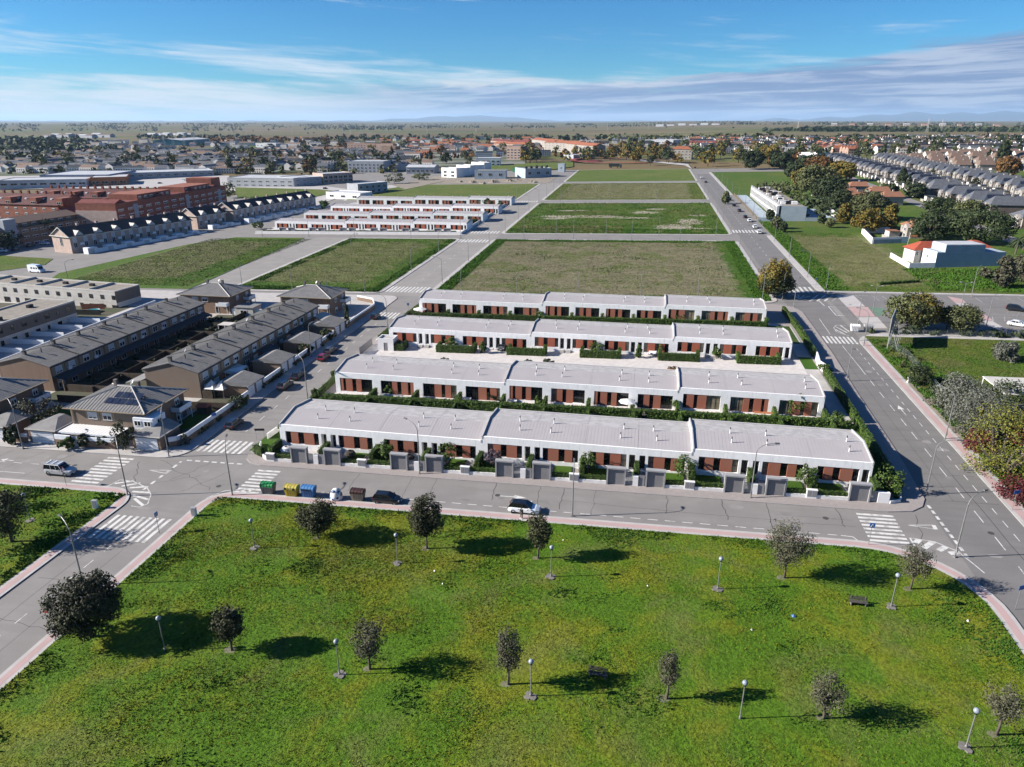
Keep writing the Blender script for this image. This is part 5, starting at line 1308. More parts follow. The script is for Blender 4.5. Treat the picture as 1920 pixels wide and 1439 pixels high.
# ---------------------------------------------------------------- lamps, signs, benches
M_pole = mat('galvanised_pole', (.25, .25, .25), .5, (.20, .20, .20), 1.5, metal=.2)
def street_lamp(h=8.6, arm=2.4, label='pattern'):
    t = thing('street_lamp', label, 'street lamp', z=0)
    p = MB(); p.tube([(0, 0, -.2), (0, 0, h*.55), (0, 0, h*.84)], [.10, .08, .065], 8); p.box(-.16, .16, -.16, .16, -.1, .06)
    p.build('pole', M_pole, t)
    a = MB(); pts = [(0, 0, h*.84)] + [(arm*(1-math.cos(w)), 0, h*.84 + h*.16*math.sin(w)) for w in (.35, .7, 1.05, 1.4)] + [(arm*1.02, 0, h)]
    a.tube(pts, [.06, .058, .055, .052, .05, .045], 6); a.build('arm', M_pole, t)
    hd = MB(); hd.frus((arm*.95, arm*1.02+.62, -.13, .13, h-.08), (arm*.98, arm*1.02+.5, -.09, .09, h+.08)); hd.build('lamp_head', mat('lamp_head_grey', (.12, .12, .125), .5), t)
    c = MB(); c.box(-.11, .11, -.13, -.07, .6, 1.1); c.build('access_door', M_metal, t)
    return freeze(t)
SL = street_lamp(); SL2 = street_lamp(8.0, .9)
LAMPS = [((240,930),2.3,'on the rounded grass corner across from the brick house'),((436,930),2.0,'by the green lidded container and the street junction'),((157,1099),2.6,'half hidden by the big dark bush tree'),((43.7,842),2.55,'before the two round bushes of the brick houses'),((317,857),2.0,'at the kerb of the corner brick house'),((787,890),2.6,'on the pavement before the western white block'),((1073,968),1.65,'on the pink path right of the white car'),((1407,935),.15,'on the pavement before the eastern white block'),((1735.6,927),.0,'at the rounded estate corner by the avenue'),((1790,1045),.6,'at the curved meadow corner of the avenue'),((1772,824),2.4,'beside the pale park entrance'),((1587,715),.1,'halfway along the avenue pavement'),((1619,650),2.6,'by the zebra crossing near the two pale containers'),((577,749),2.5,'on the side street beside the second row'),((584,670),.3,'beside the second double brick garage'),((727,616),2.6,'on the side street beside the third row'),((1466,563),.9,'under the yellowing tree at the avenue junction'),((1488,576),.9,'at the avenue junction, right of the yellowing tree'),((1548,549),.9,'at the edge of the east field by the junction'),((1608,607),.9,'on the pink crossing of the parking street'),((1821,557),.9,'behind the parking bays at the field edge'),((1847,620),.9,'at the far pink crossing of the parking street'),((130,535),.5,'behind the pale flat roofed terrace'),((660,480),.2,'along the edge of the western field')]
for i, (px, a, lb) in enumerate(LAMPS):
    u, v = G(*px); dup(SL if i not in (6, 16, 17, 18, 19) else SL2, u, v, a, f'tall curved street lamp {lb}', 'street lamps', dz=.1)
n = 0
for u, vs, a in ((-64.4, range(222, 560, 36), math.pi), (-81.2, range(240, 560, 36), 0), (37.8, range(226, 690, 34), 0), (53.4, range(240, 680, 34), math.pi)):
    for v in vs: dup(SL, u+rnd.uniform(-.2, .2), v, a, f'distant street lamp along the {"avenue" if u > 0 else "middle road"}, {nth(n)} counted outward', 'distant street lamps', dz=.1); n += 1
n = 0
for v, us in ((204.6, range(-52, 34, 17)), (309.2, range(-50, 34, 22)), (322.2, range(-40, 36, 24)), (441.5, range(-50, 36, 28)), (311, range(-178, -84, 24)), (206.5, (-128, -112, -98, -86))):
    for u in us: dup(SL2, u+rnd.uniform(-2, 2), v, V, f'thin lamp post on a field cross street, {nth(n)} of those among the fields', 'lamp posts among the fields', dz=.1); n += 1
for k, px in enumerate(((1636, 586), (1801, 579))):
    t = thing('twin_lamp', f'twin armed lamp on the {"green island nearest the avenue" if k == 0 else "parking lane beside the green patch"}', 'street lamp', *G(*px))
    p = MB(); p.tube([(0, 0, -.2), (0, 0, 7)], [.1, .06], 8); p.tube([(-1, 0, 7.2), (0, 0, 6.8), (1, 0, 7.2)], .045, 5); p.build('pole', M_pole, t)
    for s in (-1, 1): h_ = MB(); h_.frus((s*1.3-.3, s*1.3+.3, -.14, .14, 7.15), (s*1.3-.2, s*1.3+.2, -.09, .09, 7.3)); h_.build('lamp_head', M_metal, t)
for o in (SL, SL2): hide(o)
M_globe = mat('globe_glass', (.31, .345, .40), .25, (.24, .27, .33), 2, spec=.5)
M_slabc = mat('broken_paving', (.22, .20, .185), .9, (.15, .14, .125), 2, .4, 6)
def globe_lamp():
    t = thing('globe_lamp', 'pattern', 'park lamp', z=0)
    p = MB(); p.tube([(0, 0, -.1), (0, 0, .25), (0, 0, .3), (0, 0, 3.75)], [.11, .11, .06, .05], 8); p.build('pole', M_pole, t)
    c = MB(); c.lathe([(.05, 3.72), (.14, 3.78), (.14, 3.86), (.05, 3.88)], 10); c.build('collar', M_black, t)
    g_ = MB(); g_.lathe([(.02, 3.86)] + [(.26*math.sin(w), 4.12-.26*math.cos(w)) for w in np.linspace(.3, 1.57, 5)], 14, 1); g_.lathe([(.26*math.sin(w), 4.12-.26*math.cos(w)) for w in np.linspace(1.57, 3.14, 6)], 14, 0); g_.build('globe', [M_globe, M_globe], t, smooth=True)
    return freeze(t)
GLs = globe_lamp()
GL = [((310,1222),'in the shadow of the big dark bush tree'),((478,1030),'among the yellowish weeds before the containers'),((746,1059),'between the two dark trees nearest the containers'),((637,1268),'beside the grey tree with the slanted crown'),((1033,1084),'right of the slender tree before the white car'),((995,1308),'left of the bench and right of a slim tree'),((1345,1107),'standing alone before the eastern half of the street'),((1387,1350),'right of the thinnest tree in the front row'),((1670,1140),'next to the dark bench near the avenue curve'),((1810,1405),'nearest the lower edge, beside the easternmost grey tree'),((57,978),'behind the tree on the small grass corner')]
for px, lb in GL:
    u, v = G(*px); dup(GLs, u, v, rnd.random(), f'globe park lamp {lb}', 'globe lamps of the meadow', dz=.15)
    if px[0] not in (310, 1387):
        for j in range(4):
            mb = MB(); a = j*1.57+rnd.random(); cx, cy = .34*math.cos(a), .34*math.sin(a); n_ = 6
            mb.prism([(cx+(.30+.1*rnd.random())*math.cos(q*1.047), cy+(.26+.1*rnd.random())*math.sin(q*1.047)) for q in range(n_)], -.05, .05+.02*j)
            if j == 0: sl = thing('paving_patch', f'paving slabs, globe lamp {lb}', 'paving', u, v, 0, 'paving patches under the globe lamps', dz=.15)
            mb.build('slab', M_slabc, sl)
hide(GLs)
M_wood = mat('weathered_wood', (.10, .088, .082), .85, (.07, .06, .056), 3)
def bench(label, px, rz):
    t = thing('park_bench', label, 'bench', *G(*px), rz, None, dz=.15)
    for j in range(4): s = MB(); s.box(-.95, .95, -.24+j*.13, -.24+j*.13+.11, .42, .46); s.build('seat_slat', M_wood, t)
    for j in range(3): s = MB(); s.box(-.95, .95, .27+j*.035, .30+j*.035, .52+j*.14, .52+j*.14+.12); s.build('backrest_slat', M_wood, t)
    for x in (-.75, .75):
        l = MB(); l.box(x-.04, x+.04, -.22, .28, -.05, .42); l.box(x-.03, x+.03, .27, .34, .42, .94); l.build('leg', M_slabc, t)
bench('grey wooden bench beside a round tree shadow in the meadow', (1120, 1272), -.12); bench('dark wooden bench beside the globe lamp near the avenue curve', (1608, 1137), -.02)
def cabinet_box(label, px, w=.7):
    t = thing('utility_cabinet', label, 'cabinet', *G(*px), .1, None, dz=.15); b = MB(); b.box(-w/2, w/2, -.2, .2, 0, 1.25); b.build('housing', M_coping, t); b = MB(); b.box(-w/2-.04, w/2+.04, -.25, .25, 1.25, 1.32); b.build('cap', M_metal, t); b = MB(); b.box(-w/2+.06, w/2-.06, -.23, -.2, .15, 1.15); b.build('door', M_metal, t)
cabinet_box('white utility cabinet on the small grass corner', (180, 955)); cabinet_box('pale utility cabinet at the meadow corner by the zebra', (365, 969))
cabinet_box('white cabinet at the park edge beside the dark shrub', (1704, 719))
M_sblue = mat('sign_blue', (.02, .12, .42), .5, (.02, .12, .42)); M_swhite = mat('sign_white', (.7, .7, .7), .5, (.7, .7, .7)); M_sred = mat('sign_red', (.5, .02, .02), .5, (.5, .02, .02))
def sign(label, px, kind, rz, h=2.5):
    t = thing('traffic_sign', label, 'traffic sign', *G(*px), rz, None, dz=.12)
    p = MB(); p.tube([(0, 0, -.1), (0, 0, h+.6)], .035, 6); p.build('post', M_pole, t)
    s = MB()
    if kind == 'zebra': s.box(-.32, .32, -.07, -.04, h, h+.64)
    elif kind == 'plate': s.box(-.42, .42, -.07, -.04, h, h+.55)
    else: s.prism([(-.42, 0), (.42, 0), (0, .74)], 0, .03)
    o = s.build('plate', M_sblue if kind in ('zebra', 'plate') else M_sred, t)
    if kind == 'tri': o.location = (0, -.05, h); o.rotation_euler = (V, 0, 0)
    q = MB()
    if kind == 'zebra':
        q.face([(-.26, -.075, h+.08), (.26, -.075, h+.08), (0, -.075, h+.56)]); q.build('white_triangle', M_swhite, o)
        q = MB(); q.tube([(0, -.08, h+.40), (0, -.08, h+.27)], .035, 5); q.tube([(-.01, -.08, h+.27), (-.08, -.08, h+.12)], .025, 4); q.tube([(.01, -.08, h+.27), (.08, -.08, h+.12)], .025, 4); q.tube([(-.07, -.08, h+.3), (.07, -.08, h+.34)], .02, 4)
        q.box(-.2, .2, -.085, -.078, h+.085, h+.105); q.build('walking_figure', M_black, o)
    elif kind == 'tri': q.face([(-.30, .07, .033), (.30, .07, .033), (0, .60, .033)]); q.build('white_field', M_swhite, o)
    return t
sign('blue zebra crossing sign on the pink path across the side street', (299, 1000), 'zebra', V); sign('triangular warning sign on the path before the big bush tree', (95, 1187), 'tri', V*2)
sign('pale blue crossing sign at the eastern zebra of the front street', (1628, 1023), 'zebra', 0); sign('sign post with a dark blue plate at the meadow bend', (1903, 1143), 'plate', .5)
sign('blue sign on a post beside the red leaved shrubs', (1897, 958), 'plate', .3); sign('dark triangular sign at the edge of the small grass corner', (127, 1000), 'tri', 2.5)
sign('blue crossing sign at the crossing of the side street, rear row', (766, 590), 'zebra', .4); sign('blue sign at the corner of the east field', (1529, 541), 'zebra', .6)
sign('small white sign beside the corner house wall', (405, 805), 'plate', .8); sign('thin grey sign post beside the silver car', (125, 912), 'tri', V)
t = thing('bus_stop_sign', 'dark flat street name plate beside the estate corner hedge', 'street sign', -63.2, 101.5, .2); p = MB(); 
for x in (-.7, .7): p.tube([(x, 0, 0), (x, 0, 2.0)], .03, 5)
p.build('post', M_pole, t); p = MB(); p.box(-.85, .85, -.03, .03, 1.7, 2.1); p.build('plate', M_black, t)
for i, (px, m_, s) in enumerate((((1487, 1158), M_sblue, .32), ((1814, 1167), M_coping, .2), ((815, 1073), M_coping, .2), ((1056, 1015), M_coping, .14), ((830, 1097), M_coping, .16), ((1214, 1101), M_coping, .14), ((1409, 1184), M_conc, .2))):
    t = thing('litter', ('crumpled blue bag lying on the meadow', 'crumpled white scrap by the avenue end of the meadow', 'white scrap of paper under the dark trees', 'white scrap of paper before the slender tree', 'second white scrap south of the dark trees', 'thin white scrap in the middle of the meadow', 'small pale stone in the eastern meadow')[i], 'litter', *G(*px), dz=.2)
    b = MB(); n_ = 7
    for k in range(n_): a, c = 2*math.pi*k/n_, 2*math.pi*(k+1)/n_; ra, rc = s*(.6+.5*((k*37) % 7)/7), s*(.6+.5*(((k+1) % n_*37) % 7)/7); b.face([(ra*math.cos(a), ra*math.sin(a), -.1), (rc*math.cos(c), rc*math.sin(c), -.1), (0, 0, s*.7)])
    b.build('sheet', m_, t)

# ---------------------------------------------------------------- the person by the white car
def skin_chain(name, verts, edges, radii, m, parent, sub=1):
    me = bpy.data.meshes.new(name); me.from_pydata(verts, edges, []); me.materials.append(m)
    o = obj(name, me, parent); md = o.modifiers.new('skin', 'SKIN'); md.use_smooth_shade = True
    for sv, r in zip(me.skin_vertices[0].data, radii): sv.radius = (r, r) if not isinstance(r, tuple) else r
    me.skin_vertices[0].data[0].use_root = True
    s = o.modifiers.new('sub', 'SUBSURF'); s.levels = s.render_levels = sub
    return o
M_skin = mat('skin', (.42, .25, .18), .6); M_coat = mat('dark_jacket', (.022, .026, .026), .85, (.014, .016, .017), 6); M_trou = mat('dark_trousers', (.032, .034, .032), .85, (.02, .022, .022), 6); M_hair = mat('brown_hair', (.035, .024, .018), .8)
pp = thing('person', 'person in dark jacket and trousers standing beside the white car', 'person', *G(978, 974), -.5, dz=.12)
bodyv = [(0,0,.95),(0,0,1.15),(0,-.01,1.38),(0,0,1.47),(0,-.01,1.54),(0,-.015,1.64),(0,-.01,1.73), (-.19,0,1.40),(-.25,-.03,1.13),(-.14,-.26,1.05),(.19,0,1.40),(.25,-.03,1.13),(.14,-.26,1.05), (-.10,0,.88),(-.12,-.02,.48),(-.13,.02,.09),(.10,0,.88),(.13,-.02,.48),(.15,.02,.09), (-.13,-.14,.03),(.16,-.14,.03)]
bodye = [(0,1),(1,2),(2,3),(3,4),(4,5),(5,6),(2,7),(7,8),(8,9),(2,10),(10,11),(11,12),(0,13),(13,14),(14,15),(0,16),(16,17),(17,18),(15,19),(18,20)]
bodyr = [.13,.12,.13,.055,.07,.095,.06,.055,.045,.032,.055,.045,.032,.08,.06,.04,.08,.06,.04,.035,.035]
pb = skin_chain('body', bodyv, bodye, bodyr, M_skin, pp)
for s, w in ((-1, 9), (1, 12)):
    for k in range(4):
        x, y, z = bodyv[w]; a = -.030+k*.02; Lf = (.075, .09, .085, .065)[k]
        skin_chain('finger', [(x+a, y, z), (x+a*1.2, y-.05-Lf*.5, z-.005), (x+a*1.1, y-.05-Lf, z-.04)], [(0,1),(1,2)], [.011,.009,.007], M_skin, pb, 0)
    skin_chain('thumb', [(x-s*.02, y, z), (x-s*.055, y-.03, z+.02), (x-s*.06, y-.075, z+.02)], [(0,1),(1,2)], [.013,.010,.008], M_skin, pb, 0)
skin_chain('jacket', [(0,0,.90),(0,0,1.15),(0,-.01,1.40),(0,0,1.50),(-.20,0,1.40),(-.26,-.03,1.13),(-.155,-.22,1.06),(.20,0,1.40),(.26,-.03,1.13),(.155,-.22,1.06)], [(0,1),(1,2),(2,3),(2,4),(4,5),(5,6),(2,7),(7,8),(8,9)], [(.18,.14),(.18,.145),(.21,.165),.10,.075,.064,.05,.075,.064,.05], M_coat, pp)
skin_chain('trousers', [(0,0,.95),(-.10,0,.86),(-.12,-.02,.48),(-.13,.02,.13),(.10,0,.86),(.13,-.02,.48),(.15,.02,.13)], [(0,1),(1,2),(2,3),(0,4),(4,5),(5,6)], [.145,.10,.078,.06,.10,.078,.06], M_trou, pp)
h_ = MB(); h_.lathe([(.105, 1.60), (.112, 1.67), (.095, 1.74), (.05, 1.785), (.01, 1.79)], 12, c=(0, .012, 0)); h_.build('hair', M_hair, pp, smooth=True)
for x in (-.035, .035): e_ = MB(); e_.lathe([(.01, -.008), (.012, 0), (.001, .008)], 6, c=(x, -.102, 1.655)); e_.build('eye', M_black, pb)
n_ = MB(); n_.frus((-.016, .016, -.125, -.09, 1.612), (-.008, .008, -.11, -.09, 1.655)); n_.build('nose', M_skin, pb)
n_ = MB(); n_.box(-.025, .025, -.106, -.09, 1.582, 1.59); n_.build('mouth', M_sred, pb)
for x in (-.1, .1): n_ = MB(); n_.box(x-.012, x+.012, -.02, .02, 1.615, 1.675); n_.build('ear', M_skin, pb)
for x, w in ((-.13, 0), (.155, 1)): s_ = MB(); s_.frus((x-.05, x+.05, -.21, .07, 0), (x-.042, x+.042, -.15, .06, .09)); s_.build('shoe', M_wframe, pp)

# ---------------------------------------------------------------- trees of the meadow
M_tsoil = mat('trodden_soil', (.20, .19, .135), .95, (.14, .15, .07), 1.5, .5, 5)
MT = [((23,1018),102,86,'brown','round',2200,'round brown olive tree on the small grass corner'),
      ((172,1196),104,126,'brown','round',5200,'broad dark bushy tree at the meadow edge, the widest one'),
      ((436,1222),72,60,'brown','round',1200,'small dull tree south of the large tree shadow'),
      ((694,1257),78,66,'grey','fan',1100,'grey tree with a slanted crown beside a globe lamp'),
      ((597,1011),68,70,'brown','round',2100,'dark tree next to the containers, casting a round shadow'),
      ((801,1031),88,62,'brown','round',2400,'tall dark tree below the parked black car'),
      ((1009,1049),76,46,'brown','round',1100,'slender dull tree before the white car'),
      ((1470,1086),92,78,'grey','fan',2300,'grey brown tree without visible trunk by the eastern street'),
      ((1707,1107),74,60,'grey','round',1100,'leaning grey brown tree near the crossing hatch'),
      ((953,1286),88,52,'grey','round',1000,'slim grey tree left of a globe lamp and the bench'),
      ((1250,1313),74,42,'grey','round',620,'thinnest grey tree of the meadow'),
      ((1544,1350),84,66,'grey','round',900,'grey olive tree with a loose round crown, lower meadow'),
      ((1867,1380),88,62,'grey','fan',850,'easternmost grey tree near the lower edge')]
for i, ((x, y), hp, wp, pal, shp, nl, lb) in enumerate(MT):
    u, v = G(x, y); d = math.sqrt(u*u+v*v+H*H); dep = v*math.cos(TH)*math.cos(P) - (u*-math.sin(TH))*0 + H*math.sin(P) - u*math.sin(TH)*math.cos(P)*1.
    pm = dep/F; hh = hp*pm/math.cos(math.atan2(H, math.hypot(u, v)))*1.02; rx = wp*pm/2*(1.12 if shp != 'round' else .98)
    th = (.17 if shp == 'round' and wp > 65 else .30)*hh; rz = (hh-th)/2*1.04
    tr = tree('meadow_tree', lb, 'tree', pal, rx, rz, th, 40+i, nc=90 if wp < 90 else 170, nl=int(nl*3.2), leaf=.135 if pal == 'grey' else .19, trunk_r=.11 if wp < 80 else .2, clump=.30 if wp < 90 else .22, hollow=.25, shape=shp, group=None, limbs=9 if pal == 'grey' else 6)
    put(tr, u, v, rnd.random()*6, .1)
    if i not in (0, 1):
        mb = MB(); n_ = 11; rad = rnd.uniform(.35, .6); sheet(mb, [(u-.3+rad*1.2*math.cos(k*.571)*(.8+.3*rnd.random()), v+rad*math.sin(k*.571)*(.8+.3*rnd.random())) for k in range(n_)], .16); tag(mb.build('soil_patch', M_tsoil), kind='structure')
# garden trees of the front row
GT = [((724, 866), 34, 30, 'green'), ((837, 876), 36, 36, 'green'), ((925, 880), 30, 28, 'purple'), ((1103, 890), 36, 32, 'green'), ((1281, 905), 42, 38, 'green'), ((1507, 915), 38, 32, 'green')]
for i, ((x, y), hp, wp, pal) in enumerate(GT):
    u, _ = G(x, y); v = 96.4; pm = 115/F; tr = tree('garden_tree', ('round green garden tree at the second front house from the containers', 'green garden tree before the fourth front house, beside the lamp', 'mauve leafless looking garden tree in the front row', 'green garden tree before the middle front block', 'broad green garden tree at the end of the middle front block', 'round dark green potted looking tree before the eastern front block')[i], 'tree', pal, wp*pm/2, hp*pm/2*.9, .7, 80+i, nc=26, nl=1100, leaf=.2, trunk_r=.07, limbs=4); put(tr, u, v, 0, .45)
M_rattan = mat('rattan_shell', (.06, .048, .04), .9, (.03, .025, .022), 8)
for i, px in enumerate(((648, 872), (765, 872), (1593, 911), (535, 856))):
    u, _ = G(*px); t = thing('garden_shell_seat', f'{("dark round garden seat shell by the second garage gate", "wide dark garden seat shell by the lamp in the front row", "large grey round garden seat shell before the last front house", "white round garden ornament in the first front garden")[i]}', 'garden seat', u, 96.6, 0, None, dz=.45)
    b = MB(); b.lathe([(.1, 0), (.75, .12), (.95, .55), (.7, .95), (.25, 1.1)], 14); b.build('shell', M_rattan if i < 3 else M_coping, t); b = MB(); b.lathe([(.01, .32), (.7, .34), (.7, .2), (.01, .18)], 12); b.build('cushion', M_cream, t)
# ---------------------------------------------------------------- buildings of the middle distance, west
M_redbrick = mat('red_brick', (.31, .112, .072), .9, (.25, .09, .06), .5, .1, 8)
M_pinkbrick = mat('pink_brick', (.50, .385, .335), .9, (.42, .32, .275), .5, .1, 8)
M_tanbrick = mat('tan_brick', (.27, .18, .125), .9, (.23, .155, .11), .5, .1, 8)
M_redtile = mat('red_roof_tiles', (.20, .048, .038), .8, (.135, .035, .03), .8, .2, 5)
M_dkred = mat('maroon_roof_tiles', (.115, .036, .034), .8, (.08, .028, .028), .8, .2, 5)
M_terra = mat('terracotta_tiles', (.31, .145, .085), .8, (.25, .115, .07), .8, .2, 5)
M_browntile = mat('brown_roof_tiles', (.20, .135, .105), .8, (.165, .11, .085), .8, .2, 5)
M_darkslate = mat('blue_black_slate', (.030, .034, .044), .75, (.020, .024, .032), 1.5, .15, 5)
M_bluew = mat('pale_blue_render', (.38, .44, .50), .9, (.33, .39, .45), .45, .05, 8)
M_sheet = mat('white_sheet_roof', (.56, .565, .58), .6, (.47, .48, .50), .25)
M_greyw = mat('light_grey_render', (.40, .42, .45), .85, (.34, .36, .39), .4)
M_bandblue = mat('blue_fascia', (.06, .13, .30), .5)
M_orange = mat('orange_cladding', (.46, .17, .07), .7)
M_teal = mat('teal_cladding', (.045, .23, .27), .6)
M_glassb = glass_mat('bluish_glass', (.10, .14, .19), .15, (.05, .07, .10))
def dormer_row(label, u, v, rz, L, n, seed):
    t = thing('dormer_terrace', label, 'terraced houses', u, v, rz, 'slate roofed dormer terraces', z=gz(u, v)+L*.010)
    w, E, RZ = 12.5, 6.6, 9.9; rg = random.Random(seed)
    b = MB(); b.extry([(-w, -2), (0, -2), (0, E), (-w/2, RZ-.2), (-w, E)], 0, L); b.build('wall', M_pinkbrick, t)
    r = MB()
    for s in (0, 1):
        x0 = .45 if s == 0 else -w-.45; z0 = E-.3
        q = [(x0, z0), (-w/2, RZ), (-w/2, RZ+.2), (x0, z0+.2)]; r.extry(q[::-1] if s == 0 else q, -.4, L+.4)
    r.build('roof', M_darkslate, t)
    e = MB(); e.box(.4, .7, -.5, L+.5, E-.55, E-.15); e.box(-w-.5, .6, -.7, -.38, E-.4, E-.05)
    e.extry([(-w-.6, E-.35), (-w-.4, E-.35), (-w/2, RZ+.05), (-w/2, RZ+.45)], -.55, -.2); e.extry([(.6, E-.35), (-w/2, RZ+.45), (-w/2, RZ+.05), (.4, E-.35)], -.55, -.2)
    e.build('cornice', M_cream, t)
    win(t, -w*.5, -.05, 2.2, 1.6, 3.6, 0, 0)
    for i in range(n):
        y = (i+.5)*L/n
        d = MB(); d.extr([(y-1.9, E+.1), (y+1.9, E+.1), (y, E+2.1)], -4.2, .3); d.build('dormer', M_cream, t)
        for a in (-.27, .27): win(t, .05, y+a*L/n, 1.6, 1.6, 4.3, math.pi/2, .5)
        bal = MB(); bal.box(.02, 1.1, y-.9, y+.9, 2.7, 2.85); bal.box(1.04, 1.1, y-.9, y+.9, 2.85, 3.7); bal.build('balcony', M_pvc, t)
        c = MB(); c.box(-w/2-.5, -w/2+.3, y+L/n*.45-.5, y+L/n*.45+.5, RZ-.4, RZ+1.1); c.build('chimney', M_pinkbrick, t)
        gr = MB(); gr.box(5.0, 8.2, y-L/n*.30, y+L/n*.20, -1, 2.1); gr.build('garage', M_pvc, t)
        gd = MB(); gd.box(8.2, 8.3, y-L/n*.25, y-L/n*.25+2.4, -.6, 1.75); gd.build('garage_door', M_shut, t)
        fw = MB(); fw.box(7.9, 8.2, y+L/n*.2, y+L/n*.7, -1, 1.4); fw.build('front_wall', M_pvc, t)
    return t
dormer_row('slate roofed terrace with white gablets nearest the grass plot', -240.6, 263.5, -.292, 62, 7, 1)
dormer_row('short slate roofed block between the two longer dormer terraces', -225, 331, -.27, 19, 2, 2)
dormer_row('slate roofed terrace with white gablets beside the farther white estate', -216.5, 351, -.175, 74, 8, 3)
def block(label, u, v, rz, w, L, h, wall, roof='flat', rmat=None, wins=(), rh=3, group=None, cat='building', name='building', par=None):
    """box building: origin at its south west ground corner, front along x facing -y; wins = (face, rows, cols, w, h, shut, z0)"""
    t = thing(name, label, cat, u, v, rz, group, z=gz(u, v))
    b = MB(); b.box(0, w, 0, L, -2, h); b.build('wall', wall, t)
    r = MB()
    if roof == 'flat':
        r.box(.3, w-.3, .3, L-.3, h-.2, h+.1); r.build('roof', rmat or M_flat, t)
        p = MB(); p.box(-.05, w+.05, -.05, .3, h, h+.5); p.box(-.05, w+.05, L-.3, L+.05, h, h+.5); p.box(-.05, .3, .3, L-.3, h, h+.5); p.box(w-.3, w+.05, .3, L-.3, h, h+.5); p.build('parapet', par or wall, t)
    elif roof == 'gx':
        r.extr([(-.5, h-.2), (L/2, h+rh), (L+.5, h-.2), (L/2, h+rh-.4)][::1], -.4, w+.4)
        b2 = MB(); b2.extr([(0, h-.2), (L, h-.2), (L/2, h+rh-.3)], .05, w-.05); b2.build('gable', wall, t); r.build('roof', rmat, t)
    elif roof == 'gy':
        r.extry([(-.5, h-.2), (w/2, h+rh-.4), (w+.5, h-.2), (w/2, h+rh)], -.4, L+.4)
        b2 = MB(); b2.extry([(0, h-.2), (w, h-.2), (w/2, h+rh-.3)], .05, L-.05); b2.build('gable', wall, t); r.build('roof', rmat, t)
    elif roof == 'hip':
        m_ = min(w, L)/2
        r.frus((-.5, w+.5, -.5, L+.5, h-.1), (m_-.2, w-m_+.2, m_-.2, L-m_+.2, h+rh)); r.build('roof', rmat, t)
    for face, rows, cols, ww, wh, sh, z0 in wins:
        for i in range(rows):
            for j in range(cols):
                z = z0 + i*3.0
                fr = (j+.5)/cols
                if face == 's': win(t, w*fr, -.03, z, ww, wh, 0, sh)
                elif face == 'e': win(t, w+.03, L*fr, z, ww, wh, math.pi/2, sh)
                elif face == 'w': win(t, -.03, L*fr, z, ww, wh, -math.pi/2, sh)
    return t
# red brick apartments with pale stair strips
t = block('long red brick apartment block with white window bands and two pale stair strips', -283, 318, .05, 22, 108, 14.2, M_redbrick, 'flat', M_redtile, (('e', 4, 14, 4.2, 1.25, .3, 1.6),))
for y in (14, 62, 98): b = MB(); b.box(22.0, 22.35, y, y+3.2, -1, 13.2); b.build('stair_strip', M_greyw, t)
for y0, y1, h in ((22, 52, 17.2), (66, 94, 17.2), (96, 107, 20)): b = MB(); b.box(3, 19.5, y0, y1, 14.1, h); b.build('attic', M_redbrick, t)
for y in range(24, 52, 5): win(t, 19.55, y, 15, 2.2, 1.2, math.pi/2, .3)
for y in range(68, 94, 5): win(t, 19.55, y, 15, 2.2, 1.2, math.pi/2, .3)
for y0 in (0, 34, 66, 92):
    b = MB(); b.extr([(y0+1, 14.1), (y0+9, 14.1), (y0+9, 14.9), (y0+5, 16.4), (y0+1, 14.9)], .5, 21.5); b.build('roof_gable', M_redtile, t)
b = MB(); b.box(-.2, 22.2, -.3, 0, -2, 11.2); b.build('end_wall', M_pinkbrick, t)
block('red gabled brick house end with a skylight beside the pink end wall', -300.5, 318, 0, 15.5, 62, 8.2, M_redbrick, 'gy', M_redtile, (('w', 2, 8, 1.6, 1.2, 0, 1.2),), 4)
t = block('red roofed brick block with white skylights behind the gabled brick house', -372, 386, .02, 82, 22, 10.5, M_redbrick, 'gx', M_dkred, (('s', 3, 16, 2.2, 1.2, .3, 1.2),), 4.5)
def roof_bits(t, w, L, h, rh, n):
    for k in range(n):
        x = (k+.5)*w/n; y, z = L*.26, h+rh*.52
        s = MB(); s.box(x-.7, x+.5, y-.9, y+.9, z-.3, z+.35); s.build('skylight', M_wframe, t)
        c = MB(); c.box(x+w/n*.3, x+w/n*.3+1.1, L/2-.6, L/2+.6, h+rh-.6, h+rh+1.6); c.build('chimney', M_redbrick, t)
        if k % 3 == 1: d = MB(); d.box(x+1, x+6, .6, L*.4, h-.5, h+rh*.75); d.build('attic', M_redbrick, t); win(t, x+3.5, .55, h+.4, 3, 1.3)
roof_bits(t, 82, 22, 10.5, 4.5, 16)
t = block('dark red roofed long block at the western edge of the town', -452, 366, -.03, 118, 24, 10, M_redbrick, 'gx', M_dkred, (('s', 3, 18, 2.0, 1.2, .3, 1.0),), 5)
roof_bits(t, 118, 24, 10, 5, 20)
t = block('tan brick apartment block with a grey stair tower', -306, 236, -.10, 19, 86, 8.6, M_tanbrick, 'flat', M_browntile, (('e', 3, 18, 3.0, 1.15, .2, .9),))
b = MB(); b.box(2, 15, 3, 83, 8.5, 11); b.build('attic', M_tanbrick, t); b = MB(); b.extry([(1, 10.9), (16, 10.9), (8.5, 13)], 2, 84); b.build('attic_roof', M_browntile, t); b = MB(); b.box(15, 19.6, 40, 46, -1, 13.5); b.build('stair_tower', M_greyw, t)
for k in range(16): win(t, 15.05, 5+k*4.9, 9.2, 2.4, 1.2, math.pi/2, .4)
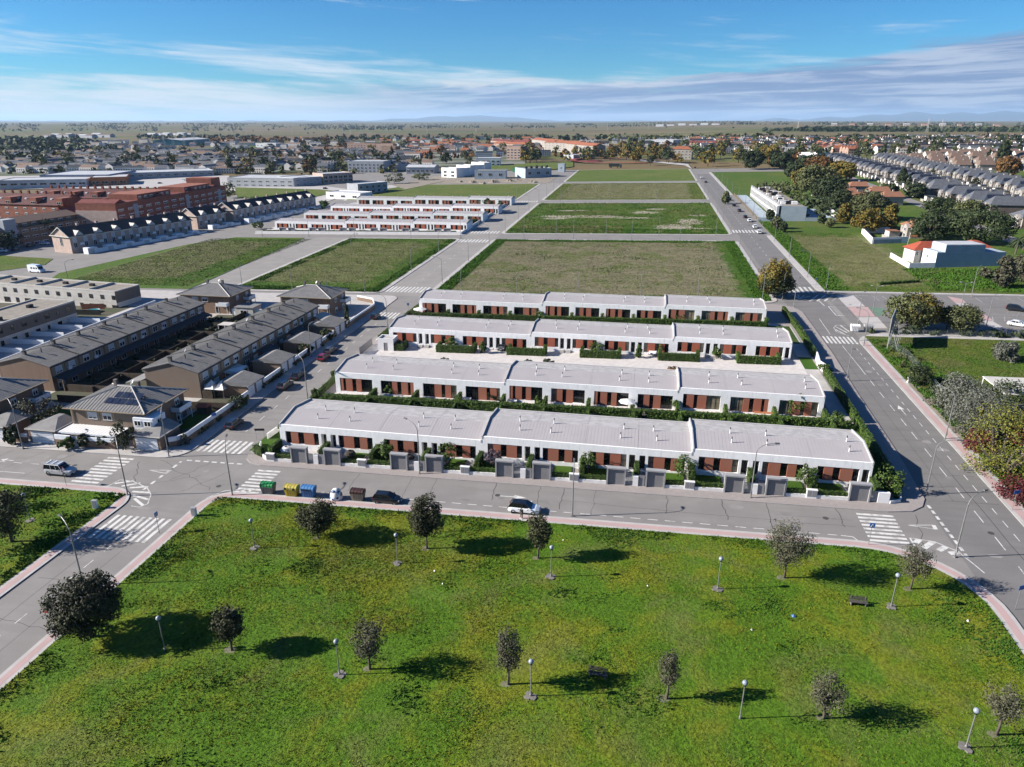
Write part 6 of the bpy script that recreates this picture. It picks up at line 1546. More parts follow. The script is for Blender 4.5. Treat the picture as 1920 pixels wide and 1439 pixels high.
# white sheds, school, modern houses: corners read from the plan of the photograph
def bpx(label, pl, pr, h, L, wall, roof='flat', rmat=None, wins=(), rh=3, name='building', cat='building', par=None):
    a, b2 = G(*pl), G(*pr); rz = math.atan2(b2[1]-a[1], b2[0]-a[0]); w = math.hypot(b2[0]-a[0], b2[1]-a[1])
    return block(label, a[0], a[1], rz, w, L, h, wall, roof, rmat, wins, rh, None, cat, name, par)
bpx('white supermarket hall with a blue fascia in the west', (78, 347), (205, 345), 8, 60, M_greyw, 'flat', M_sheet, (('s', 1, 6, 6, 1.6, 0, 4.5),), name='market_hall', par=M_bandblue)
bpx('broad white flat hall roof behind the dark red roofs', (0, 356), (164, 351), 7, 34, M_sheet, 'flat', M_sheet, (('s', 1, 9, 5, 1.6, 0, 3.2),), name='market_hall')
t = bpx('curved white roof hall with orange cladding beside the brick apartments', (172, 350), (240, 347), 7, 36, M_orange, 'flat', M_sheet, (('s', 1, 4, 5, 2, 0, 2),), name='market_hall')
bpx('low grey roof hall between the market halls and the school', (240, 338), (402, 330), 6, 40, M_greyw, 'flat', M_sheet, (('s', 1, 10, 4, 1.4, 0, 3),), name='market_hall')
bpx('long white school building with a strip of small windows', (428, 352), (551, 351), 7.5, 34, M_sheet, 'flat', M_sheet, (('s', 2, 9, 3.2, .9, 0, 1.8),), name='school')
bpx('white stepped school wing with a blue grey end', (552, 351), (604, 346), 6.5, 26, M_greyw, 'flat', M_sheet, (('s', 2, 4, 2.4, .9, 0, 1.2),), name='school')
t = bpx('pale skeletal school hall with a rising roof edge', (607, 346), (662, 341), 8, 18, M_pinkbrick, 'flat', M_sheet, (('s', 2, 6, 3.4, 2.2, 0, 1.2),), name='school')
bpx('white four storey block with dark corner and tall windows', (653, 325), (720, 324), 11, 26, M_greyw, 'flat', M_sheet, (('s', 3, 9, 1.8, 1.7, 0, 1.2),), name='office_block')
bpx('grey corrugated shed near the building site', (762, 327), (814, 326), 6.5, 30, M_greyw, 'gx', M_sheet, (('s', 1, 6, 3, 2, 0, 2),), 1.5, name='shed')
for k in range(5): bpx(f'white cubic new house, {nth(k)} of the row behind the building site', (828+k*14, 333-k*3), (856+k*13, 334-k*3), 8-(k % 2), 10, M_coping, 'flat', M_sheet, (('s', 2, 2, 3.4, 1.8, 0, 1.0),), name='cubic_house', cat='house')
bpx('white villa beyond the building site', (893, 312), (938, 311), 8, 20, M_coping, 'flat', M_sheet, (('s', 2, 5, 3, 1.6, 0, 1.2),), name='villa', cat='house')
bpx('unfinished grey block on the building site, western one', (890, 337), (948, 336), 7, 16, M_bluew, 'flat', M_flat, (('s', 1, 3, 3, 2.2, 0, 3),), name='unfinished_block')
t = bpx('unfinished block with a blue grey flank on the building site', (985, 335), (1034, 332), 7.5, 22, M_bluew, 'flat', M_flat, (('s', 1, 3, 3, 2.2, 0, 3),), name='unfinished_block')
for k in range(9): b = MB(); b.box(2+k*2.7, 3.4+k*2.7, 4+(k*5 % 9), 6+(k*5 % 9), 7.5, 8.6+(k % 3)*.5); b.build('roof_unit', M_black, t)
bpx('small green site container between the unfinished blocks', (961, 323), (977, 323), 3, 4, mat('site_green', (.03, .25, .12), .6), 'flat', None, (), name='site_container')
bpx('white site cabin tower beside the blue flanked block', (1046, 323), (1058, 323), 7, 5, M_bluew, 'flat', None, (('s', 1, 1, 1.5, 1.5, 0, 3),), name='site_cabin')
bpx('low white walled house before the rear white terraces', (612, 373), (676, 375), 4.2, 14, M_coping, 'flat', M_sheet, (('s', 1, 3, 3.4, 1.4, 0, 1.5),), name='villa', cat='house')
t = bpx('grey and white house under construction with scaffolding', (672, 366), (727, 359), 7, 12, M_greyw, 'flat', M_sheet, (('s', 2, 5, 2.6, 1.8, 0, 1.0),), name='house_under_construction', cat='house')
bpx('grey service hall with red sides beside the roundabout', (1075, 300), (1112, 298), 5, 22, M_greyw, 'flat', M_sheet, (('s', 1, 4, 3, 1.4, 0, 2),), name='shed')
bpx('teal warehouse far out in the western fields', (342, 274), (394, 270), 11, 60, M_teal, 'gx', M_sheet, (), 3, name='warehouse')
# rubble heaps of the building site
for k, (x, y, s) in enumerate(((862, 342, 3), (885, 343, 4), (925, 343, 5), (958, 341, 4.5), (972, 339, 3), (1000, 343, 4), (905, 345, 3))):
    mb = MB(); u, v = G(x, y); n_ = 9
    top_ = (u, v, gz(u, v)+s*.45)
    P_ = [(u+s*(1+.3*math.sin(q*2.1+k))*math.cos(q*.698), v+s*.7*(1+.3*math.sin(q*3.1))*math.sin(q*.698)) for q in range(n_)]
    for q in range(n_): a, b2 = P_[q], P_[(q+1) % n_]; m_ = ((a[0]+b2[0])/2*.6+u*.4+.3, (a[1]+b2[1])/2*.6+v*.4, gz(u, v)+s*.32*(1+.4*math.sin(q*2+k))); mb.face([(a[0], a[1], gz(*a)-.1), (b2[0], b2[1], gz(*b2)-.1), m_]); mb.face([(b2[0], b2[1], gz(*b2)-.1), top_, m_]); mb.face([m_, top_, (a[0], a[1], gz(*a)-.1)])
    tag(mb.build('rubble_heap', M_soil), f'heap of pale rubble and soil, {nth(k)} along the building site', 'rubble heap', 'rubble heaps of the building site')
slab('dirt_ground', -190, -76, 570, 640, .1, M_soil, M_soil)
# front walls of the farther white estate
wall_run('white front wall of the farther estate along its street', [(-186.5, 319.6), (-83, 320)], 1.2, M_wstone)
wall_run('white side wall of the farther estate along the middle road', [(-83, 320), (-83.5, 440)], 1.3, M_wstone)
hedge('long hedge of the farther estate, front row', -184, 322.5, -86, 322.5, .8, 1.3, leaf=.35, dens=7)
for k, v in enumerate((353.5, 419)): hedge(f'long garden hedge of the farther estate, {"second" if k == 0 else "rear"} row', -178, v, -92, v, 1.2, 1.7, leaf=.4, dens=6)
hedge('hedge along the east side of the farther estate', -85.5, 330, -86, 436, 1.2, 2., leaf=.4, dens=6)
PG2 = garage_portal()
for k in range(6):
    for j in (0, 1): dup(PG2, -174+k*15.6+j*4.6, 319.9, 0, f'grey garage gate of the farther estate, {nth(k*2+j)} from the west', 'garage gates of the farther estate', dz=.1, scale=(1.2, 1, 1))
for o in (PG, GP, MC, PG2): hide(o)
slab('courtyard', -180, -84, 371, 389, .15, M_court); slab('lawn', -184, -85, 341, 358, .15, M_lawn); slab('lawn', -184, -85, 401, 427, .15, M_lawn)

# ---------------------------------------------------------------- east side: white shell, blue house, streets of houses
t = thing('unfinished_terrace', 'white unfinished terrace shell with pale blue end wall by the avenue', 'unfinished building', 62.6, 365.6, 0, None, z=gz(66, 366))
L_, w_ = 104, 13.5
b = MB(); b.box(2, w_, 0, L_, -1.5, 6.9); b.build('wall', M_coping, t)
b = MB(); b.box(-.05, w_+.1, -.25, -.02, -1.5, 7.3); b.build('end_wall', M_bluew, t)
b = MB(); b.box(2, w_-.2, .3, L_-.3, 6.9, 7.0); b.build('roof', M_flat, t)
for k in range(27):
    p = MB(); y = k*L_/26.0 - .25; p.box(1.0, 2, y, y+.5, -1.5, 8.2 if k % 2 == 0 else 7.3); p.build('pier', M_coping, t)
for z in (2.6, 6.2): p = MB(); p.box(1.1, 1.95, .26, L_-.3, z, z+.7); p.build('ledge', M_coping, t)
for k in range(26):
    for z, hh in ((0, 2.5), (3.4, 2.6)): d = MB(); y = (k+.5)*L_/26; d.box(1.3, 1.99, y-1.25, y+1.25, z, z+hh); d.build('opening', M_dark, t)
for k in range(46):
    rg = rnd; d = MB(); y = rg.uniform(4, 98); x = rg.uniform(3, 10); d.box(x, x+rg.uniform(1, 3.5), y, y+rg.uniform(.8, 3), 7.0, 7.4+rg.random()*1.2); d.build('roof_frame', rg.choice((M_black, M_black, M_coping, M_flat)), t)
slab('forecourt', 54.8, 62.5, 366, 478, .3, M_bluew, M_bluew); slab('rear_yard', 76.4, 91, 366.5, 410, .3, M_bluew, M_coping)
for k in range(22):
    p = MB(); p.box(-.3, .3, -.3, .3, -.3, 1.9); tag(p.build('fence_pillar', M_beige, loc=(54.6, 367+k*5.1, gz(54.6, 367+k*5.1))), f'beige fence pillar along the white shell forecourt, {nth(k)} from the pale blue wall', 'pillar', 'fence pillars of the forecourt')
wall_run('pale blue boundary wall south of the white shell', [(54.6, 365.4), (62.4, 365.4)], 1.8, M_bluew); wall_run('pale blue yard wall right of the white shell', [(76.4, 365.4), (91.5, 366)], 1.8, M_bluew)
for k in range(9): wall_run(f'stepped white yard wall behind the white shell, {nth(k)} step', [(91.5+k*.35, 366+k*5), (91.8+k*.35, 371+k*5)], 2.6+.45*(k % 2), M_coping, group='stepped yard walls')
# blue house with red roof
t = thing('blue_house', 'pale blue windowless house wall with an orange red roof behind it', 'house', 97.0, 257.6, .21, None, z=gz(100, 262))
b = MB(); b.box(0, 23.5, 0, 8, -1.5, 5.2); b.box(2.6, 16, .02, 8, 5.2, 7.6); b.build('wall', M_bluew, t)
b = MB(); b.box(-.06, 0, 0, 8, -1.5, 5.3); b.build('white_gable', M_coping, t)
win(t, -.08, 5, 2.6, 1.1, 1.0, -math.pi/2)
b = MB(); b.box(2.8, 15.8, .3, 7.7, 7.55, 7.75); b.build('roof', M_sheet, t)
M_ored = mat('orange_red_tiles', (.38, .085, .045), .75, (.31, .07, .038), 1, .2, 5)
b = MB(); b.box(-2.4, 17, 8.6, 15.5, -1.5, 4.5); b.build('rear_wing', M_cream, t); b = MB(); b.frus((-3.2, 18, 8.2, 16, 4.5), (1, 13, 11.6, 12.6, 6.9)); b.build('tiled_roof', M_ored, t)
b = MB(); b.box(16, 24, 8.1, 16, -1.5, 5.0); b.build('side_wing', M_cream, t); b = MB(); b.frus((15.6, 24.6, 7.9, 16.6, 5.2), (19, 21, 11, 13, 7.2)); b.build('side_roof', M_ored, t)
for x in (-1.8,): win(t, x, 8.55, 2.6, 1.2, 1.4)
wall_run('white yard wall before the blue house', [(88.2, 275), (88.6, 256.2), (97, 257.6)], 1.9, M_coping)
wall_run('long white wall right of the blue house', [(120.2, 262.6), (128, 264.5)], 1.4, M_coping)
t = thing('flag_pole', 'tilted pole with an orange pennant beside the blue house', 'flag pole', 95.5, 283); p = MB(); p.tube([(0, 0, 0), (.6, 0, 7)], .08, 5); p.build('pole', M_metal, t); p = MB(); p.box(.6, 3.2, -.02, .02, 6.4, 7.0); p.build('pennant', M_orange, t)
wall_run('white boxed garden wall beside the east field', [(103.5, 306.5), (89.6, 303.6), (92.6, 330), (104, 331)], 2.6, M_coping)
wall_run('grey lower wall in front of the boxed garden', [(89.9, 303.2), (101, 305.6)], 1.9, M_greyw)
# houses
M_hcream = mat('pale_house_render', (.36, .325, .295), .85, (.30, .27, .245), .4)
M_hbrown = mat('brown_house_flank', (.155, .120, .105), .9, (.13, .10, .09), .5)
M_hsl = mat('grey_blue_slate', (.125, .132, .150), .6, (.092, .098, .112), .8, .1, 5)
def house_proto(roofm, wall, flank, solar=False, w=7.5, d=15, eave=5.0, rh=3.3, porch=True):
    """gable house, ridge along x, front gable facing -x"""
    t = thing('gable_house', 'pattern', 'house', z=0)
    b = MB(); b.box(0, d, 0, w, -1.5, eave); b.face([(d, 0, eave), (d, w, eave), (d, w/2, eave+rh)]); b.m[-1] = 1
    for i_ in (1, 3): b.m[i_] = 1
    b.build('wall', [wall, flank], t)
    r = MB(); z0 = eave-.25
    zr = eave+rh+.25; hx = 2.6; E4 = [(-.5, -.4, z0+.25), (d+.3, -.4, z0+.25), (d+.3, w+.4, z0+.25), (-.5, w+.4, z0+.25)]; ra, rb = (hx, w/2, zr), (d+.3, w/2, zr)
    r.face([E4[0], E4[1], rb, ra]); r.face([E4[2], E4[3], ra, rb]); r.face([E4[3], E4[0], ra]); r.face([(x, y, z-.2) for x, y, z in (E4[3], E4[2], E4[1], E4[0])])
    for i_ in range(4): j_ = (i_+1) % 4; a_, c_ = E4[i_], E4[j_]; r.face([(a_[0], a_[1], a_[2]-.2), (c_[0], c_[1], c_[2]-.2), c_, a_])
    r.build('roof', roofm, t)
    c = MB(); c.box(d*.6, d*.6+.8, w/2-.4, w/2+.4, eave+rh-.5, eave+rh+1.1); c.build('chimney', wall, t)
    gb = MB(); gb.box(-1.2, -.02, w*.08, w*.52, -1.5, eave-.5); gb.extr([(w*.04, eave-.55), (w*.56, eave-.55), (w*.30, eave+.9)], -1.4, 1.8); gb.build('front_bay', wall, t)
    win(t, -1.25, w*.30, 2.9, 1.7, 1.5, -math.pi/2); win(t, -1.25, w*.30, .4, 1.9, 1.7, -math.pi/2); win(t, -.04, w*.76, 3.0, 1.5, 1.9, -math.pi/2); win(t, -.04, w*.76, .2, 1.3, 2.1, -math.pi/2)
    if porch: p = MB(); p.box(-6.2, -2.1, w*.5, w-.1, -1.5, 2.4); p.box(-6.4, -2.0, w*.45, w, 2.4, 2.6, 1); p.build('garage', [wall, roofm], t); q = MB(); q.box(-6.26, -6.2, w*.56, w*.94, -.2, 2.1); q.build('garage_door', M_gdoor, t)
    if solar:
        for i in range(3): s = MB(); x = 2+i*2.4; s.face([(x, .4, eave+.45), (x+2.1, .4, eave+.45), (x+2.1, w/2-.8, eave+rh-.15), (x, w/2-.8, eave+rh-.15)]); s.build('solar_panel', M_solar, t)
    fw = MB(); fw.box(-9, -8.8, 0, w*.55, -1, 1.2); fw.build('front_wall', wall, t)
    return freeze(t)
M_hsl_shade = mat('shaded_blue_slate', (.062, .070, .090), .6, (.045, .052, .068), .8, .1, 5)  # darker slate copy: light and dark of stepped roofs put into the colour
HP = [house_proto((M_hsl, M_hsl_shade)[k], M_hcream, M_hbrown, k == 1) for k in range(2)]
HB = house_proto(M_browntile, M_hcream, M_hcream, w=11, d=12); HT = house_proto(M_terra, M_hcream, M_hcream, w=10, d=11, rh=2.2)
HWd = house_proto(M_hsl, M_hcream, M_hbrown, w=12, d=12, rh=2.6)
k = 0
for v in (384, 393, 408, 417, 433, 442, 462): dup(HP[k % 2], 163.5+rnd.uniform(-.5, .5), v, 0, f'pale gabled house with slate roof in the nearer paired street, {nth(k)} from the palm corner', 'paired slate houses of the east quarter', scale=1.1); k += 1
k = 0
for v in list(np.arange(484, 560, 8.9)) + list(np.arange(572, 760, 8.9)): dup(HP[k % 2], 171+rnd.uniform(-1, 1), float(v), 0, f'narrow slate roofed row house of the long stepped row, {nth(k)} counted northward', 'stepped slate row houses of the east quarter', dz=.9*(k % 2)); k += 1
k = 0
for v in list(np.arange(470, 528, 9.6)) + list(np.arange(540, 640, 8.9)) + list(np.arange(655, 760, 9)): dup(HP[(k+1) % 2], 212+rnd.uniform(-1, 1), float(v), 0, f'slate roofed house of the second street behind the stepped row, {nth(k)} counted northward', 'second street of slate houses', dz=.8*(k % 2)); k += 1
for k, (u, v) in enumerate(((206, 446), (222, 432), (240, 420), (160.5, 344), (171, 330), (236, 470), (252, 455))): dup(HWd, u, v, 0, f'broad pale house with a wide slate roof at the eastern edge, {nth(k)} of these', 'broad slate houses at the eastern edge')
k = 0
for u in range(226, 330, 17):
    for v in (648, 700, 755): dup(HB, u+rnd.uniform(-2, 2), v+rnd.uniform(-4, 4)-.15*(u-226), .1, f'brown roofed house behind the slate streets, {nth(k)} of these', 'brown roofed houses of the east quarter'); k += 1
for k, (u, v, rz) in enumerate(((107.5, 316, .1), (109, 424, .15), (109, 446, .15), (110, 470, .15), (127, 424, .15), (128, 452, .1), (124, 482, .1))): dup(HT, u, v, rz, f'tan house with low terracotta roof among the east trees, {nth(k)} from the blue house', 'tan houses among the trees')
for o in HP + [HB, HT, HWd]: hide(o)
wall_run('long pale garden wall across the lawn of the east quarter', [(232, 560), (250, 620)], 2.2, M_coping); 
quad_strip('side_street', [(141, 300), (148, 300), (157, 640), (150, 640)], M_asph, .17)
quad_strip('side_street', [(186, 380), (194, 380), (204, 760), (196, 760)], M_asph, .17)
quad_strip('side_street', [(126, 250), (160, 258), (160, 270), (126, 262)], M_asph2, .175)

# ---------------------------------------------------------------- park furniture on the east side
t = thing('billboard', 'large billboard on a steel lattice, seen from its edge', 'billboard', *G(1661, 656), -.37, dz=.1)
# panel stands across the street, turned to the avenue
p = MB(); p.box(-.1, .1, -.5, 9.5, 3.2, 7.4); p.build('panel', M_metal, t)
for y in (0, 3, 6, 9):
    q = MB(); q.tube([(.2, y, -.2), (.2, y, 7.2)], .09, 5); q.tube([(2.4, y, -.2), (.25, y, 5.5)], .07, 5); q.tube([(.25, y, 3.2), (1.1, y, 3.2)], .05, 5); q.build('strut', M_metal, t)
t = thing('shade_shelter', 'grey roofed shade shelter with white posts in the park', 'shelter', 65.2, 130.8, .05)
r = MB(); r.extr([(0, 3.1), (8.5, 3.5), (8.5, 3.65), (0, 3.25)], 0, 18); r.build('roof', M_cream, t)
for x in (.1, 6, 12, 17.8):
    for y in (.2, 8.2): q = MB(); q.tube([(x, y, -.2), (x, y, 3.0 if y < 1 else 3.4)], .09, 6); q.build('post', M_coping, t)
    q = MB(); q.tube([(x-.05, 0, 3.12), (x-.05, 8.5, 3.52)], .08, 5); q.build('beam', M_coping, t)
M_mesh = mat('green_mesh_wire', (.16, .20, .19), .6)
def mesh_fence(label, pts, h=2.0, step=2.5):
    t = thing('mesh_fence', label, 'fence', *pts[0])
    o = Vector(t.location)
    f = MB()
    for a, b2 in zip(pts, pts[1:]):
        L = math.hypot(b2[0]-a[0], b2[1]-a[1]); n = max(1, round(L/step))
        P_ = [(a[0]+(b2[0]-a[0])*i/n, a[1]+(b2[1]-a[1])*i/n) for i in range(n+1)]
        for x, y in P_: q = MB(); z = gz(x, y); q.tube([(x-o.x, y-o.y, z-o.z), (x-o.x, y-o.y, z-o.z+h+.1)], .035, 5); q.build('post', M_mesh, t)
        for (x, y), (x2, y2) in zip(P_, P_[1:]):
            for zz in (.25, .7, 1.15, 1.6, h): f.tube([(x-o.x, y-o.y, gz(x, y)-o.z+zz), (x2-o.x, y2-o.y, gz(x2, y2)-o.z+zz)], .012, 3, 0, False)
            for q in range(1, 8): k_ = q/8; xx, yy = x+(x2-x)*k_, y+(y2-y)*k_; f.tube([(xx-o.x, yy-o.y, gz(xx, yy)-o.z+.1), (xx-o.x, yy-o.y, gz(xx, yy)-o.z+h)], .008, 3, 0, False)
    w_ = f.build('wire_mesh', M_mesh, t); w_['kind'] = 'stuff'
mesh_fence('green mesh fence along the park edge from the billboard southward', [(56.8, 168), (58, 158), (57.6, 146), (57, 134)])
mesh_fence('mesh fence before the silver shrubs of the playground', [(57, 133), (58.5, 126), (60.5, 116), (64.5, 114.5)])
mesh_fence('thin fence between park lawn and parking street', [(62, 176.5), (80, 176.8), (100, 177)], 1.6)

# trees and shrubs of the east side: foot pixel, height and width in photo pixels, palette, shape
ET = [((1449,556),62,54,'gold','round','yellowing bushy tree at the avenue junction'),((1452,557),44,60,'dark','round','dark lower crown beside the yellowing junction tree'),
 ((1700,618),58,70,'mid','round','broad green tree with yellow tips by the parking street, left one'),((1722,617),55,60,'gold','round','yellow tipped crown beside the broad parking street tree'),
 ((1775,617),36,44,'dark','round','small dark tree between the parking street trees'),((1800,625),44,60,'mid','fan','loose pale green tree at the edge of the parking street'),
 ((1883,676),30,34,'silver','round','lone pale bush tree on the park lawn'),((1718,722),34,40,'dark','round','dark shrub beside the white park cabinet'),
 ((1795,768),50,86,'silver','round','silver leaved shrub at the playground, farthest of three'),((1825,795),52,80,'silver','round','silver leaved shrub at the playground, middle one'),((1845,815),70,90,'silver','round','big silver grey shrub at the playground, nearest of three'),((1885,775),48,60,'dark','round','dark evergreen shrub behind the silver ones'),
 ((1876,884),96,118,'willow','round','yellow green weeping tree beside the avenue'),((1838,842),26,50,'red','round','dark red shrub behind the yellow weeping tree'),((1908,935),30,60,'red','round','dark red shrub before the yellow weeping tree'),((1912,830),40,60,'red','round','red shrub at the playground corner'),
 ((1443,415),22,16,'dark','round','small round tree at the pale blue wall'),((1455,430),24,20,'mid','round','small tree on the field edge, nearest the pale blue wall'),((1468,436),20,16,'dark','round','small dark tree on the field edge'),((1540,421),18,16,'dark','round','round tree before the white yard wall'),((1555,428),18,16,'mid','round','second round tree before the white yard wall'),
 ((1505,352),34,46,'gold','round','golden tree left of the dark tree belt'),((1525,372),62,70,'mid','round','large olive tree of the belt behind the white shell'),((1550,382),50,60,'dark','round','dark tree of the belt behind the white shell'),((1572,398),40,54,'dark','round','dark tree beside the stepped white wall'),((1490,335),30,40,'dark','round','dark tree beyond the golden tree'),((1575,340),34,50,'gold','round','yellow green tree in the belt near the tan roofs'),
 ((1582,420),36,36,'gold','up','yellow tinged tree by the boxed garden'),((1626,413),52,62,'mid','round','big round olive tree before the tan houses'),((1622,438),44,52,'gold','round','yellow green tree before the boxed garden'),((1666,432),46,36,'gold','up','yellow green tree right of the boxed garden'),((1650,430),36,40,'dark','round','dark tree behind the boxed garden'),
 ((1738,452),50,66,'dark','round','big dark tree beside the tan house and blue house'),((1840,458),60,96,'dark','round','widest dark tree behind the blue house'),((1790,440),42,60,'dark','round','dark tree left of the widest tree'),((1765,400),26,50,'dark','round','bushy tree before the paired slate houses'),((1815,412),32,50,'mid','round','greyish tree under the brown house flank'),
 ((1877,540),46,34,'grey','up','tall grey tree at the edge of the parking street field'),((1913,530),50,46,'grey','round','grey olive tree at the far end of that field'),((1846,523),18,22,'grey','fan','pollarded bare tree before the blue house'),
 ((1360,383),24,18,'mid','up','small pale tree beside the far avenue'),((1440,300),26,40,'gold','round','yellow tree at the head of the avenue'),((1410,318),34,36,'dark','round','dark tree at the head of the avenue'),((1465,318),30,44,'dark','round','dark tree left of the tree belt'),((1530,330),34,50,'rust','round','rusty tree at the start of the tree belt'),
 ((1690,350),30,24,'dark','cone','dark cypress among the slate houses'),((1664,372),26,30,'dark','round','dark garden tree of the stepped row'),((1715,372),26,34,'dark','round','second dark garden tree of the stepped row'),((1885,335),36,34,'rust','round','brownish round tree on the eastern lawn'),((1878,305),34,22,'dark','cone','tall cypress by the brown roofs')]
for i, ((x, y), hp, wp, pal, shp, lb) in enumerate(ET):
    u, v = G(x, y); dep = math.hypot(math.hypot(u, v), H)*.98; pm = dep/F; hh = hp*pm/max(.55, math.cos(math.atan2(H, math.hypot(u, v)))); rx = wp*pm/2
    near = dep < 260; rx *= 1 if near else .88; hh *= 1 if near else .88
    if pal in ('silver', 'red', 'willow') or hh < rx*1.1:
        tr = bush('shrub', lb, 'shrub', pal, rx, hh*.62, 200+i, nl=int(max(900, min(6500, rx*hh*(420 if near else 120)))), leaf=max(.20, dep*.0016), nc=60)
    else:
        th = hh*(.12 if wp > hp*.7 else .25); tr = tree('tree', lb, 'tree', pal, rx, (hh-th)/2*1.05, th, 200+i, nc=80, nl=int(max(900, min(6000, rx*hh*(110 if near else 55)))), leaf=max(.30, dep*.0019), trunk_r=.16, shape=shp, clump=.28)
    put(tr, u, v, rnd.random()*6, .05)
hedge('low dark hedge line across the east field before the parking street', *G(1648, 535), *G(1722, 530), 1.2, .9, leaf=.3, dens=12)
def palm(label, px):
    t = thing('palm_tree', label, 'palm tree', *G(*px)); b = MB(); b.tube([(0, 0, -.2), (.1, 0, 2.4), (.15, 0, 5.2)], [.32, .26, .24], 8); b.build('trunk', M_bark, t)
    for k in range(22):
        a = k*2.4; e = .9-.06*k; b = MB(); n_ = 6; prev = None
        for q in range(n_+1):
            s = q/n_; r_ = 2.9*s; z = 5.2 + 2.4*s*math.sin(e) - 2.6*s*s; w_ = .34*math.sin(math.pi*min(1, s*.9+.08)); cx, cy = .15+r_*math.cos(a), r_*math.sin(a); nx, ny = -math.sin(a)*w_, math.cos(a)*w_
            cur = ((cx-nx, cy-ny, z-.08), (cx, cy, z+.05), (cx+nx, cy+ny, z-.08))
            if prev: b.face([prev[0], cur[0], cur[1], prev[1]]); b.face([prev[1], cur[1], cur[2], prev[2]])
            prev = cur
        b.build('frond', LM['dark'][1], t)
palm('palm tree with dense fronds behind the widest dark tree', (1793, 418)); palm('palm tree at the eastern edge beside the last slate house', (1903, 478)); palm('second palm tree at the eastern edge', (1918, 470))
# trees in the western quarter and the brick gardens
WT = [((80,800),52,60,'grey','round','grey twiggy tree between the two hip-roof brick houses'),((236,845),46,36,'dark','round','dark red brown tree before the corner garage'),((18,834),30,13,'dark','round','first of two clipped dark bushes beside the garage drive'),((30,836),30,16,'dark','round','second of two clipped dark bushes beside the garage drive'),
 ((348,835),18,16,'silver','up','pale pampas plant at the curved brick wall'),((448,770),26,30,'dark','round','dark shrub along the curved wall and the side street'),((652,615),40,14,'dark','cone','dark cypress beside the northern hip-roof house'),((614,640),22,22,'dark','round','dark shrub between the double garages'),((518,690),26,22,'rust','round','brown shrub between the first and second garage'),((575,665),20,26,'dark','round','dark hedge shrub on the white garage wall'),
 ((128,843),18,24,'green','round','low green shrub right of the white garage door'),((160,840),22,18,'dark','round','climbing shrub at the white front door'),((200,838),18,26,'dark','round','shrub row before the pergola'),((150,425),30,18,'gold','up','yellowing tree beside the red brick gable'),((152,420),16,16,'dark','round','dark ball tree below the yellowing tree'),
 ((15,470),26,30,'dark','round','dark street tree before the tan block, leftmost'),((30,465),24,26,'dark','round','dark street tree before the tan block'),((58,455),26,26,'dark','round','third dark street tree before the tan block'),((90,450),30,30,'dark','round','darkest street tree near the dormer terrace'),((430,372),26,26,'mid','round','green tree behind the farther dormer terrace'),
 ((356,390),20,20,'mid','round','green bush beside the farther white estate, west end'),((550,428),16,18,'green','round','green tree at the front row of the farther estate'),((484,430),12,18,'green','round','low tree at the west corner of the farther estate'),((742,424),14,18,'green','round','tree among the grey gates of the farther estate'),((755,424),14,14,'green','round','second tree among the grey gates of the farther estate'),((786,428),16,18,'green','round','tree at the east part of the farther estate'),((915,396),22,22,'dark','round','tree at the east corner of the farther estate'),((862,428),14,20,'green','round','corner tree of the farther estate'),((607,392),14,18,'green','round','round tree in the middle of the farther estate'),((740,345),18,34,'mid','round','green tree beside the building site'),((790,338),14,30,'mid','round','low green tree at the building site lane')]
for i, ((x, y), hp, wp, pal, shp, lb) in enumerate(WT):
    u, v = G(x, y); dep = math.hypot(math.hypot(u, v), H)*.98; pm = dep/F; hh = hp*pm/max(.55, math.cos(math.atan2(H, math.hypot(u, v)))); rx = wp*pm/2
    th = hh*.12; tr = tree('tree', lb, 'tree', pal, rx, (hh-th)/2*1.05, th, 400+i, nc=26, nl=1100 if dep < 250 else 500, leaf=max(.24, dep*.0016), trunk_r=.09, shape=shp, clump=.3)
    put(tr, u, v, rnd.random()*6, .05)
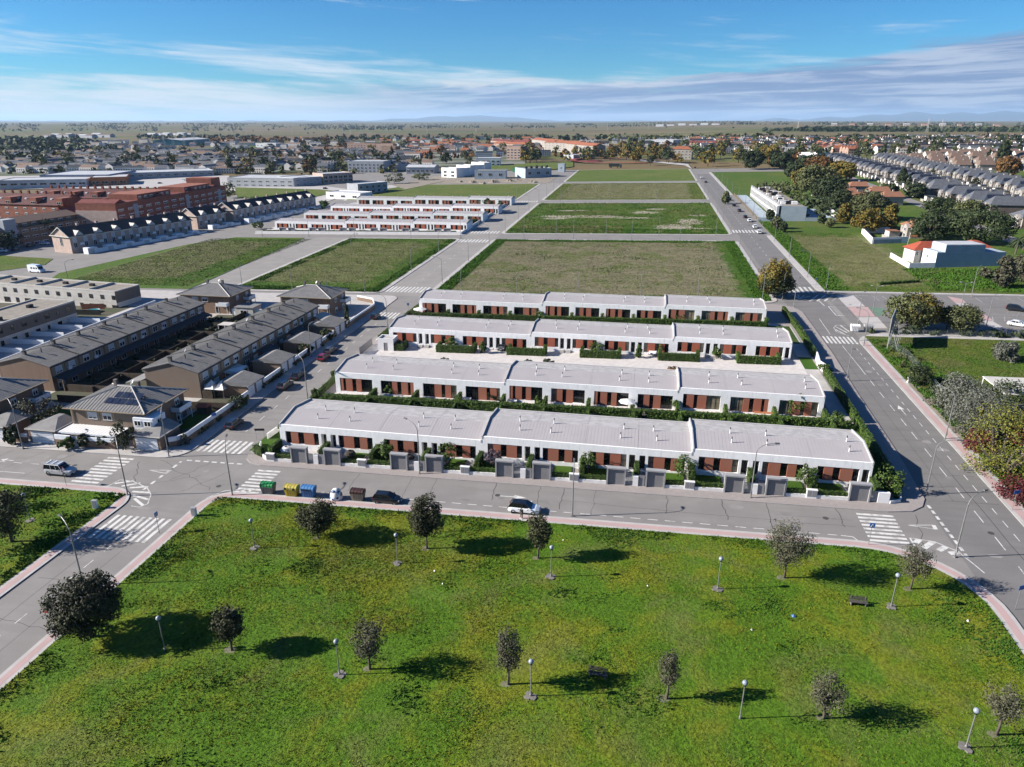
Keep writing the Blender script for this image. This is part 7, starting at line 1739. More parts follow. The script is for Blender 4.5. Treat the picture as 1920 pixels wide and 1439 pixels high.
# shrubs and trees inside the near estate
DT = [((1410,668),34,30,'green','round','round tree above the easternmost court hedge block'),((1430,664),22,26,'dark','round','darker tree beside the round court tree'),((1120,665),22,26,'green','round','small tree above the fourth court hedge block'),((1240,664),24,26,'green','round','small tree by the white car of the court'),((1280,664),26,28,'dark','round','dark green tree above the fifth court hedge block'),((847,655),20,22,'green','round','small tree above the second court hedge block'),((985,655),22,20,'green','round','small tree above the third court hedge block'),((905,664),22,16,'green','up','palm like shrub in the court entrance, western'),((1197,672),22,16,'green','up','palm like shrub beside the white court car'),((1343,675),22,18,'green','up','palm like shrub in the court entrance, eastern'),
 ((833,684),10,20,'dark','round','low shrub on the court before the second row roof, western'),((1030,685),10,24,'dark','round','low shrub on the court at the middle roof'),((1265,697),6,26,'rust','round','low rusty shrub strip beside the second row roof'),((990,685),8,16,'dark','round','tiny shrub on the court paving'),
 ((730,742),22,22,'green','round','garden shrub at the second house of the second row'),((922,752),20,20,'dark','round','dark garden shrub at the fourth house of the second row'),((1266,768),24,24,'green','round','round garden shrub at the eighth house of the second row'),((1310,764),18,24,'green','round','garden shrub at the ninth house of the second row'),((1490,778),34,36,'green','round','big round tree in the last gardens of the second row'),((1528,776),16,24,'dark','round','dark low shrub in the last garden of the second row'),
 ((690,758),18,24,'green','round','shrub in front of the long hedge, western end'),((862,764),20,24,'green','round','pale shrub beyond the front roof, western'),((1010,766),20,18,'green','round','shrub beyond the front roof, middle'),((1208,785),16,22,'purple','round','mauve shrub beyond the front roof'),((1355,792),14,26,'green','round','shrub beyond the front roof, eastern'),((1570,805),26,36,'green','round','big green shrub at the north east corner of the front row'),((1660,922),40,44,'green','round','dense green tree at the estate corner by the avenue'),
 ((1008,596),18,24,'green','round','tree in the gardens of the rear row, western'),((1275,602),26,28,'green','round','tree in the gardens of the rear row, eastern'),((1160,592),14,18,'purple','round','mauve shrub in the rear row gardens'),((930,590),12,18,'purple','round','second mauve shrub in the rear row gardens'),((955,588),14,18,'silver','round','pale shrub in the rear row gardens'),((1390,600),16,22,'green','round','pale green shrub in the last rear gardens'),((1545,705),20,24,'green','round','shrub at the court end wall by the avenue'),((590,745),14,12,'green','round','shrub at the north west corner of the front row'),((626,710),14,10,'green','round','shrub at the west end of the second row')]
for i, ((x, y), hp, wp, pal, shp, lb) in enumerate(DT):
    u, v = G(x, y); dep = math.hypot(math.hypot(u, v), H)*.98; pm = dep/F; hh = hp*pm/max(.6, math.cos(math.atan2(H, math.hypot(u, v)))); rx = wp*pm/2
    th = hh*.1 if hh > 1.2 else .05; tr = tree('garden_tree', lb, 'tree' if hh > 2 else 'shrub', pal, rx, (hh-th)/2*1.05, th, 500+i, nc=22, nl=800, leaf=.24, trunk_r=.06, shape=shp, limbs=4, clump=.32)
    put(tr, u, v, rnd.random()*6, .15)
# parasols, loungers and tables on the terraces
def parasol(label, u, v, r=1.6):
    t = thing('parasol', label, 'parasol', u, v, 0, None, dz=.3); p = MB(); p.tube([(0, 0, 0), (0, 0, 2.2)], .03, 6); p.build('pole', M_metal, t); c = MB(); c.lathe([(r, 1.85), (r*.5, 2.15), (.02, 2.35)], 8); c.lathe([(r*.98, 1.82), (r*.5, 2.11), (.02, 2.3)], 8); c.build('canopy', M_coping, t)
parasol('white garden parasol at the sixth house of the second row', *[G(1175, 772)[0], 121.6]); parasol('white garden parasol at the first house of the rear row', *[G(795, 588)[0], 181.3], 1.9)
def table_set(label, u, v, m_):
    t = thing('garden_table', label, 'garden table', u, v, 0, 'garden tables on the terraces', dz=.3); b = MB(); b.box(-.9, .9, -.4, .4, .70, .75); b.build('tabletop', m_, t)
    for x in (-.8, .8):
        for y in (-.3, .3): b = MB(); b.box(x-.03, x+.03, y-.03, y+.03, 0, .7); b.build('leg', M_metal, t)
for k, (px, m_) in enumerate((((1420, 775), M_orange), ((1437, 775), M_orange), ((882, 745), M_coping), ((966, 748), M_coping), ((1085, 755), M_coping))): table_set(f'{"orange brown" if m_ is M_orange else "white"} garden table on a second row terrace, {nth(k)} of these', G(*px)[0], 122.2, m_)
# ---------------------------------------------------------------- the far town
def polar(x, d):                                  # bearing of photo column x at the skyline, distance d
    a = math.atan((x-960)/(F/math.cos(P))); a -= TH
    return d*math.sin(a), d*math.cos(a)
M_pinkr = mat('pinkish_render', (.42, .29, .235), .9, (.37, .255, .205), .3)
M_oran = mat('orange_roof_tiles', (.34, .120, .06), .8, (.27, .095, .05), .3)
for a in ((('pink apartment block in the town west of the building site', (652, 287), (705, 287), 14, 14, M_pinkr, 'flat', M_oran, (('s', 4, 9, 2.2, 1.4, 0, 1.5),))),
  (('second pink apartment block, nearer the dark one', (706, 288), (738, 288), 14, 14, M_pinkr, 'flat', M_oran, (('s', 4, 6, 2.2, 1.4, 0, 1.5),))),
  (('dark brick block between the pink blocks and the trees', (716, 291), (742, 291), 12, 16, M_tanbrick, 'flat', M_flat, (('s', 3, 5, 2.4, 1.4, 0, 1.5),))),
  (('white apartment row with orange roof, rear one by the roundabout', (997, 276), (1048, 282), 13, 16, M_hcream, 'gx', M_oran, (('s', 4, 8, 2, 1.5, 0, 1.5),))),
  (('white apartment row with orange roof, middle one by the roundabout', (1020, 284), (1082, 286), 13, 16, M_hcream, 'gx', M_oran, (('s', 4, 9, 2, 1.5, 0, 1.5),))),
  (('white apartment row with orange roof, front one by the roundabout', (1062, 288), (1112, 294), 13, 16, M_hcream, 'gx', M_oran, (('s', 4, 8, 2, 1.5, 0, 1.5),))),
  (('long red roofed row behind the autumn trees', (920, 274), (990, 276), 10, 16, M_pinkr, 'gx', M_redtile, (('s', 3, 10, 2, 1.4, 0, 1.5),))),
  (('second long red roofed row behind the autumn trees', (926, 281), (992, 282), 10, 14, M_pinkr, 'gx', M_oran, (('s', 3, 10, 2, 1.4, 0, 1.5),))),
  (('peach balcony block in front of the red roofed rows', (950, 300), (976, 300), 15, 16, M_pinkr, 'flat', M_flat, (('s', 4, 4, 3, 1.8, 0, 1.5),))),
  (('dark brick block beside the peach balcony block', (977, 300), (1002, 299), 13, 16, M_tanbrick, 'flat', M_flat, (('s', 4, 4, 2, 1.4, 0, 1.5),))),
  (('pale round ended hall in the town centre', (1210, 273), (1262, 273), 9, 40, M_greyw, 'flat', M_sheet, (('s', 1, 7, 5, 1.6, 0, 4),))),
  (('white house block with red roof beside the head of the avenue', (1255, 299), (1296, 299), 11, 14, M_hcream, 'hip', M_oran, (('s', 3, 6, 1.8, 1.5, 0, 1.5),))),
  (('long dark red roofed school at the head of the avenue', (1282, 277), (1365, 278), 7, 26, M_pinkr, 'gx', M_redtile, (('s', 1, 10, 3, 1.5, 0, 2),))),
  (('white modern house with glass front before the slate rows', (1494, 302), (1530, 304), 8, 16, M_coping, 'flat', M_sheet, (('s', 2, 4, 3.4, 1.8, 0, 1),))),
  (('white long hall among the western autumn trees', (480, 277), (518, 278), 8, 20, M_greyw, 'flat', M_sheet, (('s', 1, 5, 4, 1.5, 0, 3),)))): bpx(*a, name='apartment_block')
def small_house(nm, wall, roof, w, d, e, rh, seed):
    b = MB(); b.extr([(0, -2), (w, -2), (w, e), (w/2, e+rh), (0, e)], 0, d, 0); z0 = e-.3
    b.extr([(-.5, z0), (w/2, e+rh+.05), (w/2, e+rh+.35), (-.5, z0+.3)], -.4, d+.4, 1); b.extr([(w+.5, z0), (w+.5, z0+.3), (w/2, e+rh+.35), (w/2, e+rh+.05)], -.4, d+.4, 1)
    b.box(d*.3, d*.3+.9, w/2-.5, w/2+.5, e+rh-.3, e+rh+1.3, 0)
    for x in np.arange(1.4, d-1, 2.7):
        for z in (.9, 3.5): b.box(x, x+1.2, -.06, .0, z, z+1.3, 2); b.box(x, x+1.2, w, w+.06, z, z+1.3, 2)
    for z in (.9, 3.5): b.box(-.06, 0, w*.3, w*.3+1.4, z, z+1.4, 2)
    return b.mesh('town_house', [wall, roof, M_dark])
M_hwhite = mat('white_house_render', (.80, .77, .74), .85, (.66, .63, .60), .05)
KIND = [('white house with dark slate roof', small_house('a', M_hwhite, M_darkslate, 9, 13, 5.6, 2.8, 1)), ('white house with grey roof', small_house('b', M_hwhite, M_hsl, 9, 11, 5.6, 2.6, 2)), ('white house with brown roof', small_house('c', M_hwhite, M_browntile, 10, 13, 5.4, 2.6, 3)),
        ('pale house with orange roof', small_house('d', M_pinkr, M_oran, 10, 12, 5.4, 2.6, 4)), ('house with dark red roof', small_house('e', M_pinkr, M_redtile, 10, 14, 5.4, 2.8, 5)), ('long white row house with black roof', small_house('f', M_hwhite, M_darkslate, 10, 26, 5.6, 2.8, 6)), ('long pale row house with flat looking grey roof', small_house('g', M_greyw, M_hsl, 11, 24, 5.2, 1.2, 7))]
def town(zone, n, xr, yr, kinds, seed, rz0=0., taken=[]):
    rg = random.Random(seed); done = 0; tries = 0
    while done < n and tries < n*30:
        tries += 1
        x = rg.uniform(*xr); y = rg.uniform(0, 1)**1.0*(yr[1]-yr[0]) + yr[0]
        u, v = G(x, y)
        if any(abs(u-a) < 13 and abs(v-b2) < 13 for a, b2 in taken): continue
        if -210 < u < 60 and v < 720: continue
        rz = rz0 + rg.choice((0, 0, math.pi/2, math.pi))
        k = rg.choice(kinds); m = rg.choice((1, 1, 2, 3, 4)) if k < 5 else 1
        for j in range(m):
            uu, vv = u + j*9.4*math.cos(rz+V), v + j*9.4*math.sin(rz+V)
            taken.append((uu, vv)); o = obj('town_house', KIND[k][1]); o.location = (uu, vv, gz(uu, vv)); o.rotation_euler = (0, 0, rz)
            tag(o, f'small {KIND[k][0]} {zone}', 'house', f'houses {zone}'); done += 1
town('in the far western town', 60, (0, 470), (282, 322), (0, 0, 1, 5, 6, 1), 11, .2); town('at the hazy western edge of town', 34, (60, 620), (268, 296), (0, 1, 2, 5), 12, .3)
town('in the town behind the school', 44, (440, 760), (290, 318), (0, 6, 5, 1, 6), 13, .1); town('in the northern town', 36, (740, 1000), (262, 300), (1, 6, 0, 3), 14)
town('beyond the head of the avenue', 24, (1110, 1300), (262, 276), (0, 1, 5), 15); town('in the hazy north eastern town', 52, (1290, 1560), (263, 288), (0, 1, 0, 5, 3), 16, .15)
town('among the red roofs of the east', 26, (1500, 1660), (266, 290), (3, 4, 3, 2), 17, .1); town('in the far eastern town', 54, (1620, 1920), (264, 288), (1, 0, 2, 5), 18, .1)
for k in range(9): o = obj('town_house', KIND[2][1]); u, v = G(1735+k*21, 300-(k % 2)*4); o.location = (u, v, gz(u, v)); tag(o, 'brown roofed house in the row behind the eastern lawn', 'house', 'houses behind the eastern lawn')
def px_grid(name, x0, x1, ya, yb, off, m, nx=14, ny=6):
    mb = MB()
    for i in range(nx):
        for j in range(ny):
            q = []
            for a, b2 in ((i, j), (i+1, j), (i+1, j+1), (i, j+1)):
                x = x0+(x1-x0)*a/nx; y = yb(x)+(ya(x)-yb(x))*b2/ny; u, v = G(x, y); q.append((u, v, gz(u, v)+off))
            mb.face(q)
    return struct(name, mb, m)
M_town = mat('town_ground', (.20, .20, .175), .95, (.075, .095, .042), .018, detail=6, lo=.42, hi=.56)
px_grid('market_yard', -40, 430, lambda x: 330, lambda x: 356-x*.01, .25, M_conc)
px_grid('town_ground', -60, 470, lambda x: 286-x*.01, lambda x: 331-x*.012, .3, M_town); px_grid('town_ground', 470, 985, lambda x: 281-(x-470)*.02, lambda x: 326-(x-470)*.035, .3, M_town)
px_grid('town_ground', 1290, 1985, lambda x: 264, lambda x: 287+(x-1290)*.004, .3, M_town)
# the smaller houses of the town that only read as a mass
def mass_houses(name, spots, cols, seed, s=1.):
    rg = random.Random(seed); mb = MB()
    for u, v in spots:
        w, d, e, h = rg.uniform(7, 10)*s, rg.choice((10, 12, 22, 30))*s, rg.uniform(4.8, 6.2), rg.uniform(1.8, 3.2); a = rg.choice((0, 0, 1.571, .2)); c, s_ = math.cos(a), math.sin(a); z = gz(u, v); k = rg.randrange(cols)*2+1
        T = lambda x, y, zz: (u+x*c-y*s_, v+x*s_+y*c, z+zz)
        A4 = [T(0, 0, -2), T(d, 0, -2), T(d, w, -2), T(0, w, -2)]; B4 = [T(0, 0, e), T(d, 0, e), T(d, w, e), T(0, w, e)]; R0, R1 = T(0, w/2, e+h), T(d, w/2, e+h)
        for i in range(4): j = (i+1) % 4; mb.face([A4[i], A4[j], B4[j], B4[i]], 0 if k < 6 else 8)
        mb.face([B4[0], B4[1], R1, R0], k); mb.face([B4[2], B4[3], R0, R1], k); mb.face([B4[1], B4[2], R1], 0); mb.face([B4[3], B4[0], R0], 0)
        for x in np.arange(1, d-1.4, 2.6):
            for zz in (.8, 3.3): mb.face([T(x, -.05, zz), T(x+1.2, -.05, zz), T(x+1.2, -.05, zz+1.3), T(x, -.05, zz+1.3)], 9)
    return tag(mb.build(name, [M_hwhite, M_darkslate, M_dark, M_hsl, M_dark, M_browntile, M_dark, M_oran, M_pinkr, M_dark]), kind='stuff')
def town_spots(n, xr, yr, seed, gap=11):
    rg = random.Random(seed); out = []; t = 0
    while len(out) < n and t < n*20:
        t += 1; u, v = G(rg.uniform(*xr), rg.uniform(*yr))
        if (-215 < u < 130 and v < 735) or any(abs(u-a) < gap and abs(v-b2) < gap for a, b2 in out): continue
        out.append((u, v))
    return out
mass_houses('distant_houses', town_spots(300, (-20, 480), (288, 326), 61), 3, 61); mass_houses('distant_houses', town_spots(170, (470, 760), (283, 320), 62), 3, 62); mass_houses('distant_houses', town_spots(110, (700, 1010), (262, 296), 63), 4, 63)
mass_houses('distant_houses', town_spots(200, (1290, 1640), (262, 288), 64), 4, 64); mass_houses('distant_houses', town_spots(200, (1640, 1940), (261, 290), 65), 3, 65); mass_houses('distant_houses', town_spots(70, (100, 700), (266, 284), 66), 3, 66)
TP = [tree('town_tree', 'pattern', 'tree', p_, rx, rz, th, 700+i, nc=18, nl=260, leaf=1.0, trunk_r=.2, clump=.36, shape=s_, limbs=3) for i, (p_, rx, rz, th, s_) in enumerate((('dark', 4, 3.6, 1.5, 'round'), ('mid', 4, 4, 1.6, 'round'), ('gold', 3.6, 3.6, 1.4, 'round'), ('rust', 3.6, 3.2, 1.4, 'round'), ('dark', 2.0, 5, .8, 'cone'), ('mid', 2.6, 5.5, 1.2, 'up')))]
TN = ['dark green round tree', 'olive green tree', 'golden autumn tree', 'rusty autumn tree', 'dark pointed cypress', 'tall slim poplar']
def woods(zone, n, xr, yr, kinds, seed, smin=.8, smax=1.5):
    rg = random.Random(seed)
    for _ in range(n):
        u, v = G(rg.uniform(*xr), rg.uniform(*yr))
        if -215 < u < 125 and v < 705: continue
        k = rg.choice(kinds); s = rg.uniform(smin, smax)
        dup(TP[k], u, v, rg.random()*6, f'{"low" if s < smin+(smax-smin)*.33 else "mid sized" if s < smin+(smax-smin)*.67 else "large"} {TN[k]} {zone}', f'trees {zone}', scale=s)
woods('in the far western town', 48, (0, 480), (280, 326), (0, 1, 1, 2, 0, 5), 21, 1., 1.9); woods('behind the school', 34, (430, 650), (296, 330), (1, 2, 0, 3, 0), 22, 1.1, 1.9)
woods('around the building site', 22, (640, 900), (300, 322), (0, 4, 0, 1), 23, 1., 1.8); woods('in the autumn avenue of the northern town', 36, (560, 1000), (270, 292), (2, 3, 3, 1, 0), 24, 1.1, 2.)
woods('around the roundabout', 44, (980, 1200), (283, 306), (2, 2, 0, 0, 1, 3), 25, 1.1, 1.9); woods('at the head of the avenue', 34, (1190, 1420), (280, 312), (2, 1, 0, 0, 2), 26, 1.1, 1.9)
woods('west of the slate rows', 30, (1380, 1560), (290, 330), (0, 0, 1, 3, 5), 27, 1.1, 2.); woods('in the eastern town', 44, (1560, 1920), (268, 300), (0, 1, 4, 0, 5), 28, .9, 1.7)
woods('between the slate rows', 14, (1560, 1900), (310, 372), (0, 4, 0), 29, .5, .9)
for o in TP: hide(o)

# masses of far trees that nobody would count
def tree_mass(name, spots, h, pal, seed, per=9, size=.9):
    rg = np.random.default_rng(seed); ps = []; ns = []
    for (u, v) in spots:
        hh = h*rg.uniform(.55, 1.25); c = np.array([u, v, gz(u, v)+hh*.52]); q = rg.normal(0, 1, (per, 3)); q /= np.linalg.norm(q, axis=1)[:, None]
        ps.append(c + q*np.array([hh*.55, hh*.55, hh*.48])); ns.append(q + np.array([0, 0, .3]))
    me = cards(name, np.concatenate(ps), np.concatenate(ns), h*size, LM[pal], seed=seed, spread=.5)
    return tag(obj(name, me), kind='stuff')
def px_spots(n, xr, yr, seed): rg = random.Random(seed); return [G(rg.uniform(*xr), rg.uniform(*yr)) for _ in range(n)]
def line_spots(n, xr, dr, seed, clumpy=True):
    rg = random.Random(seed); out = []
    while len(out) < n:
        x = rg.uniform(*xr)
        if clumpy and math.sin(x*.031+seed)+math.sin(x*.083+seed*2)+rg.uniform(-1.2, 1.2) < 0: continue
        out.append(polar(x, rg.uniform(*dr)))
    return out
tree_mass('distant_wood', px_spots(240, (-40, 170), (261, 291), 31), 10, 'dark', 31); tree_mass('distant_wood', px_spots(110, (-30, 130), (291, 306), 32), 8, 'mid', 32)
tree_mass('distant_wood', line_spots(900, (-120, 960), (4800, 9000), 33), 9, 'dark', 33, 7); tree_mass('distant_wood', line_spots(900, (960, 2040), (4800, 9000), 34), 8, 'dark', 34, 7)
tree_mass('distant_wood', px_spots(230, (1500, 1680), (242.5, 247.5), 35), 10, 'dark', 35); tree_mass('distant_wood', px_spots(170, (1670, 1940), (243, 248), 36), 10, 'dark', 36); tree_mass('distant_wood', px_spots(60, (1430, 1510), (244, 247), 37), 8, 'dark', 37)
tree_mass('distant_wood', px_spots(130, (640, 755), (237, 244.5), 38), 9, 'dark', 38); tree_mass('distant_wood', px_spots(120, (260, 480), (255, 262), 39), 7, 'dark', 39); tree_mass('distant_wood', px_spots(140, (380, 620), (262, 270), 40), 8, 'rust', 40)
tree_mass('distant_wood', px_spots(160, (1140, 1480), (258, 266), 41), 8, 'mid', 41); tree_mass('distant_wood', px_spots(190, (1500, 1930), (262, 276), 42), 8, 'dark', 42); tree_mass('distant_wood', px_spots(170, (600, 1140), (257, 264), 43), 8, 'dark', 43)
tree_mass('distant_wood', px_spots(90, (300, 480), (228.8, 234), 44), 10, 'dark', 44); tree_mass('distant_wood', px_spots(50, (1060, 1120), (233, 236), 45), 10, 'dark', 45); tree_mass('distant_bushes', px_spots(60, (0, 1920), (236, 262), 46), 6, 'dark', 46)
tree_mass('verge_bushes', [(96+rnd.gauss(0, 5), 372+rnd.uniform(-4, 60)) for _ in range(60)], 5, 'dark', 47, 14, .35); tree_mass('verge_bushes', [(86+rnd.gauss(0, 8), 425+rnd.uniform(0, 110)) for _ in range(70)], 4, 'mid', 48, 14, .35)
tree_mass('verge_bushes', [(60+rnd.gauss(0, 2.2), 130+rnd.uniform(-18, 12)) for _ in range(60)], 1.5, 'dark', 49, 24, .35); tree_mass('verge_bushes', [(58+rnd.gauss(0, 1.2), 155+rnd.uniform(-12, 14)) for _ in range(50)], 1.0, 'mid', 50, 24, .4)
tree_mass('verge_bushes', [(78+rnd.uniform(-22, 40), 178+rnd.gauss(0, .5)) for _ in range(46)], 1.6, 'dark', 51, 22, .4)
tree_mass('verge_bushes', [(60+rnd.uniform(-4, 8), 97+rnd.uniform(-4, 3)) for _ in range(26)], 1.0, 'red', 52, 26, .4)
tree_mass('verge_bushes', [(-75.6+rnd.uniform(-.3, .4), rnd.choice((103, 113, 128, 142, 157))+rnd.uniform(-5, 5)) for _ in range(60)], 1.2, 'dark', 53, 18, .35)
tree_mass('verge_bushes', [(-107+rnd.uniform(-9, 9), 118+rnd.uniform(0, 56)) for _ in range(60)], 1.6, 'dark', 54, 18, .35)
tree_mass('town_greenery', town_spots(330, (-20, 760), (284, 327), 71, 3), 7, 'mid', 71, 12, .5); tree_mass('town_greenery', town_spots(150, (-20, 760), (284, 327), 72, 3), 6, 'gold', 72, 10, .5); tree_mass('town_greenery', town_spots(260, (1290, 1940), (261, 290), 73, 3), 7, 'dark', 73, 12, .5); tree_mass('town_greenery', town_spots(200, (560, 1290), (266, 300), 74, 3), 8, 'rust', 74, 12, .5)
# far sheds and villages on the skyline
rg = random.Random(3)
for k, (x, d, w_, m_) in enumerate([(75+i*13, 2900, 30+10*(i % 3), M_greyw) for i in range(9)] + [(270+i*14, 3100, 36, M_sheet) for i in range(6)] + [(1230+i*21, 4600, 45, M_sheet) for i in range(6)] + [(1560+i*34, 4300, 26, M_pinkr if i % 2 else M_hcream) for i in range(10)]):
    u, v = polar(x, d+rg.uniform(-250, 250)); t = thing('distant_shed', f'tiny pale shed on the far plain, {nth(k)} counted eastward', 'shed', u, v, -TH, 'sheds on the far plain'); b = MB(); b.box(0, w_, 0, 20, -3, 8); b.build('wall', m_, t); b = MB(); b.frus((-.5, w_+.5, -.5, 20.5, 8), (0, w_, 9, 11, 11)); b.build('roof', M_sheet if k % 2 else M_browntile, t)
# masts and pylons
def mast(label, x, d, h, r=2.2):
    u, v = polar(x, d); t = thing('radio_mast', label, 'mast', u, v); b = MB()
    for a in range(3): b.tube([(r*math.cos(a*2.09), r*math.sin(a*2.09), -2), (r*.4*math.cos(a*2.09), r*.4*math.sin(a*2.09), h)], .22, 4)
    n_ = int(h/6)
    for i in range(n_):
        for a in range(3):
            k0, k1 = 1-.6*i/n_, 1-.6*(i+1)/n_; b.tube([(r*k0*math.cos(a*2.09), r*k0*math.sin(a*2.09), h*i/n_), (r*k1*math.cos((a+1)*2.09), r*k1*math.sin((a+1)*2.09), h*(i+1)/n_)], .12, 3)
    b.build('lattice', M_greyw, t); b = MB(); b.lathe([(.1, h*.8), (2.6, h*.8), (2.6, h*.9), (.1, h*.9)], 8); b.lathe([(.1, h*.66), (2, h*.66), (2, h*.72), (.1, h*.72)], 8); b.build('antenna_platform', M_greyw, t)
mast('red and grey lattice radio mast standing on the skyline', 641, 2900, 44)
def pylon(i, x, d, h):
    u, v = polar(x, d); t = thing('pylon', f'thin power pylon on the plain, {nth(i)} counted eastward', 'pylon', u, v, 0, 'power pylons on the plain'); b = MB()
    for s in (-1, 1):
        for q in (-1, 1): b.tube([(s*2.2, q*2.2, -2), (s*.4, q*.4, h)], .16, 3)
    b.build('lattice', M_metal, t); b = MB()
    for z in (.72, .84, .96): b.box(-4.5, 4.5, -.2, .2, h*z-.15, h*z+.15)
    b.build('cross_arm', M_metal, t)
for i, (x, d, h) in enumerate(((301, 1500, 26), (318, 1600, 30), (339, 1550, 30), (359, 1700, 26), (458, 2600, 30), (545, 3200, 34), (655, 3100, 30), (725, 3300, 34), (800, 3400, 34), (892, 3600, 36), (1003, 3500, 34), (1140, 3400, 36), (1217, 3500, 36), (1498, 2600, 32), (1742, 2300, 36), (1768, 2500, 34))): pylon(i, x, d, h)
# mountain chain behind the plain
mb = MB(); N_ = 150; prev = None; M_mount = mat('mountain_slope', (.045, .058, .062), .95, (.035, .046, .05), .002)
def ridge(x):
    g_ = lambda c, w, h: h*math.exp(-((x-c)/w)**2)
    return 40 + g_(880, 95, 235) + g_(960, 40, 60) + g_(760, 60, 60) + g_(1450, 30, 90) + g_(1575, 90, 120) + g_(1800, 150, 250) + g_(1960, 120, 270) + g_(1690, 70, 150) + 16*math.sin(x*.07) + 10*math.sin(x*.19+1) + 6*math.sin(x*.41)
rows = []
for i in range(N_+1):
    x = -300 + 2500*i/N_; h = ridge(x); row = []
    for d, k in ((37000, -.1), (38000, .35), (39000, .75), (40000, 1.), (41000, .6), (43000, -.1)):
        u, v = polar(x, d); row.append((u, v, h*1.05*k*(1+.12*math.sin(x*.3+d)) - 10))
    rows.append(row)
for a, b2 in zip(rows, rows[1:]):
    for k in range(5): mb.face([a[k], b2[k], b2[k+1], a[k+1]])
struct('mountains', mb, M_mount, smooth=True)
# roundabout with red ring
quad_strip('red_ring', [G(1085, 303), G(1110, 300), G(1130, 303), G(1112, 305)], M_redtile, .3)
mb = MB(); n_ = 28; cu, cv = G(1165, 301)
for k in range(n_): a, b2 = 2*math.pi*k/n_, 2*math.pi*(k+1)/n_; mb.face([(cu+r_*math.cos(w), cv+r_*math.sin(w), gz(cu, cv)+.35) for r_, w in ((52, a), (60, a), (60, b2), (52, b2))])
struct('red_ring', mb, mat('red_surfacing', (.32, .06, .055), .8))
quad_strip('dirt_path', [G(1298, 318), G(1290, 308), G(1200, 300), G(1196, 302), G(1284, 311)], M_conc, .2)
quad_strip('road', [G(560, 380), G(640, 358), G(760, 345), G(764, 349), G(648, 366), G(580, 392)], M_conc, .2); quad_strip('road', [G(420, 352), G(610, 350), G(660, 356), G(640, 362), G(430, 360)], M_conc, .16)
quad_strip('grass_plot', [G(440, 352), G(600, 356), G(640, 360), G(560, 375), G(445, 372)], f4, .22); quad_strip('soil_field', [G(735, 348), G(800, 336), G(835, 340), G(760, 356)], M_soil, .25)
quad_strip('green_field', [G(190, 296), G(420, 274), G(520, 272), G(470, 284), G(250, 302)], f4, .3); quad_strip('green_field', [G(1700, 313), G(1925, 312), G(1925, 330), G(1760, 326)], f4, .3)
quad_strip('park', [G(900, 311), G(1075, 303), G(1075, 313), G(1040, 318), G(905, 322)], f4, .25)
# ---------------------------------------------------------------- air
hz = MB(); hz.box(-47000, 47000, -47000, 47000, -60, 420); ho = hz.build('haze', bpy.data.materials.new('haze_air')); ho['kind'] = 'stuff'
hm = ho.data.materials[0]; hm.use_nodes = True; ht = hm.node_tree; ht.nodes.clear()
pv = ht.nodes.new('ShaderNodeVolumePrincipled'); pv.inputs['Density'].default_value = 2.8e-5; pv.inputs['Color'].default_value = (.50, .72, 1., 1); pv.inputs['Anisotropy'].default_value = .1
ht.links.new(pv.outputs[0], ht.nodes.new('ShaderNodeOutputMaterial').inputs['Volume'])
# ---------------------------------------------------------------- grass, weeds and ground cover
def blades(name, P2, hgt, wid, mats, seed, midx=None, lean=.55, base=.13, per=3):
    rg = np.random.default_rng(seed); n = len(P2)*per
    p = np.repeat(P2, per, 0) + rg.normal(0, .07, (n, 2)); h = np.repeat(np.broadcast_to(hgt, (len(P2),)), per)*rg.uniform(.6, 1.3, n); w = np.repeat(np.broadcast_to(wid, (len(P2),)), per)*rg.uniform(.7, 1.3, n)
    z = A*p[:, 0] + B*p[:, 1] + base; a = rg.uniform(0, 6.283, n); b = rg.uniform(0, 6.283, n); l = rg.uniform(.2, 1, n)*lean*h*1.6
    dx, dy = np.cos(a)*w*.5, np.sin(a)*w*.5; V = np.empty((n, 3, 3), np.float32)
    V[:, 0] = np.stack([p[:, 0]-dx, p[:, 1]-dy, z], 1); V[:, 1] = np.stack([p[:, 0]+dx, p[:, 1]+dy, z], 1); V[:, 2] = np.stack([p[:, 0]+np.cos(b)*l, p[:, 1]+np.sin(b)*l, z+h], 1)
    me = bpy.data.meshes.new(name); me.vertices.add(3*n); me.vertices.foreach_set('co', V.ravel()); me.loops.add(3*n); me.loops.foreach_set('vertex_index', np.arange(3*n, dtype=np.int32))
    me.polygons.add(n); me.polygons.foreach_set('loop_start', np.arange(0, 3*n, 3, dtype=np.int32))
    for m in mats: me.materials.append(m)
    if midx is not None: me.polygons.foreach_set('material_index', np.repeat(midx, per).astype(np.int32))
    me.update(calc_edges=True); return tag(obj(name, me), kind='stuff')
rgn = np.random.default_rng(5)
def patchy(p, s, ph): return (np.sin(p[:, 0]*s+ph)+np.sin(p[:, 1]*s*1.3+ph*2)+np.sin((p[:, 0]+p[:, 1])*s*.77+ph*3)+np.sin((p[:, 0]*.6-p[:, 1])*s*1.9+ph))/4
def inside(u0, u1, v0, v1, n): return np.stack([rgn.uniform(u0, u1, n), rgn.uniform(v0, v1, n)], 1)
def clip_ne(p): c = np.array([28.8, 70.8]); d = p-c; bad = (d[:, 0] > 0) & (d[:, 1] > 0) & (np.hypot(d[:, 0], d[:, 1]) > 11.2); return p[~bad]
M_weed = mat('dark_weeds', (.066, .150, .014), .85, (.046, .108, .012), .5, spec=.15); M_yel = mat('yellow_flowering_weeds', (.22, .21, .016), .85, (.14, .17, .018), .8, spec=.15); M_dryg = mat('dry_grass', (.21, .19, .085), .9, (.15, .15, .06), .8, spec=.15)
p = clip_ne(inside(-59.4, 40.1, 33, 82.1, 190000)); blades('grass', p, .075 + .035*patchy(p, .4, 1.), .10, [M_meadow], 1, per=2, lean=.9)
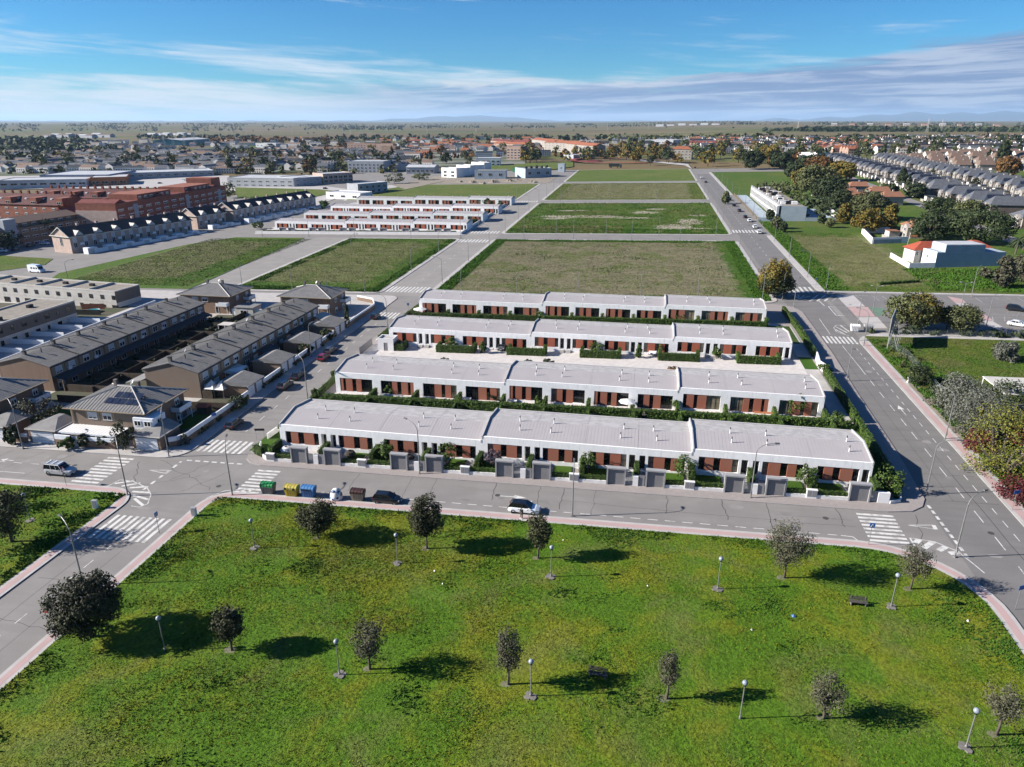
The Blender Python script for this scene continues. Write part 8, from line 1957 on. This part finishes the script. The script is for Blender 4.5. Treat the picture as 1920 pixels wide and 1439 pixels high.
def band(n, thr, s, ph, edge=0.): q = clip_ne(inside(-59.4, 40.1, 33, 82.1, n)); e = np.minimum(np.minimum(82.1-q[:, 1], q[:, 0]+59.4), 40.1-q[:, 0]); f = patchy(q, s, ph) + .5*patchy(q, s*3.1, ph+1) + rgn.normal(0, .22, len(q)) + edge*np.exp(-e/3.); return q[f > thr]
q = band(110000, .80, .33, 2., .85); blades('weeds', q, .20, .15, [M_weed], 2, per=3, lean=.8)
q = band(60000, .38, .21, 4.1, -.2); q = q[(q[:, 0] < -12) | (rgn.random(len(q)) < .35)]; q2 = inside(-56, -14, 58, 79, 14000); q = np.concatenate([q, q2[patchy(q2, .23, 2.6)+rgn.normal(0, .2, 14000) > .1]]); blades('yellow_weeds', q, .15, .11, [M_yel], 3, per=3, lean=.8)
q = band(50000, .55, .17, 7.3, -.4); blades('dry_grass', q, .12, .09, [M_dryg], 4, per=2, lean=.8)
p = inside(-125, -73.8, 40, 80.8, 42000); blades('grass', p, .10, .13, [M_meadow], 5, per=2, lean=.9)
q = p[(patchy(p, .5, 1.5)+.8*np.exp(-np.minimum(80.8-p[:, 1], -73.8-p[:, 0])/2.5) + rgn.normal(0, .2, len(p))) > .5]; blades('weeds', q, .24, .22, [M_weed], 6, per=4, lean=.7)
p = inside(54, 100, 95, 174, 30000); p = p[~((p[:, 0] > 58) & (p[:, 1] < 129) & (p[:, 1] > 111))]; blades('grass', p, .16, .22, [M_park], 7, per=2)
p = inside(54, 62, 70, 172, 9000); blades('weeds', p[patchy(p, .5, .4) > -.1], .34, .3, [M_weed], 8, per=3)
def bare_free(p):
    k = np.ones(len(p), bool)
    for cx, cy, rx, ry in SOILS: k &= ((p[:, 0]-cx)/rx)**2 + ((p[:, 1]-cy)/ry)**2 > .8
    return p[k]
# stubble and tussocks that give the fields their rough nap
for k, (u0, u1, v0, v1, n, m_, h_, w_) in enumerate(((-63, 37, 207, 307, 80000, f1, .09, .26), (-63, 36.8, 325, 439, 50000, f2, .12, .32), (-63, 36.6, 456, 564, 30000, f3, .14, .45), (-132, -82, 208, 307, 36000, f5, .10, .28), (-200, -150, 210, 304, 32000, f6, .10, .3), (56, 88, 223, 330, 30000, mE, .10, .28), (56, 62, 330, 362, 3000, mE, .12, .3), (86, 122, 223, 254, 9000, mE, .14, .3))):
    p = bare_free(inside(u0, u1, v0, v1, n)); blades('stubble', p, h_*(1+.5*patchy(p, .6, k)), w_, [m_], 60+k, per=2, lean=1.3, base=.14)
p = bare_free(inside(-63, 36.8, 325, 439, 9000)); q = p[patchy(p, .16, 2.2)+rgn.normal(0, .15, len(p)) > .4]; blades('weeds', q, .4, .5, [M_weed], 75, per=3, lean=.7)
p = inside(-63, 36.8, 325, 439, 14000); q = p[patchy(p, .13, 5.2)+rgn.normal(0, .15, 14000) > .3]; blades('dry_grass', q, .25, .4, [M_dryg], 76, per=3, lean=.7)
p = inside(-63, 37, 207, 307, 9000); q = p[patchy(p, .2, 3.3)+rgn.normal(0, .2, 9000) > .42]; blades('weeds', q, .3, .4, [M_weed], 77, per=2, lean=.8)
# rough vegetation round the fields
for k, (u0, u1, v0, v1, n, m_, h_) in enumerate(((-63.5, 37, 207, 210, 5000, M_weed, .3), (-63.5, 37, 302, 307, 6000, M_weed, .25), (33, 37.4, 207, 307, 7000, M_weed, .25), (-63.6, -59, 207, 307, 5000, M_weed, .3), (-132, -82, 207.6, 212, 4500, M_weed, .45), (-132, -128, 208, 306, 3500, M_weed, .3), (-85, -81.6, 208, 306, 4000, M_weed, .35), (-63, 36, 325, 338, 6000, M_weed, .4), (-60, -10, 326, 346, 3000, M_dryg, .4), (-63, 36, 338, 438, 6000, M_weed, .3), (55, 62, 222, 360, 6000, M_weed, .3), (86, 120, 224, 256, 5000, M_weed, .4))):
    p = inside(u0, u1, v0, v1, n); q = p[patchy(p, .35, k*1.3) + rgn.normal(0, .2, n) > -.25]; blades('weeds', q, h_, .5, [m_], 20+k, per=2, lean=.7, base=.15)
